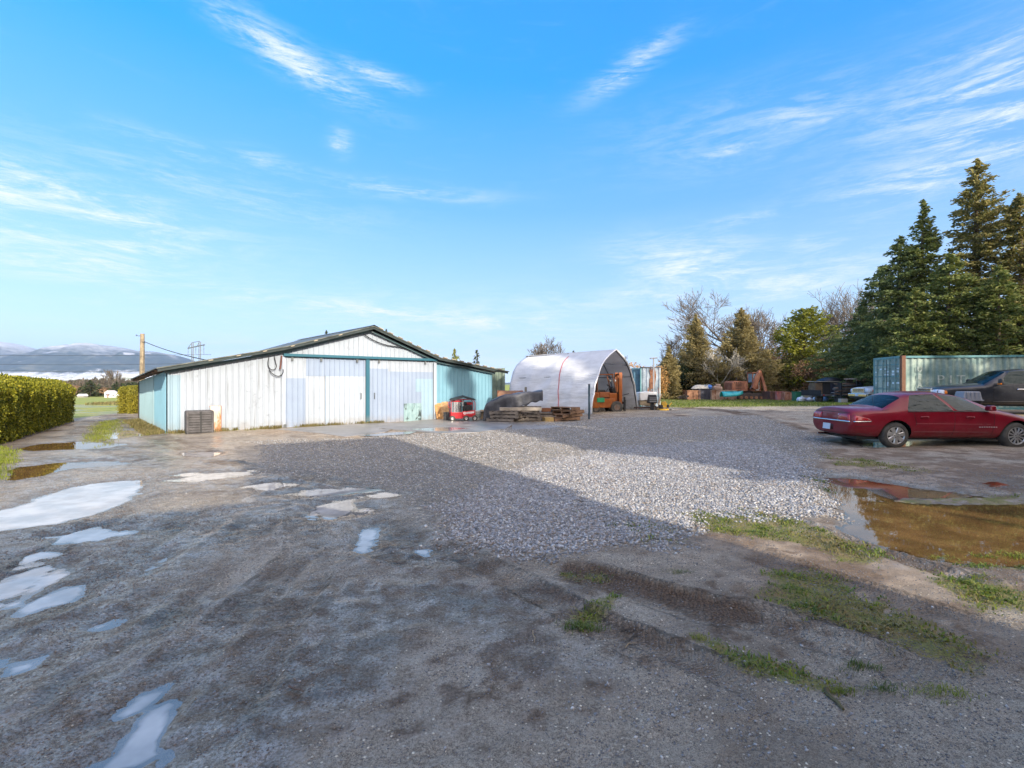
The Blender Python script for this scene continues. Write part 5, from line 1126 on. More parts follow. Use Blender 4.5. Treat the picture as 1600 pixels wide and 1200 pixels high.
# ================================================================ VEHICLES
from mathutils.bvhtree import BVHTree
def ring(st):
    "half ring of control points, bottom centre -> top centre"
    x,wl,zb,wm,zm,wb,zbelt,xb,wt,zt,xt=st
    return [(x,0,zb),(x,wl*.8,zb),(x,wl,zb+.09),(x,wm,zm),(x+(xb-x)*.8,wm*.995,zm+(zbelt-zm)*.62),(xb,wb,zbelt),(xt+(xb-xt)*.06,wt+(wb-wt)*.06,zt-.055),(xt,wt*.80,zt-.006),(xt,0,zt+.022)]
def car_shell(sts,glass,cutters,paint,glm,root,lvl=3,gm2=None):
    """sts: stations; glass: {(station,row):slot}; returns the painted shell and its BVH"""
    vs=[];fs=[];mi=[]; R=[ring(s) for s in sts]; nr=len(R[0]); full=[]
    for r in R:
        full.append(r+[(x,-y,z) for x,y,z in r[-2:0:-1]])
    n=len(full[0])
    for r in full: vs+=r
    for i in range(len(sts)-1):
        for j in range(n):
            fs.append((i*n+j,i*n+(j+1)%n,(i+1)*n+(j+1)%n,(i+1)*n+j))
            row=j if j<nr-1 else n-1-j
            side='L' if j<nr-1 else 'R'
            mi.append(glass.get((i,row),0))
    fs.append(tuple(range(n))); mi.append(0); fs.append(tuple((len(sts)-1)*n+j for j in range(n))[::-1]); mi.append(0)
    me=bpy.data.meshes.new('body'); me.from_pydata(vs,[],fs)
    for k in range(6): me.materials.append(paint if k==0 else (M('wheel_well',(.02,.02,.02),.9) if k==5 else glm))
    me.polygons.foreach_set('material_index',mi)
    bm=bmesh.new(); bm.from_mesh(me); bmesh.ops.recalc_face_normals(bm,faces=bm.faces)
    # firm up the edges round the glass
    cl=bm.edges.layers.float.new('crease_edge')
    for e in bm.edges:
        k={f.material_index for f in e.link_faces}
        if len(k)>1: e[cl]=.93
    vl=bm.verts.layers.float.new('crease_vert')
    for v in bm.verts:
        be=[e for e in v.link_edges if len({f.material_index for f in e.link_faces})>1]
        if len(be)==2:
            d0=(be[0].other_vert(v).co-v.co).normalized(); d1=(be[1].other_vert(v).co-v.co).normalized()
            if d0.dot(d1)>-.82: v[vl]=.86
    bm.to_mesh(me); bm.free()
    o=bpy.data.objects.new('tmp_shell',me); COL.objects.link(o)
    md=o.modifiers.new('s','SUBSURF'); md.levels=md.render_levels=lvl
    cs=[]
    for (x,z,r) in cutters:
        for s in (-1,1):
            m=MB(); m.cyl((x,s*.55,z),(x,s*1.3,z),r,n=40); c=m.build('tmp_cut',M('wheel_well',(.02,.02,.02),.9)); cs.append(c)
            b=o.modifiers.new('b','BOOLEAN'); b.object=c; b.operation='DIFFERENCE'; b.solver='EXACT'; b.material_mode='TRANSFER'
    dg=bpy.context.evaluated_depsgraph_get(); dg.update(); ev=bpy.data.meshes.new_from_object(o.evaluated_get(dg),depsgraph=dg)
    for c in cs: bpy.data.objects.remove(c)
    bpy.data.objects.remove(o)
    bm=bmesh.new(); bm.from_mesh(ev); bvh=BVHTree.FromBMesh(bm)
    mats=[m_.name if m_ else '' for m_ in ev.materials]
    groups={}
    for f in bm.faces: groups.setdefault(f.material_index,[]).append(f.index)
    def sub(idx,name,mat,par):
        b2=bmesh.new(); b2.from_mesh(ev); b2.faces.ensure_lookup_table(); keep=set(idx)
        bmesh.ops.delete(b2,geom=[f for f in b2.faces if f.index not in keep],context='FACES')
        m2=bpy.data.meshes.new(name); b2.to_mesh(m2); b2.free(); 
        m2.polygons.foreach_set('use_smooth',[True]*len(m2.polygons)); m2.set_sharp_from_angle(angle=math.radians(35))
        ob=bpy.data.objects.new(name,m2); COL.objects.link(ob); ob.parent=par
        if mat is not None:
            m2.materials.clear(); m2.materials.append(mat)
            m2.polygons.foreach_set('material_index',[0]*len(m2.polygons))
        return ob
    def islands(idx):
        idx=set(idx); out=[]
        while idx:
            st=[idx.pop()]; cur=[st[0]]
            while st:
                f=bm.faces[st.pop()]
                for e in f.edges:
                    for g in e.link_faces:
                        if g.index in idx: idx.discard(g.index); st.append(g.index); cur.append(g.index)
            out.append(cur)
        return out
    bm.faces.ensure_lookup_table()
    bodyf=[i for k,v in groups.items() for i in v if k==0]
    well=[i for k,v in groups.items() for i in v if k>=5 or k>=len(mats)]
    body=sub(bodyf,'body',paint,root)
    for isl in islands(well): sub(isl,'wheel_well',M('wheel_well',(.02,.02,.02),.9),body)
    names={1:'side_window',2:'side_window',3:'windshield',4:'rear_window'}
    bm.faces.ensure_lookup_table()
    for k in (1,2,3,4):
        if k not in groups: continue
        if k in (1,2):
            for s in (-1,1):
                ids=[i for i in groups[k] if bm.faces[i].calc_center_median().y*s>0]
                for isl in (islands(ids) if ids else []): sub(isl,names[k],glm,root)
        else: sub(groups[k],names[k],gm2 or glm,root)
    bm.free(); return body,bvh
def patch(bvh,c4,axis,mat,par,name,off=.004,n=(8,4),thick=0,side=-1):
    """c4: four 2-D corners; axis 'y': (x,z) seen from side*y ; 'x': (y,z) seen from side*x (rear/front)"""
    P=[]
    for i in range(n[0]+1):
        row=[]
        for j in range(n[1]+1):
            u,v=i/n[0],j/n[1]
            a=[(1-u)*(1-v)*c4[0][k]+u*(1-v)*c4[1][k]+u*v*c4[2][k]+(1-u)*v*c4[3][k] for k in (0,1)]
            if axis=='y': o=Vector((a[0],side*3,a[1])); d=Vector((0,-side,0))
            else: o=Vector((side*8,a[0],a[1])); d=Vector((-side,0,0))
            h=bvh.ray_cast(o,d)
            if h[0] is None: p=row[-1] if row else (P[-1][j] if P else o)
            else: p=h[0]-d*off
            row.append(p)
        P.append(row)
    m=MB(); m.grid(P); return m.build(name,mat,par,smooth=True,solid=thick)
def seam(bvh,pts,par,r=.005,mat=None,side=-1,name='door_gap',off=0.0):
    out=[]
    for i in range(len(pts)-1):
        for k in range(8):
            t=k/8; x=pts[i][0]*(1-t)+pts[i+1][0]*t; z=pts[i][1]*(1-t)+pts[i+1][1]*t
            h=bvh.ray_cast(Vector((x,side*3,z)),Vector((0,-side,0)))
            if h[0] is not None: out.append(h[0]+Vector((0,side*off,0)))
    if len(out)>1:
        m=MB(); m.tube(out,r,5); return m.build(name,mat or M('seam_black',(.012,.01,.01),.8),par)
def carpaint(name,col,dirt=.35,metal=.35):
    m,t,p=newmat(name); tc=t.new('ShaderNodeTexCoord').outputs['Object']
    n=t.noise(tc,2.0,6,.6); n2=t.noise(tc,9,6,.7); sp=t.new('ShaderNodeSeparateXYZ'); t.link(tc,sp.inputs[0])
    c=t.mix(t.mapr(n,.3,.7),mul(col,.85),mul(col,1.1)); lo=t.math('MULTIPLY',t.mapr(sp.outputs[2],.62,.15),t.mapr(n2,.35,.65))
    c=t.mix(t.math('MULTIPLY',lo,dirt*1.6),c,(.20,.16,.13)); c=t.mix(t.math('MULTIPLY',t.mapr(n2,.5,.8),dirt*.35),c,(.25,.22,.2))
    t.link(c,p.inputs['Base Color']); p.inputs['Metallic'].default_value=metal; t.link(t.mapr(n2,.3,.8,.28,.5),p.inputs['Roughness'])
    p.inputs['Coat Weight'].default_value=.5; p.inputs['Specular IOR Level'].default_value=.2; t.link(t.math('ADD',t.math('MULTIPLY',lo,.3),.03),p.inputs['Coat Roughness']); return m
CGL=glassmat('car_glass',(.008,.016,.016),.03,.22); CHR=M('chrome',(.75,.75,.76),.12,1,.05); SILV=M('wheel_silver',(.55,.54,.52),.35,.8,.1,dirt=.45,dirtcol=(.2,.17,.14)); BLP=M('black_plastic',(.02,.02,.02),.55)
def car_wheel(par,loc,r,w,spokes,rr,side=-1,wide=.24,hub=.28):
    "loc is the outer face centre plane; side -1 = faces -Y"
    Mx=Matrix.Translation(loc)@Matrix.Rotation(PI/2*(1 if side<0 else -1),4,'X')   # local +Z -> outward
    m=MB(); m.lathe([(rr,-.01),(rr*1.06,.008),(r*.86,.012),(r*.95,-.008),(r,-.035),(r,-w+.035),(r*.95,-w),(rr,-w)],n=48,M=Mx); a=m.build('wheel',TYR,par,smooth=True)
    m=MB(); m.lathe([(rr*1.02,-.002),(rr*.96,.004),(rr*.90,-.012),(rr*.88,-.05),(0,-.06)],n=40,M=Mx); m.build('rim',M('rim_dark',(.05,.05,.05),.6,.3),a,smooth=True)
    m=MB(); m.lathe([(rr*.90,-.012),(rr*.96,.006),(rr*1.03,.004),(rr*1.04,-.004)],n=40,M=Mx); m.build('rim_lip',SILV,a,smooth=True)
    for k in range(spokes):
        an=2*PI*k/spokes+.2; R=Mx@Matrix.Rotation(an,4,'Z'); m=MB(); w0,w1=rr*wide*.75,rr*wide
        m.add([R@Vector(p) for p in ((rr*hub*.8,-w0,-.015),(rr*.93,-w1,-.008),(rr*.93,w1,-.008),(rr*hub*.8,w0,-.015),(rr*hub*.8,-w0*.6,.006),(rr*.93,-w1*.7,.004),(rr*.93,w1*.7,.004),(rr*hub*.8,w0*.6,.006))],[(0,1,2,3),(4,7,6,5),(0,4,5,1),(1,5,6,2),(2,6,7,3),(3,7,4,0)]); m.build('spoke',SILV,a)
    m=MB(); m.lathe([(rr*hub,-.02),(rr*hub*.95,.006),(rr*hub*.6,.012),(0,.014)],n=24,M=Mx); m.build('hub_cap',SILV,a,smooth=True)
    for k in range(5):
        an=2*PI*k/5+.5; p=Mx@Vector((rr*hub*.72*math.cos(an),rr*hub*.72*math.sin(an),.010)); q=Mx@Vector((rr*hub*.72*math.cos(an),rr*hub*.72*math.sin(an),.018))
        m=MB(); m.cyl(p,q,.011,n=6); m.build('wheel_nut',STL,a)
    return a
# ---------------------------------------------------------------- red sedan
RED_P=carpaint('maroon_paint',(.19,.006,.016),.12,.0)
WBASE=2.84
car=thing('parked_car','dark red four-door sedan with silver wheel covers parked by the puddle','car',(XD(1403.6,11.87),11.87+.9,0.0),math.radians(-1.6))
car.location.z=gh(car.location.x,car.location.y)-.0
S=[ # x,  wl, zb,  wm, zm,  wb, zbelt, xb,  wt, zt,  xt
 (-1.075,.60,.36,.70,.52,.62,.80,-1.06,.50,.915,-1.03),
 (-1.04,.74,.30,.82,.50,.74,.84,-1.02,.60,.955,-.99),
 (-.88,.80,.25,.875,.50,.82,.87,-.86,.68,.975,-.84),
 (-.45,.83,.22,.895,.50,.865,.89,-.45,.70,.99,-.45),
 (-.24,.83,.21,.90,.50,.87,.895,-.24,.69,1.0,-.23),
 (.05,.83,.20,.90,.50,.875,.90,.06,.575,1.27,.30),
 (.27,.83,.20,.90,.50,.88,.895,.24,.58,1.345,.52),
 (1.27,.83,.20,.90,.50,.885,.90,1.38,.585,1.365,1.05),
 (1.34,.83,.20,.90,.50,.885,.905,1.43,.585,1.365,1.12),
 (1.85,.83,.20,.90,.50,.885,.90,1.85,.58,1.33,1.48),
 (2.10,.83,.20,.90,.50,.88,.895,2.18,.565,1.27,1.76),
 (2.28,.83,.20,.90,.50,.875,.89,2.36,.56,1.24,1.86),
 (2.45,.83,.20,.90,.50,.87,.88,2.50,.64,.955,2.60),
 (2.95,.82,.22,.89,.49,.82,.80,2.95,.64,.885,2.95),
 (3.45,.78,.24,.87,.46,.74,.66,3.42,.58,.745,3.40),
 (3.72,.66,.27,.74,.44,.62,.58,3.66,.50,.64,3.62)]
GLS={(6,5):1,(8,5):2,(9,5):2,(11,6):3,(11,7):3,(4,6):4,(4,7):4}
body_,bv=car_shell(S,GLS,[(0,.31,.375),(WBASE,.31,.375)],RED_P,CGL,car,3,glassmat('screen_glass',(.02,.027,.03),.05,.15))
dk=M('seam_black',(.012,.01,.01),.8)
for sd in (-1,1):
    seam(bv,[(1.37,.88),(1.36,.60),(1.34,.26)],body_,side=sd); seam(bv,[(.30,.86),(.42,.66),(.50,.30)] if False else [(.40,.86),(.46,.62),(.44,.52)],body_,side=sd); seam(bv,[(2.30,.86),(2.28,.6),(2.26,.26)],body_,side=sd)
    seam(bv,[(.40,.268),(2.28,.262)],body_,side=sd); seam(bv,[(-.30,.905),(-.10,.93)],body_,side=sd)
    seam(bv,[(-.95,.52),(-.45,.545)],body_,.006,side=sd,name='bumper_gap')
    rub=M('maroon_moulding',(.16,.01,.015),.5); seam(bv,[(.42,.40),(2.40,.395)],body_,.008,rub,sd,'side_moulding',.002); seam(bv,[(.46,.60),(2.45,.585)],body_,.004,M('highlight_crease',(.30,.03,.04),.3),sd,'body_crease',.001)
    patch(bv,[(.55,.735),(.75,.735),(.74,.775),(.56,.775)],'y',RED_P,car,'door_handle',.012,(6,2),.012,side=sd); patch(bv,[(1.62,.735),(1.82,.735),(1.81,.775),(1.63,.775)],'y',RED_P,car,'door_handle',.012,(6,2),.012,side=sd)
    seam(bv,[(.28,.885),(1.3,.893),(2.3,.885)],body_,.011,BLP,sd,'window_sill_trim',.002)
    # mirror
    mr=MB(); mr.box((2.10,sd*1.0,.98),(.16,.18,.13),top=(.8,.85)); mr.build('wing_mirror',RED_P,car,bevel=.03); 
    # tail lamps wrap round the corner
    LR=M('tail_lamp_red',(.42,.008,.015),.18,0,.15,coat=.8)
    patch(bv,[(sd*.79,.655),(sd*.34,.655),(sd*.34,.81),(sd*.74,.80)],'x',LR,car,'tail_light',.012,(10,4),.006,side=-1)
    patch(bv,[(-.99,.655),(-.60,.66),(-.66,.715),(-.96,.795)],'y',LR,car,'tail_light',.010,(8,4),.006,side=sd)
    patch(bv,[(-.99,.628),(-.60,.640),(-.60,.655),(-.99,.652)],'y',CHR,car,'trim_strip',.014,(8,1),.006,side=sd)
    patch(bv,[(2.95+.5,.56),(3.62,.54),(3.55,.63),(3.40,.66)],'y',M('lamp_glass',(.6,.6,.55),.2),car,'headlight',.01,(5,3),.006,side=sd)
patch(bv,[(-.78,.622),(.78,.622),(.78,.652),(-.78,.652)],'x',CHR,car,'trim_strip',.016,(24,1),.006,side=-1)
patch(bv,[(-.70,.845),(.70,.845),(.70,.855),(-.70,.855)],'x',dk,body_,'boot_gap',.002,(20,1),.003,side=-1)
patch(bv,[(.34,.655),(.335,.655),(.335,.845),(.34,.845)],'x',dk,body_,'boot_gap',.003,(1,4),.003,side=-1)
patch(bv,[(-.17,.40),(.17,.40),(.17,.53),(-.17,.53)],'x',M('plate_recess',(.05,.01,.01),.6),car,'plate_recess',.006,(4,2),.004,side=-1)
plate=MB(); plate.box((-1.105,0.05,.47),(.01,.30,.15),ry=.1); pl_=plate.build('licence_plate',M('plate_white',(.55,.60,.66),.4,0,.1,dirt=.3),car)
seam(bv,[(-.95,.36),(-.6,.33)],body_,.005,side=-1,name='bumper_gap')
# small silver badge letters on the front door, too small to read: eight short marks
patch(bv,[(-.70,.70),(-.55,.70),(-.55,.715),(-.70,.715)],'x',SILV,car,'badge',.012,(3,1),.003,side=-1)
for i in range(8):
    if True: patch(bv,[(1.93+.055*i,.505),(1.965+.055*i,.505),(1.965+.055*i,.53),(1.93+.055*i,.53)],'y',M('silver_print',(.45,.33,.34),.4,.3),car,'badge_letter',.004,(1,1),.002)
m=MB(); m.tube([(-.36,-.60,.985),(-.385,-.60,1.26)],.004,5); m.build('aerial',BLP,car)
part('exhaust_tip',CHR,lambda m:m.cyl((-1.10,.45,.24),(-.8,.45,.24),.03),car,smooth=True)
for x in (0,WBASE):
    for sd in (-1,1): car_wheel(car,(x,sd*.865,.31),.315,.20,7 if x==0 else 12,.205,sd,.27 if x==0 else .10,.30)
part('underbody',BLP,lambda m:m.box((1.35,0,.26),(4.3,1.3,.14)),car)
INT=M('interior_grey',(.16,.16,.16),.8)
part('seat',INT,lambda m:(m.box((1.35,.38,.62),(.5,.5,.22)),m.box((1.12,.38,.88),(.16,.48,.52),ry=-.2),m.box((1.02,.38,1.16),(.09,.24,.14))),car,bevel=.04)
part('seat',INT,lambda m:(m.box((1.35,-.38,.62),(.5,.5,.22)),m.box((1.12,-.38,.88),(.16,.48,.52),ry=-.2),m.box((1.02,-.38,1.16),(.09,.24,.14))),car,bevel=.04)
part('rear_seat',INT,lambda m:(m.box((.45,0,.6),(.5,1.2,.2)),m.box((.22,0,.84),(.14,1.2,.42),ry=-.25)),car,bevel=.04)
part('dashboard',BLP,lambda m:m.box((2.2,0,.82),(.4,1.3,.18)),car,bevel=.04)
part('steering_wheel',BLP,lambda m:m.lathe([(.17,0),(.185,.01),(.17,.02),(.17,0)],c=(1.85,.38,.92),n=20,M=Matrix.Rotation(-1.1,4,'Y')),car)
part('parcel_bag',M('white_bag',(.75,.76,.76),.6),lambda m:m.lathe([(0,0),(.13,.02),(.15,.09),(.08,.16),(0,.17)],c=(.55,-.5,.84),n=14),car,smooth=True)
# ---------------------------------------------------------------- pickups
def pickup(name,label,loc,rz,paint,group=None,grille=CHR):
    t=thing(name,label,'pickup truck',loc,rz,group); W_=.98
    S=[(.98,.80,.52,.86,.78,.84,1.02,.98,.74,1.10,.96),(.90,.90,.46,.96,.78,.92,1.06,.90,.80,1.15,.86),(.55,.93,.42,.985,.78,.96,1.09,.55,.82,1.19,.55),(-.50,.93,.42,.985,.80,.97,1.15,-.50,.82,1.26,-.48),
     (-.68,.93,.42,.985,.80,.97,1.18,-.70,.82,1.29,-.62),(-.80,.93,.42,.985,.80,.97,1.20,-.86,.70,1.80,-1.42),(-.95,.93,.42,.985,.80,.97,1.21,-.98,.70,1.84,-1.55),(-1.95,.93,.42,.985,.80,.97,1.28,-1.97,.70,1.88,-2.0),(-2.10,.93,.42,.985,.80,.97,1.285,-2.12,.70,1.88,-2.13),
     (-3.0,.93,.42,.985,.80,.97,1.29,-3.02,.70,1.87,-3.0),(-3.2,.93,.42,.985,.80,.97,1.29,-3.28,.69,1.85,-3.2),(-3.36,.93,.42,.985,.80,.97,1.29,-3.38,.69,1.82,-3.34),(-3.42,.93,.44,.985,.80,.97,1.27,-3.42,.90,1.34,-3.42),
     (-4.6,.93,.46,.985,.80,.97,1.27,-4.6,.90,1.34,-4.6),(-4.95,.92,.50,.97,.80,.95,1.27,-4.95,.89,1.33,-4.95)]
    GL={(6,5):1,(8,5):2,(4,6):3,(4,7):3,(11,6):4,(11,7):4}
    b,bv=car_shell(S,GL,[(0,.42,.49),(-3.67,.42,.49)],paint,CGL,t,3)
    for sd in (-1,1):
        for xx in (-.90,-2.03,-3.22): seam(bv,[(xx,1.24),(xx+.01,.8),(xx,.50)],b,.007,side=sd)
        seam(bv,[(-.92,.50),(-3.22,.50)],b,.007,side=sd); seam(bv,[(-.9,.56),(-3.2,.56)],b,.02,BLP,sd,'rocker_moulding',.0); seam(bv,[(-.9,1.235),(-2.0,1.29),(-3.25,1.30)],b,.012,BLP,sd,'window_sill_trim',.002)
        for xx in (-1.75,-2.85): patch(bv,[(xx-.12,1.03),(xx+.12,1.03),(xx+.12,1.08),(xx-.12,1.08)],'y',CHR,t,'door_handle',.02,(4,1),.016,side=sd)
        m=MB(); m.box((-1.05,sd*1.13,1.36),(.12,.24,.25),top=(.8,.9)); mm=m.build('wing_mirror',BLP,t,bevel=.04)
        m=MB(); m.box((-1.0,sd*1.15,1.28),(.05,.19,.06)); m.build('turn_lamp',M('amber_lens',(.75,.20,.02),.25),mm)
        # wheel arch lip
        m=MB(); m.tube([(.51*math.cos(a),sd*.985,.42+.51*math.sin(a)) for a in [math.radians(12+156*i/20) for i in range(21)]],.035,6); m.build('arch_lip',paint,t,smooth=True)
        patch(bv,[(sd*.92,.82),(sd*.62,.82),(sd*.62,1.03),(sd*.90,1.04)],'x',M('headlamp_lens',(.55,.60,.70),.08,0,.1,coat=1),t,'headlight',.03,(6,4),.02,side=1)
        patch(bv,[(.93,.82),(.72,.84),(.72,1.02),(.90,1.04)],'y',M('headlamp_lens',(.55,.60,.70),.08),t,'headlight',.02,(5,4),.015,side=sd)
        patch(bv,[(.72,.86),(.62,.88),(.64,.99),(.72,1.0)],'y',M('amber_lens',(.75,.20,.02),.25),t,'side_lamp',.022,(3,3),.015,side=sd)
        seam(bv,[(.35,1.02),(-.45,1.06)],b,.006,M('dark_line',(.05,.05,.05),.5),sd,'body_crease',.001)
        car_wheel(t,(0,sd*.93,.39),.39,.26,6,.24,sd,.22,.3); car_wheel(t,(-3.67,sd*.93,.39),.39,.26,6,.24,sd,.22,.3)
    g=part('grille',grille,lambda m:(m.box((1.0,0,1.065),(.06,1.22,.07)),m.box((1.0,0,.775),(.06,1.16,.07)),m.box((1.0,-.58,.92),(.06,.07,.33),rx=-.06),m.box((1.0,.58,.92),(.06,.07,.33),rx=.06)),t,bevel=.015)
    part('grille_bar',grille,lambda m:(m.box((1.01,0,.97),(.04,1.1,.045)),m.box((1.01,0,.88),(.04,1.1,.045)),m.box((1.01,0,.83),(.02,1.1,.01))),g,bevel=.01)
    part('grille_mesh',M('grille_dark',(.05,.05,.05),.6),lambda m:m.box((.985,0,.92),(.03,1.12,.26)),g)
    part('emblem',M('emblem_plain',(.1,.12,.2),.3,.5),lambda m:m.lathe([(0,0),(.08,0),(.07,.012),(0,.015)],c=(1.02,0,.925),n=20,M=Matrix.Rotation(PI/2,4,'Y')@Matrix.Scale(.5,4,(1,0,0))),g)
    part('bumper',grille,lambda m:(m.box((1.04,0,.62),(.16,1.86,.22)),m.box((.9,-.93,.62),(.25,.10,.20)),m.box((.9,.93,.62),(.25,.10,.20))),t,bevel=.04)
    part('air_dam',BLP,lambda m:m.box((1.0,0,.45),(.12,1.7,.14)),t,bevel=.03)
    part('licence_plate',M('plate_white',(.55,.60,.66),.4),lambda m:m.box((1.13,0,.62),(.01,.30,.15)),t)
    part('underbody',BLP,lambda m:m.box((-2,0,.48),(5.6,1.3,.2)),t)
    for sd in (-1,1): part('seat',INT,lambda m:(m.box((-1.75,sd*.42,.95),(.5,.5,.2)),m.box((-2.0,sd*.42,1.25),(.16,.5,.6),ry=-.15),m.box((-2.05,sd*.42,1.6),(.1,.26,.16))),t,bevel=.04)
    part('dashboard',BLP,lambda m:m.box((-.95,0,1.14),(.35,1.5,.2)),t,bevel=.04)
    part('wiper',BLP,lambda m:(m.tube([(-.70,-.6,1.27),(-.86,.0,1.40)],.012,5),m.tube([(-.70,.1,1.29),(-.86,.65,1.38)],.012,5)),t)
    return t
ax_,ay_=18.75,20.95
GP=carpaint('graphite_paint',(.035,.036,.042),.35,.4); WP=carpaint('white_paint',(.62,.62,.62),.4,0)
tr=pickup('pickup_truck','charcoal crew-cab pickup with chrome grille parked nose-left before the teal container',(ax_,ay_,gz(ax_,ay_)-.02),math.atan2(.31,-.95),GP)
tr.scale=(1,1,1)
wx_,wy_=XD(1364,34.3),34.3
t2=pickup('pickup_truck','older white pickup with its nose showing left of the teal container',(wx_,wy_,gz(wx_,wy_)),math.atan2(.02,-.99),WP)
# grey moulded box and silver sheet standing between the sedan and the pickup
d=15.6; bx0,bx1=XD(1508,d),XD(1544,d)
t_=thing('plastic_tote','pale grey ribbed plastic tote upside down on a dark stand behind the red sedan','tote',((bx0+bx1)/2,d+.3,0),-.12)
part('tote',M('pale_grey_plastic',(.24,.245,.27),.5,0,.1),lambda m:(m.box((0,0,1.20),(.56,.44,.28),top=(.86,.84))),t_,bevel=.03)
for k in range(4): part('rib',M('pale_grey_plastic',(.24,.245,.27),.5),lambda m:m.box((-.18+.12*k,-.205,1.20),(.02,.03,.22)),t_)
part('rim',M('pale_grey_plastic',(.24,.245,.27),.5),lambda m:m.box((0,0,1.06),(.60,.48,.035)),t_,bevel=.01)
part('stand',BKM,lambda m:(m.box((0,0,1.0),(.5,.4,.08)),[m.box((sx_*.2,sy_*.15,.48),(.06,.06,.96)) for sx_ in (-1,1) for sy_ in (-1,1)]),t_)
d=14.6; t_=thing('sheet_panel','dull metal sheet propped up sloping between the sedan bonnet and the pickup','metal sheet',(XD(1556,d),d+.3,0),0)
part('panel',M('dull_alloy',(.30,.32,.33),.35,.6,.2),lambda m:m.prism([(-.35,.86),(.45,.70),(.55,.78),(.50,.98),(-.30,1.02)],.03,Matrix.Rotation(PI/2-.5,4,'X')),t_)
part('prop',BKM,lambda m:(m.box((-.1,.3,.38),(.06,.06,.78)),m.box((.4,.3,.38),(.06,.06,.78))),t_)
# ================================================================ VEGETATION
def leaf_cards(name,C,D,Lf,Wf,mat,par,up=None):
    "C centres (n,3), D long directions (n,3), sizes; builds bent diamond leaves"
    n=len(C); D=D/np.linalg.norm(D,axis=1)[:,None]; r=rng.normal(size=(n,3)); S=np.cross(D,r); S/=np.linalg.norm(S,axis=1)[:,None]+1e-9
    N=np.cross(D,S); a=C-D*Lf[:,None]*.5; b=C+D*Lf[:,None]*.5; s=S*Wf[:,None]*.5; mid=C+N*(Lf*.12)[:,None]
    V=np.stack([a,mid-s,b,mid+s],1).reshape(-1,3); k=4*np.arange(n)[:,None]
    Fc=np.concatenate([k+np.array([[0,1,2]]),k+np.array([[0,2,3]])],0)
    return np_mesh(name,V,Fc,mat,par)
BARK=M('conifer_bark',(.11,.075,.055),.9,0,.35,scale=6,bump=.3); BARKG=M('grey_bark',(.17,.15,.13),.9,0,.35,scale=6,bump=.3); TWIG=M('bare_twigs',(.10,.08,.06),.85,0,.3,(.20,.165,.13))
def conifer(name,label,x,y,H,R,mat,leaf=.22,dens=1.0,droop=.25,shape=.85,base=.03,group=None,z0=None,irr=.35,upturn=0,seed=0,cat='conifer'):
    r=np.random.default_rng(seed+int(abs(x)*31+abs(y)*7+H*13)); z0=gz(x,y) if z0 is None else z0
    t=thing(name,label,cat,(x,y,z0),r.random()*6.28,group)
    m=MB(); m.tube([(0,0,-.2),(.02*H*.3,0,H*.3),(0,.01*H,H*.65),(0,0,H*.97)],[.018*H+.05,.014*H+.03,.008*H+.02,.01],8); m.build('trunk',BARK,t,smooth=True)
    nb=int(H*13*dens); Cs=[];Ds=[];L=[];Br=MB(); ph=r.random(8)*6.28
    for i in range(nb):
        f=base+(1-base)*((i+r.random())/nb); z=f*H; a=r.random()*2*PI
        k=(1-f)**shape; k=max(k,.02); bl=R*k*(1-irr*r.random())*(1+.18*math.sin(3*a+ph[0]+6*f)+.14*math.sin(9*f+ph[1])); bl=max(bl,.12)
        dz=(-droop+upturn*f)*bl; dv=np.array([math.cos(a),math.sin(a)])
        ns=max(7,int(bl*26*dens*(.24/leaf))); u=r.random(ns)**.55
        w=bl*.30*(1-u*.6)+.06; off=r.normal(size=(ns,2))*w[:,None]*.55
        px=np.stack([dv[0]*bl*u+off[:,0]-0,dv[1]*bl*u+off[:,1],z+dz*u**1.6+.12*bl*u*(1-u)-np.abs(r.normal(size=ns))*leaf*.6],-1)
        dd=np.stack([dv[0]+r.normal(size=ns)*.5,dv[1]+r.normal(size=ns)*.5,-.35+r.normal(size=ns)*.35+upturn],-1)
        Cs.append(px);Ds.append(dd); L.append(leaf*(.6+.8*r.random(ns)))
        if i%3==0 and bl>.5: Br.tube([(0,0,z),(dv[0]*bl*.5,dv[1]*bl*.5,z+dz*.3+.03*bl),(dv[0]*bl*.9,dv[1]*bl*.9,z+dz*.85)],[.012*bl+.01,.01*bl,.006],4)
    # leader
    ns=int(40*dens); zz=H*(.93+.07*r.random(ns)); Cs.append(np.stack([r.normal(size=ns)*.05,r.normal(size=ns)*.05,zz],-1)); Ds.append(np.stack([r.normal(size=ns)*.5,r.normal(size=ns)*.5,np.ones(ns)],-1)); L.append(leaf*.8*np.ones(ns))
    C=np.concatenate(Cs);D=np.concatenate(Ds);Lf=np.concatenate(L); c=leaf_cards('crown',C,D,Lf,Lf*.42,mat,t)
    if Br.v: Br.build('branches',BARK,t)
    return t
TMIN=.019
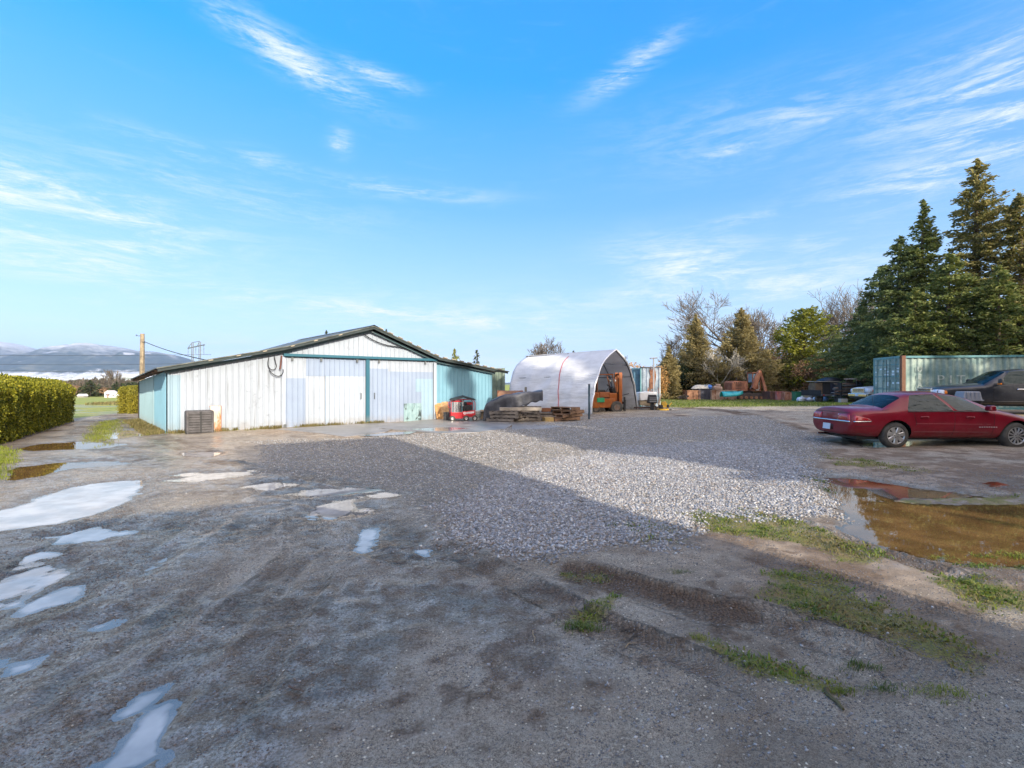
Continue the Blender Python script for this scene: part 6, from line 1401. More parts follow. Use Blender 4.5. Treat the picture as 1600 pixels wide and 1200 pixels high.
def bare_tree(name,label,x,y,H,spread,mat=TWIG,seed=1,depth=6,r0=None,group=None,lean=0,z0=None,trunk_h=.18,up=.25):
    r=random.Random(seed); z0=gz(x,y) if z0 is None else z0; t=thing(name,label,'bare tree',(x,y,z0),0,group)
    tr=MB(); cr=MB(); r0=r0 or H*.022; tmin=TMIN*y/60
    def grow(p,d,L,rad,lv):
        n=4; pts=[p]; q=p.copy(); dd=d.copy()
        for i in range(n):
            dd=(dd+Vector((r.gauss(0,.13),r.gauss(0,.13),r.gauss(.03,.10)))).normalized(); q=q+dd*L/n; pts.append(q.copy())
        (tr if lv==0 else cr).tube(pts,[max(rad*(1-.45*i/n),tmin) for i in range(n+1)],6 if lv<2 else (4 if lv<4 else 3),cap=False)
        if lv>=depth: return
        kids=r.choice([3,3,4]) if lv<2 else (3 if lv<depth-1 else 4)
        for k in range(kids):
            f=1.0 if k==0 else r.uniform(.35,.95); idx=min(n,max(1,int(round(f*n)))); b=pts[idx]
            a=r.uniform(0,2*PI); perp=Vector((math.cos(a),math.sin(a),0)); perp=(perp-dd*perp.dot(dd)); 
            if perp.length<.1: perp=Vector((1,0,0))
            perp.normalize(); s=(.25 if k==0 else r.uniform(.55,1.05))*(spread if lv<2 else 1)
            nd=(dd+perp*s+Vector((0,0,up*(.3 if lv>2 else 1)))).normalized()
            grow(b,nd,L*r.uniform(.66,.86),rad*(.64 if k==0 else .50),lv+1)
    grow(Vector((0,0,-.1)),Vector((lean,0,1)).normalized(),H*trunk_h,r0,0)
    tr.build('trunk',BARKG,t,smooth=True); cr.build('branches',mat,t); return t
def bush(name,label,x,y,rx,ry,H,mat,n=3500,leaf=.2,seed=0,cat='bush',group=None,z0=None,stems=True,low=.05,lump=.5):
    r=np.random.default_rng(seed+int(abs(x)*13+abs(y)*5)); z0=gz(x,y) if z0 is None else z0; t=thing(name,label,cat,(x,y,z0),0,group)
    u=r.normal(size=(n,3)); u/=np.linalg.norm(u,axis=1)[:,None]; rad=r.random(n)**.38
    a=np.arctan2(u[:,1],u[:,0]); lum=1+lump*(fbm(a*1.3+seed,u[:,2]*2.2+seed,seed+3,3)-.5)*1.6
    P=u*(rad*lum)[:,None]*np.array([rx,ry,H*.5])+np.array([0,0,H*.52]); P[:,2]=np.clip(P[:,2],low,None)
    k=fbm(P[:,0]*1.3+seed,P[:,2]*1.3+P[:,1],seed+9)>.40; P=P[k]; n=len(P)
    L=leaf*(.6+.8*r.random(n)); leaf_cards('crown',P,r.normal(size=(n,3))+u[k]*.6,L,L*.5,mat,t)
    if stems:
        m=MB()
        for i in range(7):
            an=r.random()*6.28; k_=.7*r.random(); m.tube([(0,0,-.05),(rx*k_*.4*math.cos(an),ry*k_*.4*math.sin(an),H*.4),(rx*k_*math.cos(an),ry*k_*math.sin(an),H*.85)],[.05*H/3,.03*H/3,.008],5)
        m.build('stems',BARK,t,smooth=True)
    return t
G_CED=leafmat('cedar_leaf',(.06,.095,.020),(.14,.18,.040),(.34,.33,.10),.45); G_CED2=leafmat('cedar_leaf_bronze',(.08,.10,.020),(.20,.19,.05),(.46,.36,.14),.5)
G_SPR=leafmat('spruce_needle',(.05,.09,.028),(.11,.15,.05),(.27,.29,.10),.6); G_FAR=leafmat('far_conifer',(.03,.045,.018),(.06,.075,.03),(.10,.10,.04),.4)
G_YEW=leafmat('golden_cone_leaf',(.16,.14,.045),(.32,.26,.10),(.50,.40,.20),1.0); G_PIN=leafmat('pine_needle',(.09,.12,.012),(.24,.25,.025),(.36,.34,.05),.6)
G_BRN=leafmat('rusty_brush_leaf',(.16,.09,.05),(.30,.18,.10),(.42,.28,.15),.8); G_OLV=leafmat('olive_brush_leaf',(.08,.09,.02),(.20,.19,.04),(.33,.28,.08),.8); G_DRK=leafmat('dark_shrub_leaf',(.015,.028,.010),(.04,.06,.018),(.08,.10,.03),.7)
G_HED=leafmat('hedge_leaf',(.045,.070,.010),(.17,.19,.018),(.66,.56,.05),1.6,trans=.35)
grpC='tall cedars and spruces along the right edge'
big=[(1528,248,33.5,3.9,G_CED2,.82,'tallest dark cedar, its tip highest above the container','c'),(1443,312,35.5,2.9,G_CED,.95,'slim open-topped cedar left of the tallest one','c'),
 (1407,368,36,3.9,G_SPR,.85,'blue-green spruce left of the slim cedar','s'),(1378,415,40,4.2,G_SPR,.85,'spruce with ragged tip above the container\'s left end','s'),
 (1345,478,44,4.8,G_SPR,.8,'lowest spruce of the row with long left-reaching boughs','s'),(1592,302,31.5,3.3,G_CED2,.85,'bronze cedar cut by the right edge of the picture','c'),
 (1660,300,34,4.2,G_CED,.85,'cedar standing just beyond the right edge','c'),(1484,395,31,3.3,G_CED,.8,'shorter cedar in front, between the slim and the tallest cedar','c'),(1560,415,29.5,3.0,G_CED,.8,'short dense cedar in front of the tallest one\'s right flank','c'),
 (1430,450,31.5,2.9,G_CED,.75,'low cedar right behind the container door end','c'),(1650,420,29,3,G_CED,.8,'low cedar beyond the right edge beside the container','c')]
for i,(px1,py1,d,R,mt,sh,lb,k) in enumerate(big):
    x=XD(px1,d); H=ZD(py1,d)-gz(x,d)
    if k=='c': conifer('cedar_tree',lb,x,d,H,R,mt,.24,1.9,.12,sh*.74,.02,grpC,irr=.62,upturn=.35,seed=i)
    else: conifer('spruce_tree',lb,x,d,H,R,mt,.23,1.9,.10,sh*.72,.02,grpC,irr=.58,upturn=.15,seed=i)
# mid distance evergreens and brush, left to right
d=55
conifer('cypress_tree','small narrow golden-brown cone tree right of the rusty container',XD(1045,51),51,ZD(541,51),1.7,G_YEW,.20,2.4,-.25,.85,.0,seed=1,irr=.15,upturn=.5)
conifer('cypress_tree','tall brown-green cone tree left of the widest bare tree',XD(1087,d),d,ZD(491,d),3.1,G_YEW,.22,2.4,-.25,.85,.0,seed=2,irr=.18,upturn=.5)
conifer('cypress_tree','broadest golden-brown cone tree directly above the rusty excavator',XD(1158,d-.5),d-.5,ZD(481,d-.5),4.1,G_YEW,.24,2.4,-.25,.88,.0,seed=3,irr=.18,upturn=.5)
conifer('pine_tree','bright yellow-green pine in the middle of the tree line',XD(1256,54),54,ZD(484,54),4.6,G_PIN,.34,1.5,-.15,.42,.12,seed=4,irr=.5,upturn=.5,cat='pine')
conifer('spruce_tree','grey-green spruce leaning on the bright pine\'s right side',XD(1300,52),52,ZD(508,52),3.6,G_SPR,.22,1.2,.15,.6,.03,seed=5)
conifer('cedar_tree','weeping light green cedar just left of the teal container',XD(1330,48),48,ZD(520,48),3.2,leafmat('weeping_leaf',(.07,.11,.02),(.16,.20,.03),(.27,.27,.05),.7),.24,1.2,.9,.6,.03,seed=6)
conifer('spruce_tree','dark spruce filling the gap behind the weeping cedar',XD(1352,52),52,ZD(500,52),4.2,G_SPR,.24,1.1,.2,.6,.03,seed=8)
bare_tree('bare_tree','widest bare tree with arching limbs behind the cone trees',XD(1165,64),64,17,1.55,seed=11,depth=7,trunk_h=.26)
bare_tree('bare_tree','pale bare tree between the two big cone trees',XD(1122,54),54,11.5,1.25,M('pale_twigs',(.40,.36,.28),.85,0,.25,(.52,.47,.37)),seed=5,depth=6,trunk_h=.18)
bare_tree('bare_tree','bleached bare tree in front of the broad cone tree, over the excavator',XD(1168,53.5),53.5,9,1.3,M('pale_twigs',(.40,.36,.28),.85),seed=29,depth=6,trunk_h=.14)
bare_tree('bare_tree','bare tree reaching low to the left of the cone trees',XD(1078,60),60,10.5,1.25,seed=17,depth=6,trunk_h=.24)
bare_tree('bare_tree','tall bare tree rising right behind the bright pine',XD(1302,66),66,16,.75,seed=23,depth=6,trunk_h=.26,up=.5)
bare_tree('bare_tree','tall bare tree half hidden by the leftmost spruce boughs',XD(1338,64),64,16,.75,seed=37,depth=6,trunk_h=.26,up=.5)
bare_tree('bare_tree','bare tree above the left half of the white shelter',XD(855,62),62,9.2,.9,seed=41,depth=6,trunk_h=.26,up=.4)
bare_tree('bare_tree','lower bushy bare tree left of the shelter ridge',XD(822,60),60,7,1.2,seed=43,depth=6,trunk_h=.18)
bare_tree('bare_tree','round fine-twigged bare tree just right of the shelter peak',XD(972,60),60,8,1.1,seed=47,depth=6,trunk_h=.2)
bare_tree('bare_tree','small bare tree between the shelter and the narrow cone tree',XD(1010,64),64,5.3,1.2,seed=53,depth=6)
bush('shrub','orange-brown leafy bush peeping over the blue-grey container',XD(998,46),46,2.4,1.5,3.5,leafmat('orange_leaf',(.35,.16,.04),(.50,.27,.08),(.58,.38,.16),.9),2600,.2,1)
bush('shrub','orange-brown bush between the container and the narrow cone tree',XD(1030,48),48,.9,1.2,3.4,leafmat('orange_leaf',(.35,.16,.04),(.50,.27,.08)),900,.2,2)
spec=[(1052,45,2.0,3.1,G_DRK,'dark hedge-like shrub at the foot of the narrow cone tree'),(1078,46,2.2,3.6,G_DRK,'dark shrub at the foot of the tall cone tree'),(1103,46.5,2.2,3.0,G_BRN,'brown twiggy shrub between the cone trees'),(1128,46,2.4,2.9,G_OLV,'green laurel shrub left of the excavator'),
 (1150,52,2.6,3.8,G_DRK,'dark shrub behind the rusty excavator body'),(1192,48,2.8,3.6,G_OLV,'yellow-green shrub right behind the excavator cab'),(1212,49,3.0,4.4,G_BRN,'rust-brown brush right of the excavator'),(1238,47,2.8,3.9,G_BRN,'rust-brown brush below the bright pine'),
 (1262,45,2.8,4.3,G_OLV,'olive brush below the bright pine\'s right half'),(1286,43,2.8,3.9,G_BRN,'rust-brown brush behind the blue barrel'),(1316,42,2.6,3.2,G_OLV,'olive brush behind the black trailer'),(1350,40,2.6,2.9,G_BRN,'tan brush just left of the teal container'),
 (1225,56,4.5,6.4,G_BRN,'tall tan brush mass behind the bright pine'),(1060,52,3.0,4.0,G_OLV,'olive shrub behind the narrow cone tree'),(1182,58,4.0,5.0,G_BRN,'tall brown brush behind the widest bare tree')]
for i,(px1,d,r_,h_,mt,lb) in enumerate(spec): d=d+8.5; h_=h_*1.12; r_=r_*1.15; bush('shrub',lb,XD(px1,d),d,r_,1.6,h_*1.0,mt,int(3600*r_),.20,i+5,group='brush along the back of the yard')
# evergreens beyond the barn and shelter
for i,(px1,py1,d,R,lb) in enumerate([(710,545,62,2.1,'olive pointed conifer over the right slope of the barn roof'),(745,547,64,1.5,'narrow dark conifer over the barn roof\'s low right end'),(510,516,75,2.0,'small dark conifer tip above the left slope of the barn roof'),(468,536,80,1.6,'tiny conifer tip poking over the barn roof'),(604,514,78,1.2,'conifer tip just right of the barn ridge'),(896,548,70,.8,'tiny conifer tip above the shelter ridge')]):
    conifer('conifer',lb,XD(px1,d),d,ZD(py1,d)-gz(XD(px1,d),d),R,G_PIN if i==0 else G_FAR,.26,1.0,.05,.7,.05,'conifers beyond the barn',seed=60+i)
# ---------------------------------------------------------------- hedges
def hedge(name,label,a,b,th,h0,h1,mat,n,leaf=.10,round_=.25,core=(.012,.018,.006)):
    a=Vector(a);b=Vector(b);ax=(b-a); L_=ax.length; ax.normalize(); nm=Vector((ax.y,-ax.x,0))
    t=thing(name,label,'hedge',a); r=np.random.default_rng(3+n)
    u=r.random(n)*L_; hh=h0+(h1-h0)*u/L_; k=r.random(n); per=2*1.6+th
    q=r.random(n)*per; z=np.where(q<1.6,q/1.6*hh,np.where(q<1.6+th,hh,(per-q)/1.6*hh)); w=np.where(q<1.6,-th/2,np.where(q<1.6+th,q-1.6-th/2,th/2))
    # scalloped columns: each plant of the row bulges
    bulge=.17*np.cos(u/.62*2*PI+.8*np.sin(u*1.7))+.10*(fbm(u*2.2,z*2.2,5)-.5)*2
    top=z>hh-.02; w=w+np.sign(w)*bulge*(~top)-np.sign(w)*round_*np.clip((z-(hh-.3))/.3,0,1)**2; z=z+np.where(top,bulge*.5,0)-.05*(np.abs(w)/th*2)**4*top
    e=r.random(n)<(2*th/(2*th+2*L_+L_*.8)); w=np.where(e,(r.random(n)-.5)*th*.9,w); u=np.where(e,np.where(r.random(n)<.5,0,L_)+r.normal(size=n)*.04,u); z=np.where(e,r.random(n)*hh*.97,z)
    j=r.normal(size=(n,3))*.035; P=np.stack([ax.x*u+nm.x*w,ax.y*u+nm.y*w,z],-1)+j
    gap=fbm(u*2.8,z*1.2+w,9)>(.30 if L_>4 else .0); P=P[gap|top]; D=r.normal(size=(len(P),3))*.6+np.array([0,0,.8]); Lf=leaf*(.6+.8*r.random(len(P)))
    leaf_cards('foliage',P,D,Lf,Lf*.5,mat,t)
    m=MB(); s_=.8
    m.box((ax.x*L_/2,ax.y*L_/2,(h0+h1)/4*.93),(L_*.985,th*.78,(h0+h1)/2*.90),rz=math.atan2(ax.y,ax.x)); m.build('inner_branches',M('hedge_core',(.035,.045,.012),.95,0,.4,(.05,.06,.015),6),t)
    m=MB()
    k=0.31
    while k<L_:
        p=ax*k; m.tube([(p.x,p.y,-.05),(p.x+.02,p.y,.5)],.04,5); k+=.62
    m.build('stems',BARK,t); return t
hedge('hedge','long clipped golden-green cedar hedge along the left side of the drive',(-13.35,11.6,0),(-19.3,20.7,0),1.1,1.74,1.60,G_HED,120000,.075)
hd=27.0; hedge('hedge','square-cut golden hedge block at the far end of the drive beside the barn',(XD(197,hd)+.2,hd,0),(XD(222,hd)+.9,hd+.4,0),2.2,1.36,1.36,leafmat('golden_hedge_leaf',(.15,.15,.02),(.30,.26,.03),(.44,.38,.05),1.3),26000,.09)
G_WOOD=leafmat('far_wood_twigs',(.10,.075,.055),(.17,.13,.10),(.08,.09,.05),.03)
# ================================================================ BACK OF THE YARD
RUM=M('rusty_steel',(.24,.10,.05),.85,0,.45,(.36,.19,.11),2.2,rust=.5); RUM2=M('rusty_steel_pale',(.38,.24,.17),.85,0,.35,(.48,.33,.25),2,rust=.5,dirt=.4)
DARK=M('dark_recess',(.02,.02,.022),.8)
def bin_(label,px0,px1,d,h,mat,depth=1.4,name='steel_bin',cat='steel bin',group='rusty bins along the brush'):
    x0,x1=XD(px0,d),XD(px1,d); w=x1-x0; xc=(x0+x1)/2; t=thing(name,label,cat,(xc,d,gz(xc,d)),0,group)
    part('wall',mat,lambda m:m.box((0,0,h/2),(w,.05,h)),t); part('wall',mat,lambda m:m.box((0,depth,h/2),(w,.05,h)),t)
    for s in (-1,1): part('end_wall',mat,lambda m:m.box((s*(w/2-.025),depth/2,h/2),(.05,depth-.05,h)),t)
    part('floor_plate',mat,lambda m:m.box((0,depth/2,.06),(w-.1,depth-.05,.05)),t); part('rim',mat,lambda m:(m.box((0,-.03,h-.04),(w+.06,.06,.08)),m.box((0,depth+.03,h-.04),(w+.06,.06,.08))),t)
    n=max(2,int(w/.9))
    for i in range(n+1): part('rib',mat,lambda m:m.box((-w/2+w*i/n,-.055,h/2),(.07,.06,h-.02)),t)
    return t
bin_('small rust-brown steel bin left of the dark one',1074,1093,49,.95,RUM); 
t_=bin_('near-black steel bin with junk heaped on top',1092,1112,49,1.12,M('tarry_steel',(.03,.03,.045),.7,0,.4)); bin_('long pale-rusted steel trough left of the excavator',1112,1150,48.6,.98,RUM2)
bin_('dark brown steel bin right of the excavator',1203,1214,48,.85,M('brown_steel',(.10,.05,.04),.8,0,.4,rust=.3)); bin_('white and red painted bin right of the excavator',1214,1225,47.6,.85,M('white_red_paint',(.45,.30,.28),.6,0,.3,(.42,.05,.05),1.2,rust=.2)); bin_('bright rust-orange bin nearest the green box',1226,1239,47,.82,M('orange_rust',(.42,.14,.07),.8,0,.4,(.5,.3,.22),2,rust=.3))
d=49.4; x=XD(1096,d)
t_=thing('canvas_bundle','cream canvas bundle heaped on the dark bin','bundle',(x,d+.5,1.05)); m=MB(); m.lathe([(0,.75),(.35,.68),(.6,.40),(.75,.08),(.6,0),(0,0)],n=18); o=m.build('canvas',M('cream_canvas',(.62,.56,.45),.8,0,.2),t_,smooth=True); o.scale=(1.15,.8,.62)
t_=thing('bundle','grey-white folded sheet on the dark bin right of the cream bundle','bundle',(XD(1104,d),d+.4,1.1)); part('sheet',M('pale_sheet',(.5,.5,.46),.8,0,.3),lambda m:(m.box((0,0,.15),(.7,.6,.3),top=(.7,.8)),m.box((.15,0,.34),(.4,.4,.14),rz=.5)),t_,bevel=.05)
t_=thing('plastic_bag','bright blue plastic bag on the dark bin','bag',(XD(1110.5,d),d+.4,1.1)); m=MB(); m.lathe([(0,.42),(.2,.38),(.36,.2),(.3,0),(0,0)],n=14); m.build('bag',M('blue_bag',(.07,.20,.55),.4,0,.2),t_,smooth=True)
t_=thing('scrap_roll','rolled rusty mesh leaning on the pale trough','scrap',(XD(1119,d),d-.2,.9)); part('roll',RUM2,lambda m:(m.cyl((-.4,0,.25),(.45,.1,.2),.26,n=14),m.cyl((-.1,.1,.55),(.35,.1,.5),.16,n=12)),t_,smooth=True)
t_=thing('scrap_pile','low dark scrap pile at the left end of the bins','scrap pile',(XD(1068,48),48,0)); rr=random.Random(4)
for k in range(8): part('scrap_piece',M('dark_scrap',(.07,.06,.05),.9),lambda m:m.box((rr.uniform(-.4,.4),rr.uniform(-.2,.2),.1+.3*rr.random()),(.5,.2,.12),rz=rr.uniform(-1,1),ry=rr.uniform(-.5,.5)),t_)
# teal rowing boat hull
d=47.6; x=XD(1144,d); t_=thing('rowing_boat','turquoise upturned boat hull lying in front of the pale trough','boat',(x,d,.35),.1)
m=MB(); P=[]
for i in range(13):
    u=i/12; w=.55*math.sin(PI*min(1,.12+u*.95))**.7+.02; h=.45*(1-.35*u)
    P.append([Vector((-1.1+2.2*u,w*math.cos(a),h*math.sin(a)*1.1+.25*u*u)) for a in [PI*j/10 for j in range(11)]])
m.grid(P); m.build('hull',M('turquoise_paint',(.02,.36,.40),.35,0,.3),t_,smooth='all',solid=.03); part('keel',M('turquoise_dark',(.01,.22,.26),.4),lambda m:m.tube([(-1.1,0,.47),(0,0,.52),(1.1,0,.45)],.03,5),t_)
# excavator
d=50.0; x=XD(1170,d); ex=thing('excavator','rusty orange excavator with folded boom and glazed cab at the back of the lawn','excavator',(x,d,0),0)
EO=M('rusty_excavator_orange',(.40,.13,.06),.8,0,.35,(.48,.22,.13),1.4,rust=.55,rustcol=(.20,.08,.045)); EDK=M('excavator_dark',(.06,.045,.04),.85,0,.4)
for s in (0,1):
    y=s*1.9; tk=part('track',EDK,lambda m:m.prism([(-1.35,.12),(-1.1,.0),(1.1,0),(1.35,.12),(1.42,.42),(1.25,.68),(-1.25,.68),(-1.42,.42)],.5,Matrix.Translation((0,y,0))@Matrix.Rotation(PI/2,4,'X')),ex,bevel=.05)
    for k in range(5): part('roller',RUM,lambda m:m.cyl((-1.0+.5*k,y-.56,.22),(-1.0+.5*k,y-.48,.22),.15,n=14),tk)
part('turntable',EDK,lambda m:m.cyl((0,.9,.66),(0,.9,.9),.75,n=24),ex)
part('engine_house',EO,lambda m:(m.prism([(-1.75,.85),(-.15,.85),(-.15,1.85),(-1.55,1.9),(-1.75,1.7)],2.0,Matrix.Translation((0,1.9,0))@Matrix.Rotation(PI/2,4,'X'))),ex,bevel=.06)
for k in range(4): part('louvre',EDK,lambda m:m.box((-1.1,-.115,1.15+.14*k),(.6,.03,.05)),ex)
part('exhaust_stack',EDK,lambda m:m.cyl((-.9,.8,1.85),(-.9,.8,2.25),.06),ex)
cab=part('cab',EO,lambda m:([m.box((cx_,cy_,1.78),(.09,.09,1.9)) for cx_ in (.35,1.15) for cy_ in (-.05,.95)],m.box((.75,.45,2.72),(.95,1.15,.10)),m.box((.75,.45,1.0),(.9,1.1,.3)),m.box((.75,-.06,1.25),(.8,.05,.5))),ex,bevel=.02)
part('window',M('pale_cab_glass',(.30,.42,.50),.1,0,.2,coat=1),lambda m:(m.box((.75,-.03,2.3),(.70,.03,.62)),m.box((1.13,.45,2.2),(.03,.9,.9)),m.box((.38,.45,2.2),(.03,.9,.9))),cab)
part('door_panel',M('pale_panel',(.45,.45,.42),.6,0,.3,rust=.3),lambda m:(m.box((.60,-.09,1.35),(.10,.03,.85)),m.box((.98,-.09,1.35),(.08,.03,.85)),m.box((.78,-.09,.98),(.45,.03,.12))),cab)
part('boom',EO,lambda m:m.prism([(.0,1.2),(.35,1.0),(.75,2.0),(.95,2.95),(.75,3.0),(.35,2.3)],.35,Matrix.Translation((0,-.35,0))@Matrix.Rotation(PI/2,4,'X')),ex,bevel=.03)
part('boom_ram',STL,lambda m:m.cyl((-.1,-.5,1.1),(.5,-.5,2.0),.06),ex)
part('arm',EO,lambda m:m.prism([(.75,2.85),(.95,3.0),(1.55,1.0),(1.62,.35),(1.42,.30),(1.28,1.0)],.28,Matrix.Translation((0,-.35,0))@Matrix.Rotation(PI/2,4,'X')),ex,bevel=.03)
part('bucket',RUM,lambda m:m.prism([(1.35,.45),(1.65,.5),(1.72,.1),(1.45,-.0),(1.10,.05),(1.15,.25)],.8,Matrix.Translation((0,-.1,0))@Matrix.Rotation(PI/2,4,'X')),ex,bevel=.02)
for k in range(4): part('counterweight_bolt',EDK,lambda m:m.cyl((-1.5+.2*k,-.13,1.7),(-1.5+.2*k,-.10,1.7),.05,n=8),ex)
# green box, grey cabinet, blue barrel, trailer and heap
d=45; x=XD(1246.5,d)
t_=thing('tool_box','dark green metal box with a pale label behind the lawn','box',(x,d,gz(x,d))); part('box',M('box_green',(.02,.14,.08),.5,0,.25),lambda m:m.box((0,0,.42),(.8,.6,.80)),t_,bevel=.03); part('lid',M('box_green',(.02,.14,.08),.5),lambda m:m.box((0,0,.84),(.86,.66,.06)),t_); part('label_plate',M('pale_mark',(.5,.58,.5),.6),lambda m:m.box((.22,-.31,.35),(.22,.01,.32)),t_)
x=XD(1260,d); t_=thing('cabinet','weathered beige cabinet between the green box and the posts','cabinet',(x,d+.3,gz(x,d))); part('carcass',M('beige_board',(.42,.38,.29),.7,0,.3,dirt=.5),lambda m:m.box((0,0,.45),(.75,.5,.9)),t_,bevel=.02); part('drawer_front',M('beige_board2',(.5,.46,.36),.7),lambda m:(m.box((0,-.26,.62),(.66,.02,.3)),m.box((0,-.26,.25),(.66,.02,.3))),t_)
x=XD(1265.5,d-.3); t_=thing('post','bent galvanised post beside the beige cabinet','post',(x,d-.4,gz(x,d))); part('tube',M('galvanised',(.38,.38,.38),.5),lambda m:m.tube([(0,0,-.05),(.03,0,.9),(0,0,1.5)],.06,6),t_)
x=XD(1272,d); t_=thing('metal_drum','tall rust-grey drum left of the blue barrel','drum',(x,d+.2,gz(x,d))); m=MB(); m.lathe([(0,0),(.32,0),(.34,.05),(.33,.4),(.35,.43),(.33,.46),(.33,.9),(.35,.93),(.33,.96),(.33,1.35),(.34,1.4),(0,1.4)],n=24); m.build('drum',M('grey_rust_drum',(.22,.18,.15),.7,0,.35,rust=.5),t_,smooth=True)
x=XD(1279.5,d-.6); t_=thing('barrel','bright blue upright plastic barrel in the back junk row','barrel',(x,d-.6,gz(x,d))); m=MB(); m.lathe([(0,0),(.22,0),(.25,.06),(.26,.35),(.275,.4),(.26,.45),(.26,.95),(.275,1.0),(.26,1.05),(.25,1.32),(.2,1.42),(0,1.44)],n=24); m.build('barrel',M('barrel_blue',(.01,.16,.48),.4,0,.15),t_,smooth=True); part('bung',M('barrel_blue',(.01,.16,.48),.4),lambda m:m.cyl((.1,0,1.43),(.1,0,1.48),.05),t_)
x=XD(1267,43.5); t_=thing('rubbish_pile','white and blue bags of rubbish on the grass edge','rubbish',(x,43.5,gz(x,43.5))); rr=random.Random(12)
for k in range(9):
    cxx=rr.uniform(-1.1,1.1); s=.18+.12*rr.random(); m=MB(); m.lathe([(0,s*1.4),(s*.6,s*1.25),(s,s*.6),(s*.85,0),(0,0)],c=(cxx,rr.uniform(-.3,.3),rr.uniform(0,.1)),n=10); m.build('bag',[M('white_bag',(.75,.76,.76),.6),M('pale_blue_bag',(.45,.52,.70),.5)][k%2],t_,smooth=True)
d=40.5; x=XD(1306,d); z=gz(x,d)
t_=thing('flatbed_trailer','black flatbed trailer with a number plate backed against the brush','trailer',(x,d,z),.05)
part('bed',DARK,lambda m:m.box((0,.9,.62),(3.0,2.6,.14)),t_); part('rear_beam',M('dull_rail',(.16,.16,.17),.5,.4),lambda m:(m.box((0,-.42,.62),(3.05,.08,.16)),m.box((.3,-.5,.36),(2.6,.06,.06))),t_)
part('licence_plate',M('plate_pale',(.6,.62,.62),.5),lambda m:m.box((-.12,-.48,.64),(.40,.01,.22)),t_)
for s in (-1,1): wheel(t_,(s*1.15,.4,.33),.33,.22)
for s in (-1,1): part('side_rail',DARK,lambda m:m.box((s*1.5,.9,.85),(.05,2.5,.35)),t_)
part('tail_light',M('tail_lamp_red',(.42,.008,.015),.18),lambda m:(m.box((-1.35,-.47,.62),(.12,.02,.08)),m.box((1.35,-.47,.62),(.12,.02,.08))),t_)
t_=thing('crate_stack','dark crates and brown boards stacked on the black trailer','crates',(x,d+.9,z+.69),0)
for i,(a,w,h,mt) in enumerate([(-1.1,.6,.95,M('brown_board',(.16,.11,.07),.85,0,.4)),(-.45,.6,1.0,DARK),(.15,.55,.98,M('navy_crate',(.025,.03,.05),.5)),(.75,.6,.9,DARK),(1.3,.5,.8,M('navy_crate',(.025,.03,.05),.5))]): part('crate',mt,lambda m:m.box((a,0,h/2),(w,.9,h)),t_,bevel=.03)
part('cover_board',M('pale_edge_board',(.35,.33,.28),.8),lambda m:m.box((0,0,1.03),(3.1,1.2,.05),ry=.01),t_)
t_=thing('tarpaulin_heap','black tarpaulin dome heaped over the load on the trailer','tarpaulin',(XD(1296,42.5),42.5,z+1.5)); m=MB(); m.lathe([(0,1.0),(.5,.95),(1.0,.7),(1.35,.3),(1.45,0),(1.2,-.3)],n=24); o=m.build('tarp',M('black_tarp',(.012,.013,.018),.35,0,.4,bump=.5,bscale=3),t_,smooth=True); o.scale=(.85,.7,.62)
x=XD(1331,38.6); t_=thing('lumber_rack','rack of grey and rusty boards beside the white pickup','lumber rack',(x,38.6,gz(x,38.6)),.1); rr=random.Random(8)
for k in range(12): part('board',[M('grey_board',(.22,.22,.22),.8,0,.3),RUM2,M('dark_scrap',(.07,.06,.05),.9)][k%3],lambda m:m.box((rr.uniform(-.2,.3),rr.uniform(0,.6),.6+.09*k),(2.2,.25,.05),ry=rr.uniform(-.06,.02),rz=rr.uniform(-.1,.1)),t_)
for s in (-1,1): part('upright',DARK,lambda m:m.box((s*.9,.3,.8),(.08,.7,1.6)),t_)
x=XD(1357,38.5); t_=thing('flat_roofed_rack','low rusty roofed rack between the white pickup and the container','rack',(x,38.4,gz(x,38.5))); part('roof',RUM2,lambda m:(m.box((0,.5,1.95),(2.4,1.4,.08),ry=-.04),m.box((0,-.2,1.85),(2.3,.06,.16),ry=-.04)),t_); part('back',M('brown_board',(.16,.11,.07),.85),lambda m:m.box((0,1.1,1.0),(2.2,.06,1.8)),t_)
for s in (-1,1): part('leg',DARK,lambda m:m.box((s*1.05,-.1,.92),(.09,.09,1.85)),t_)
x=XD(1317,36.5); t_=thing('concrete_block','small pale concrete block on the grass before the black trailer','block',(x,36.5,gz(x,36.5))); part('block',M('pale_concrete',(.45,.42,.36),.85,0,.2),lambda m:m.box((0,0,.17),(.5,.35,.36)),t_,bevel=.02)
# ================================================================ LEFT: POLES, WIRES, ROAD SIDE
d=31.0; x=XD(222.5,d); PWD=M('pole_wood',(.30,.23,.15),.85,0,.35,(.42,.34,.23),4,bump=.3)
ut=thing('utility_pole','weathered wooden utility pole rising behind the barn\'s left end','utility pole',(x,d,0)); top_z=ZD(521.5,d)
part('pole',PWD,lambda m:m.tube([(0,0,-.3),(-.02,0,2),(0,0,top_z)],[.15,.14,.115],12),ut,smooth=True)
part('brace_pole',PWD,lambda m:m.tube([(.0,-.16,1.4),(.10,-.16,2.6),(.16,-.15,top_z-.75)],[.09,.07,.05],8),ut,smooth=True)
part('insulator',M('insulator_grey',(.10,.12,.13),.3),lambda m:(m.lathe([(0,0),(.05,.02),(.03,.06),(.05,.1),(.03,.14),(0,.16)],c=(.20,-.1,top_z-.62),n=12),m.lathe([(0,0),(.04,.02),(.02,.05),(.04,.08),(0,.1)],c=(-.3,-.1,top_z-.16),n=12)),ut,smooth=True)
part('bracket',STL,lambda m:(m.tube([(-.3,-.1,top_z-.12),(0,-.1,top_z-.16)],.015,5),m.tube([(0,-.1,top_z-.5),(.20,-.1,top_z-.55)],.015,5)),ut)
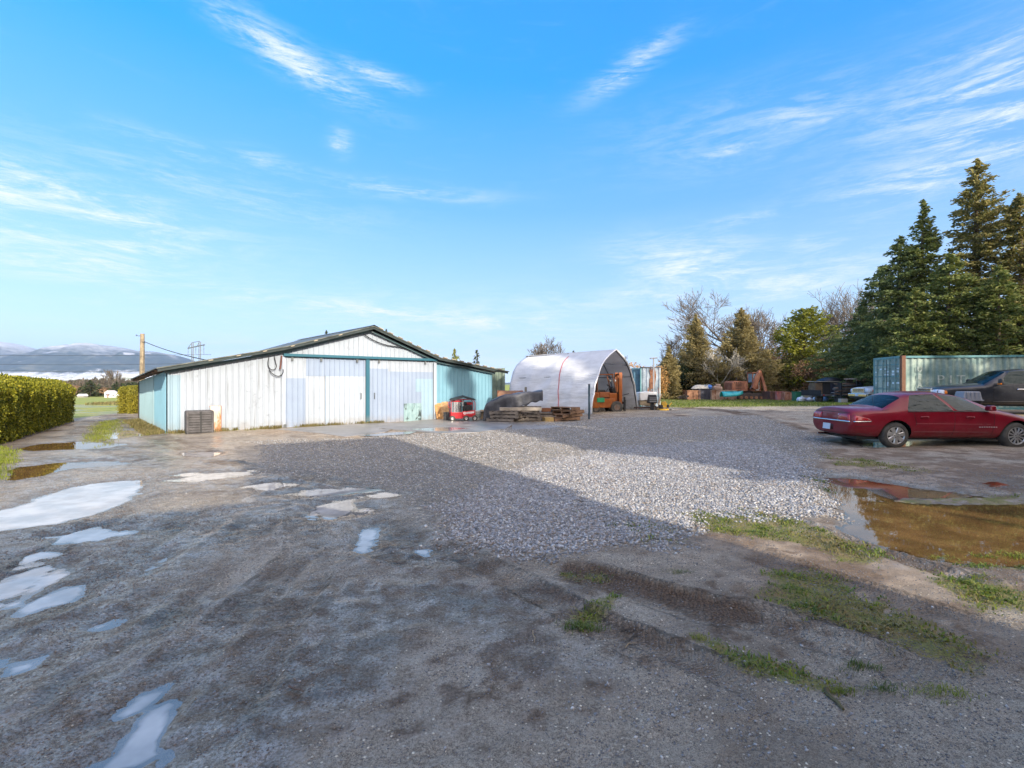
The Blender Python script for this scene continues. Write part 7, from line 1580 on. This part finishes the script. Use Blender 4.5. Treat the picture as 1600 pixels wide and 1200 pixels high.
def wire(label,pts,r=.02,sag=.3,name='overhead_wire'):
    a,b=Vector(pts[0]),Vector(pts[1]); P=[a.lerp(b,i/16)-Vector((0,0,sag*4*(i/16)*(1-i/16))) for i in range(17)]; m=MB(); m.tube([p-a for p in P],r,5); o=m.build(name,M('wire_black',(.02,.02,.022),.6),None,smooth=True); o.location=a; tag(o,label,'wire'); return o
q=BP(2.2,6.2,2.62); wire('dark service wire running from the pole top down to the barn roof',((x+.20,d-.1,top_z-.5),tuple(q)),.022,.10)
# transmission pylon (H frame) on the plain
d=300.0; gzp=gz(XD(305,d),d); pt=thing('pylon','distant H-frame transmission pylon against the snowy ridge','pylon',(XD(306,d),d,gzp)); PM=M('pylon_steel',(.16,.18,.21),.6,.3); k=d/F
def Z(py): return ZD(py,d)-gzp
def Xr(px): return XD(px,d)-XD(306,d)
part('mast',PM,lambda m:[m.tube([(Xr(a)*1.0,0,0),(Xr(a),0,Z(t))],.28,4) for a,t in ((299.7,535),(302.0,536))],pt); part('mast',PM,lambda m:[m.tube([(Xr(a),0,0),(Xr(a),0,Z(t))],.28,4) for a,t in ((311,533),(313.3,534))],pt)
part('crossarm',PM,lambda m:(m.tube([(Xr(293.5),0,Z(544.3)),(Xr(306),0,Z(541.5)),(Xr(320),0,Z(538.6))],.38,4),m.tube([(Xr(293.5),0,Z(544)),(Xr(300),0,Z(535.5)),(Xr(312),0,Z(533)),(Xr(308),0,Z(541))],.2,4)),pt)
for a in (294,306,318.5): part('insulator_string',M('insulator_grey',(.10,.12,.13),.3),lambda m:m.tube([(Xr(a),0,Z(543.5-(a-294)*.22)),(Xr(a),0,Z(553.5))],.16,4),pt)
for i,(y0,y1,s) in enumerate([(553.8,554.5,.5),(567,567.3,1),(578,577,1)]):
    wire(['highest of the three faint power lines crossing the mountain','middle one of the three faint power lines crossing the mountain','lowest of the three faint power lines crossing the mountain'][i],((XD(330,d),d,ZD(y0,d)),(XD(-120,d*.8),d*.8,ZD(y1,d*.8))),.10,s,'power_line')
# things along the far road
d=135.0
for i,(px1,py1,R,lb) in enumerate([(141,594,4.8,'lone dark conifer beyond the field'),(152,606,3.6,'shorter conifer overlapping the lone dark one'),(182,597,4.5,'dark conifer at the left end of the distant grove'),(192,600,4.0,'second conifer of the distant grove'),(200,599,4.2,'third conifer of the distant grove'),(209,600,4.2,'conifer of the distant grove nearest the barn'),(217,600,4.5,'distant conifer half hidden by the pole'),(226,603,4.5,'distant conifer hidden behind the barn corner')]):
    x=XD(px1,d+i); zz=gz(x,d+i); conifer('conifer',lb,x,d+i,ZD(py1,d+i)-zz,R,G_FAR,.8,.9,.1,.75,.0,'conifers beyond the field',seed=90+i)
for i,(px1,w,h,mt,lb) in enumerate([(122,5,3.0,G_BRN,'low brown thicket at the left of the far field'),(146,4.5,2.8,G_BRN,'reddish-brown shrub before the lone conifer'),(160,4,2.6,G_DRK,'dark shrub right of the lone conifer'),(170,4,2.8,G_BRN,'brown shrub under the distant bare tree'),(212,6,4,G_DRK,'dark shrub mass under the distant grove'),(100,7,3.2,G_BRN,'brown thicket behind the end of the long hedge'),(196,4,2.6,G_DRK,'dark shrub right of the far white house')]):
    bush('shrub',lb,XD(px1,139-i*.7),139-i*.7,w,2.5,h*.95,mt,1500,.6,i+70,stems=False)
bare_tree('bare_tree','tall thin bare tree in the haze behind the far white house',XD(168,140),140,9.0,.8,seed=71,depth=5,trunk_h=.3,z0=gz(XD(168,140),140))
d=128; x=XD(174,d); zz=gz(x,d)
t_=thing('house','small white house at the far edge of the field','house',(x,d,zz)); t_.scale=(.42,.42,.5); WH=M('white_house',(.78,.77,.75),.6,0,.08)
part('wall',WH,lambda m:(m.box((-.2,0,1.3),(4.2,5,2.6)),m.box((2.2,.5,.9),(2.6,4,1.8))),t_); part('roof',M('pale_roof',(.55,.50,.48),.7),lambda m:m.prism([(-2.5,2.6),(2.1,2.6),(-.2,3.7)],5.4,Matrix.Translation((0,2.7,0))@Matrix.Rotation(PI/2,4,'X')),t_)
part('window',M('dark_window',(.10,.12,.15),.2),lambda m:(m.box((-1,-2.51,1.4),(.8,.04,.8)),m.box((.7,-2.51,1.4),(.8,.04,.8)),m.box((2.4,-1.52,1.0),(.9,.04,.7))),t_); part('door',M('dull_red_door',(.25,.12,.10),.6),lambda m:m.box((-.1,-2.52,.95),(.8,.05,1.9)),t_)
x=XD(129,d); t_=thing('shed','tiny white roofed shed left of the lone conifer','shed',(x,d,gz(x,d))); t_.scale=(.45,.45,.45); part('roof',WH,lambda m:m.prism([(-2.2,.9),(2.2,.9),(1.2,2.0),(-1.0,2.0)],3,Matrix.Translation((0,1.5,0))@Matrix.Rotation(PI/2,4,'X')),t_); part('wall',M('dull_wall',(.3,.28,.26),.8),lambda m:m.box((0,0,.45),(4,2.6,.9)),t_)
# parked white van sliver between far hedge and barn
d=25.2; x=XD(221.0,d); t_=thing('utility_trailer','small white-sided trailer with a dark base peeping out behind the barn\'s left corner','trailer',(x,d,0),.1)
part('body',WH,lambda m:(m.box((.45,.5,.62),(1.1,1.0,.62)),m.box((.5,.5,.98),(.9,.9,.10))),t_,bevel=.04); part('chassis',DARK,lambda m:m.box((.45,.5,.26),(1.15,.9,.12)),t_); part('rear_lamp',M('tail_lamp_red',(.42,.008,.015),.18),lambda m:m.box((-.11,.2,.5),(.03,.1,.12)),t_)
for s in (-1,1): wheel(t_,(.5,.5+s*.5,.22),.22,.14)
# ================================================================ MOUNTAINS AND FOG
def mountains():
    n=220; m_=60; D0=3400.0
    ridge=[(-400,545),(-200,538),(-60,532),(0,533),(25,541),(60,553),(75,556),(95,549),(120,540),(145,541),(165,543),(180,541),(205,547),(235,548),(262,553),(290,566),(330,580),(420,592),(600,597),(1700,598)]
    xs_=np.linspace(-110,900,n); V=[]
    yr=np.interp(xs_,[a for a,b in ridge],[b for a,b in ridge])
    yy=np.linspace(0,1,m_); U,K=np.meshgrid(xs_,yy)
    d=D0+2200*K; X=(U-800)/F*(D0+1200)*(1+.0*K); base_=-3.0
    hz=(600-np.interp(U,xs_,yr))/F*(D0+1200)
    prof=np.sin(np.clip(K/.55,0,1)*PI/2)**1.15*np.where(K>.55,1-((K-.55)/.45)**2,1)
    h=hz*prof*(1+.0*U)
    h+= hz*.55*(fbm(U*.022,K*3.2,5,5)-.5)*np.sin(np.clip(K/.55,0,1)*PI)**.8*(K<.55)+ hz*.26*(fbm(U*.09,K*9,15,4)-.5)*(K<.9)*np.clip(K*4,0,1)*np.clip((.55-K)*6+.15,0,1)
    P=np.stack([X,d,base_+np.maximum(h,0)],-1).reshape(-1,3); global MZ; MZ=float(P[:,2].max()); print('MZ',MZ,X.min(),d.max()); idx=np.arange(n*m_).reshape(m_,n)
    Q=np.stack([idx[:-1,:-1],idx[:-1,1:],idx[1:,1:],idx[1:,:-1]],-1).reshape(-1,4)
    m,t,p=newmat('forested_mountain'); tc=t.new('ShaderNodeTexCoord').outputs['Object']; ge=t.new('ShaderNodeNewGeometry')
    sp=t.new('ShaderNodeSeparateXYZ'); t.link(tc,sp.inputs[0])
    n1=t.noise(t.mapping(tc,sc=(.004,.004,.012)),1,9,.65); n2=t.noise(t.mapping(tc,sc=(.02,.02,.03)),1,6,.6)
    c=t.mix(t.mapr(n2,.35,.65),(.018,.035,.030),(.055,.075,.065)); c=t.mix(t.mapr(n1,.5,.68,0,.7),c,(.15,.15,.12))
    hs=t.math('ADD',sp.outputs[2],t.math('MULTIPLY',t.math('SUBTRACT',n1,.5),260)); hs=t.math('ADD',hs,t.math('MULTIPLY',t.math('SUBTRACT',n2,.5),120))
    c=t.mix(t.math('MULTIPLY',t.mapr(hs,225,390),.75),c,(.62,.64,.68)); sc_=t.noise(t.mapping(tc,sc=(.0035,.003,.02),loc=(5,2,1)),1,3,.5); c=t.mix(t.math('MULTIPLY',t.mapr(sc_,.66,.69),t.mapr(sp.outputs[2],60,110)),c,(.4,.42,.46))
    t.link(c,p.inputs['Base Color']); p.inputs['Roughness'].default_value=.9
    o=np_mesh('mountains',P,Q,m,smooth=True); tag(o,kind='structure'); return o
mountains()
def cloudmat():
    m,t,p=newmat('fog_bank'); tc=t.new('ShaderNodeTexCoord').outputs['Object']
    p.inputs['Base Color'].default_value=(.50,.53,.58,1); p.inputs['Roughness'].default_value=1; p.inputs['Specular IOR Level'].default_value=0
    n=t.noise(t.mapping(tc,sc=(.02,.02,.06)),1,7,.62); sp=t.new('ShaderNodeSeparateXYZ'); t.link(tc,sp.inputs[0])
    a=t.math('ADD',t.mapr(sp.outputs[2],50,8,0,1,False),t.math('MULTIPLY',t.math('SUBTRACT',n,.5),2.6)); t.link(t.mapr(a,.15,.95),p.inputs['Alpha']); 
    tr=t.new('ShaderNodeBsdfTranslucent'); tr.inputs['Color'].default_value=(.9,.92,.95,1); return m
CMAT=cloudmat(); fr=np.random.default_rng(5); Vc=[];Fc_=[];b=0
for layer in range(3):
    n=90; mm=14; dd=1400+90*layer; xs_=np.linspace(-2200,-300,n); K=np.linspace(0,1,mm); U,KK=np.meshgrid(xs_,K)
    hh=(14+26*fbm(U*.007,U*0+layer*7,31)+18*fbm(U*.026,U*0,33))*(.85+.15*layer); z=-4+hh*KK*1.25; y=dd+50*np.sin(KK*PI)*-1+60*fbm(U*.004+layer,KK*3,41)
    Vc.append(np.stack([U,y,z],-1).reshape(-1,3)); idx=np.arange(n*mm).reshape(mm,n)+b; b+=n*mm
    Fc_.append(np.stack([idx[:-1,:-1],idx[:-1,1:],idx[1:,1:],idx[1:,:-1]],-1).reshape(-1,4))
o=np_mesh('fog_bank',np.concatenate(Vc),np.concatenate(Fc_),CMAT,smooth=True); tag(o,kind='stuff')
# far-off bare woodland across the plain: one mass, nobody could count it
r=np.random.default_rng(77); n=16000; px_w=r.uniform(-140,330,n); dw=r.uniform(165,230,n); hw=(3.4+2.2*fbm(px_w*.05,px_w*0,3)+1.6*fbm(px_w*.3,px_w*0,4))
P=np.stack([(px_w-800)/F*dw,dw,-1.95+hw*r.random(n)**.8],-1); o=leaf_cards('distant_woodland',P,r.normal(size=(n,3))*.4+np.array([0,0,1]),1.1*(.5+r.random(n)),.5*(.5+r.random(n)),G_WOOD,None); tag(o,kind='stuff')
# ================================================================ BEHIND THE CAMERA: what throws the long shadows on the yard
def off(P,L_): return (P[0]+SUNV.x*L_,P[1]+SUNV.y*L_)
TV=Vector((.848,.53,0)); SV=Vector((.53,-.848,0))
def shed(label,t0,t1,s0,dp,e,r_,col):
    c=TV*((t0+t1)/2)+SV*(s0+dp/2); sh=thing('farm_shed',label,'shed',(c.x,c.y,0)); sh.rotation_euler=(0,0,math.atan2(.53,.848)); w=t1-t0
    m=MB(); m.box((0,0,e/2),(w,dp,e)); m.prism([(-dp/2,e),(dp/2,e),(0,r_)],w,Matrix.Translation((-w/2,0,0))@Matrix.Rotation(PI/2,4,'Z')@Matrix.Rotation(PI/2,4,'X')); m.build('wall',col,sh)
    for s in (-1,1):
        m=MB(); m.add([(-w/2-.2,s*(dp/2+.3),e-.15),(w/2+.2,s*(dp/2+.3),e-.15),(w/2+.2,0,r_+.06),(-w/2-.2,0,r_+.06)],[(0,1,2,3)]); m.build('roof_slope',M('shed_roof',(.12,.12,.12),.7),sh,solid=.06)
    part('door',M('shed_door',(.12,.16,.14),.7),lambda m:m.box((0,dp/2+.03,1.5),(2.4,.06,3)),sh)
    return sh
shed('long low timber shed behind the viewpoint',-17,.79,3.0,8,4.4,6.0,M('shed_boards',(.22,.17,.13),.85,0,.3))
shed('tall narrow hay barn behind the viewpoint',.8,4.4,3.5,8,7.5,9.1,M('hay_barn_boards',(.24,.12,.09),.85,0,.3))
for i,(x,y,H,R) in enumerate(CAST):
    conifer('fir_tree','tall fir in the windbreak behind the viewpoint',x,y,H,R,G_FAR,.6,1.7,.2,.42,.05,'windbreak firs behind the viewpoint',seed=200+i,z0=0)

# thin valley air: one closed box of even haze round the scene, the sky outside it
m=MB(); m.box((0,2700,MZ/2+2),(11800,6200,MZ+16)); hz=m.build('haze',M('grey_dummy',(.5,.5,.5))); hz.data.materials.clear()
hm=bpy.data.materials.new('valley_haze'); hm.use_nodes=True; ht=hm.node_tree
for n_ in list(ht.nodes): ht.nodes.remove(n_)
ho=ht.nodes.new('ShaderNodeOutputMaterial'); hv=ht.nodes.new('ShaderNodeVolumePrincipled'); hv.inputs['Color'].default_value=(.66,.80,1,1); hv.inputs['Density'].default_value=HAZE; hv.inputs['Anisotropy'].default_value=.3
ht.links.new(hv.outputs[0],ho.inputs['Volume']); hz.data.materials.append(hm); tag(hz,kind='stuff')
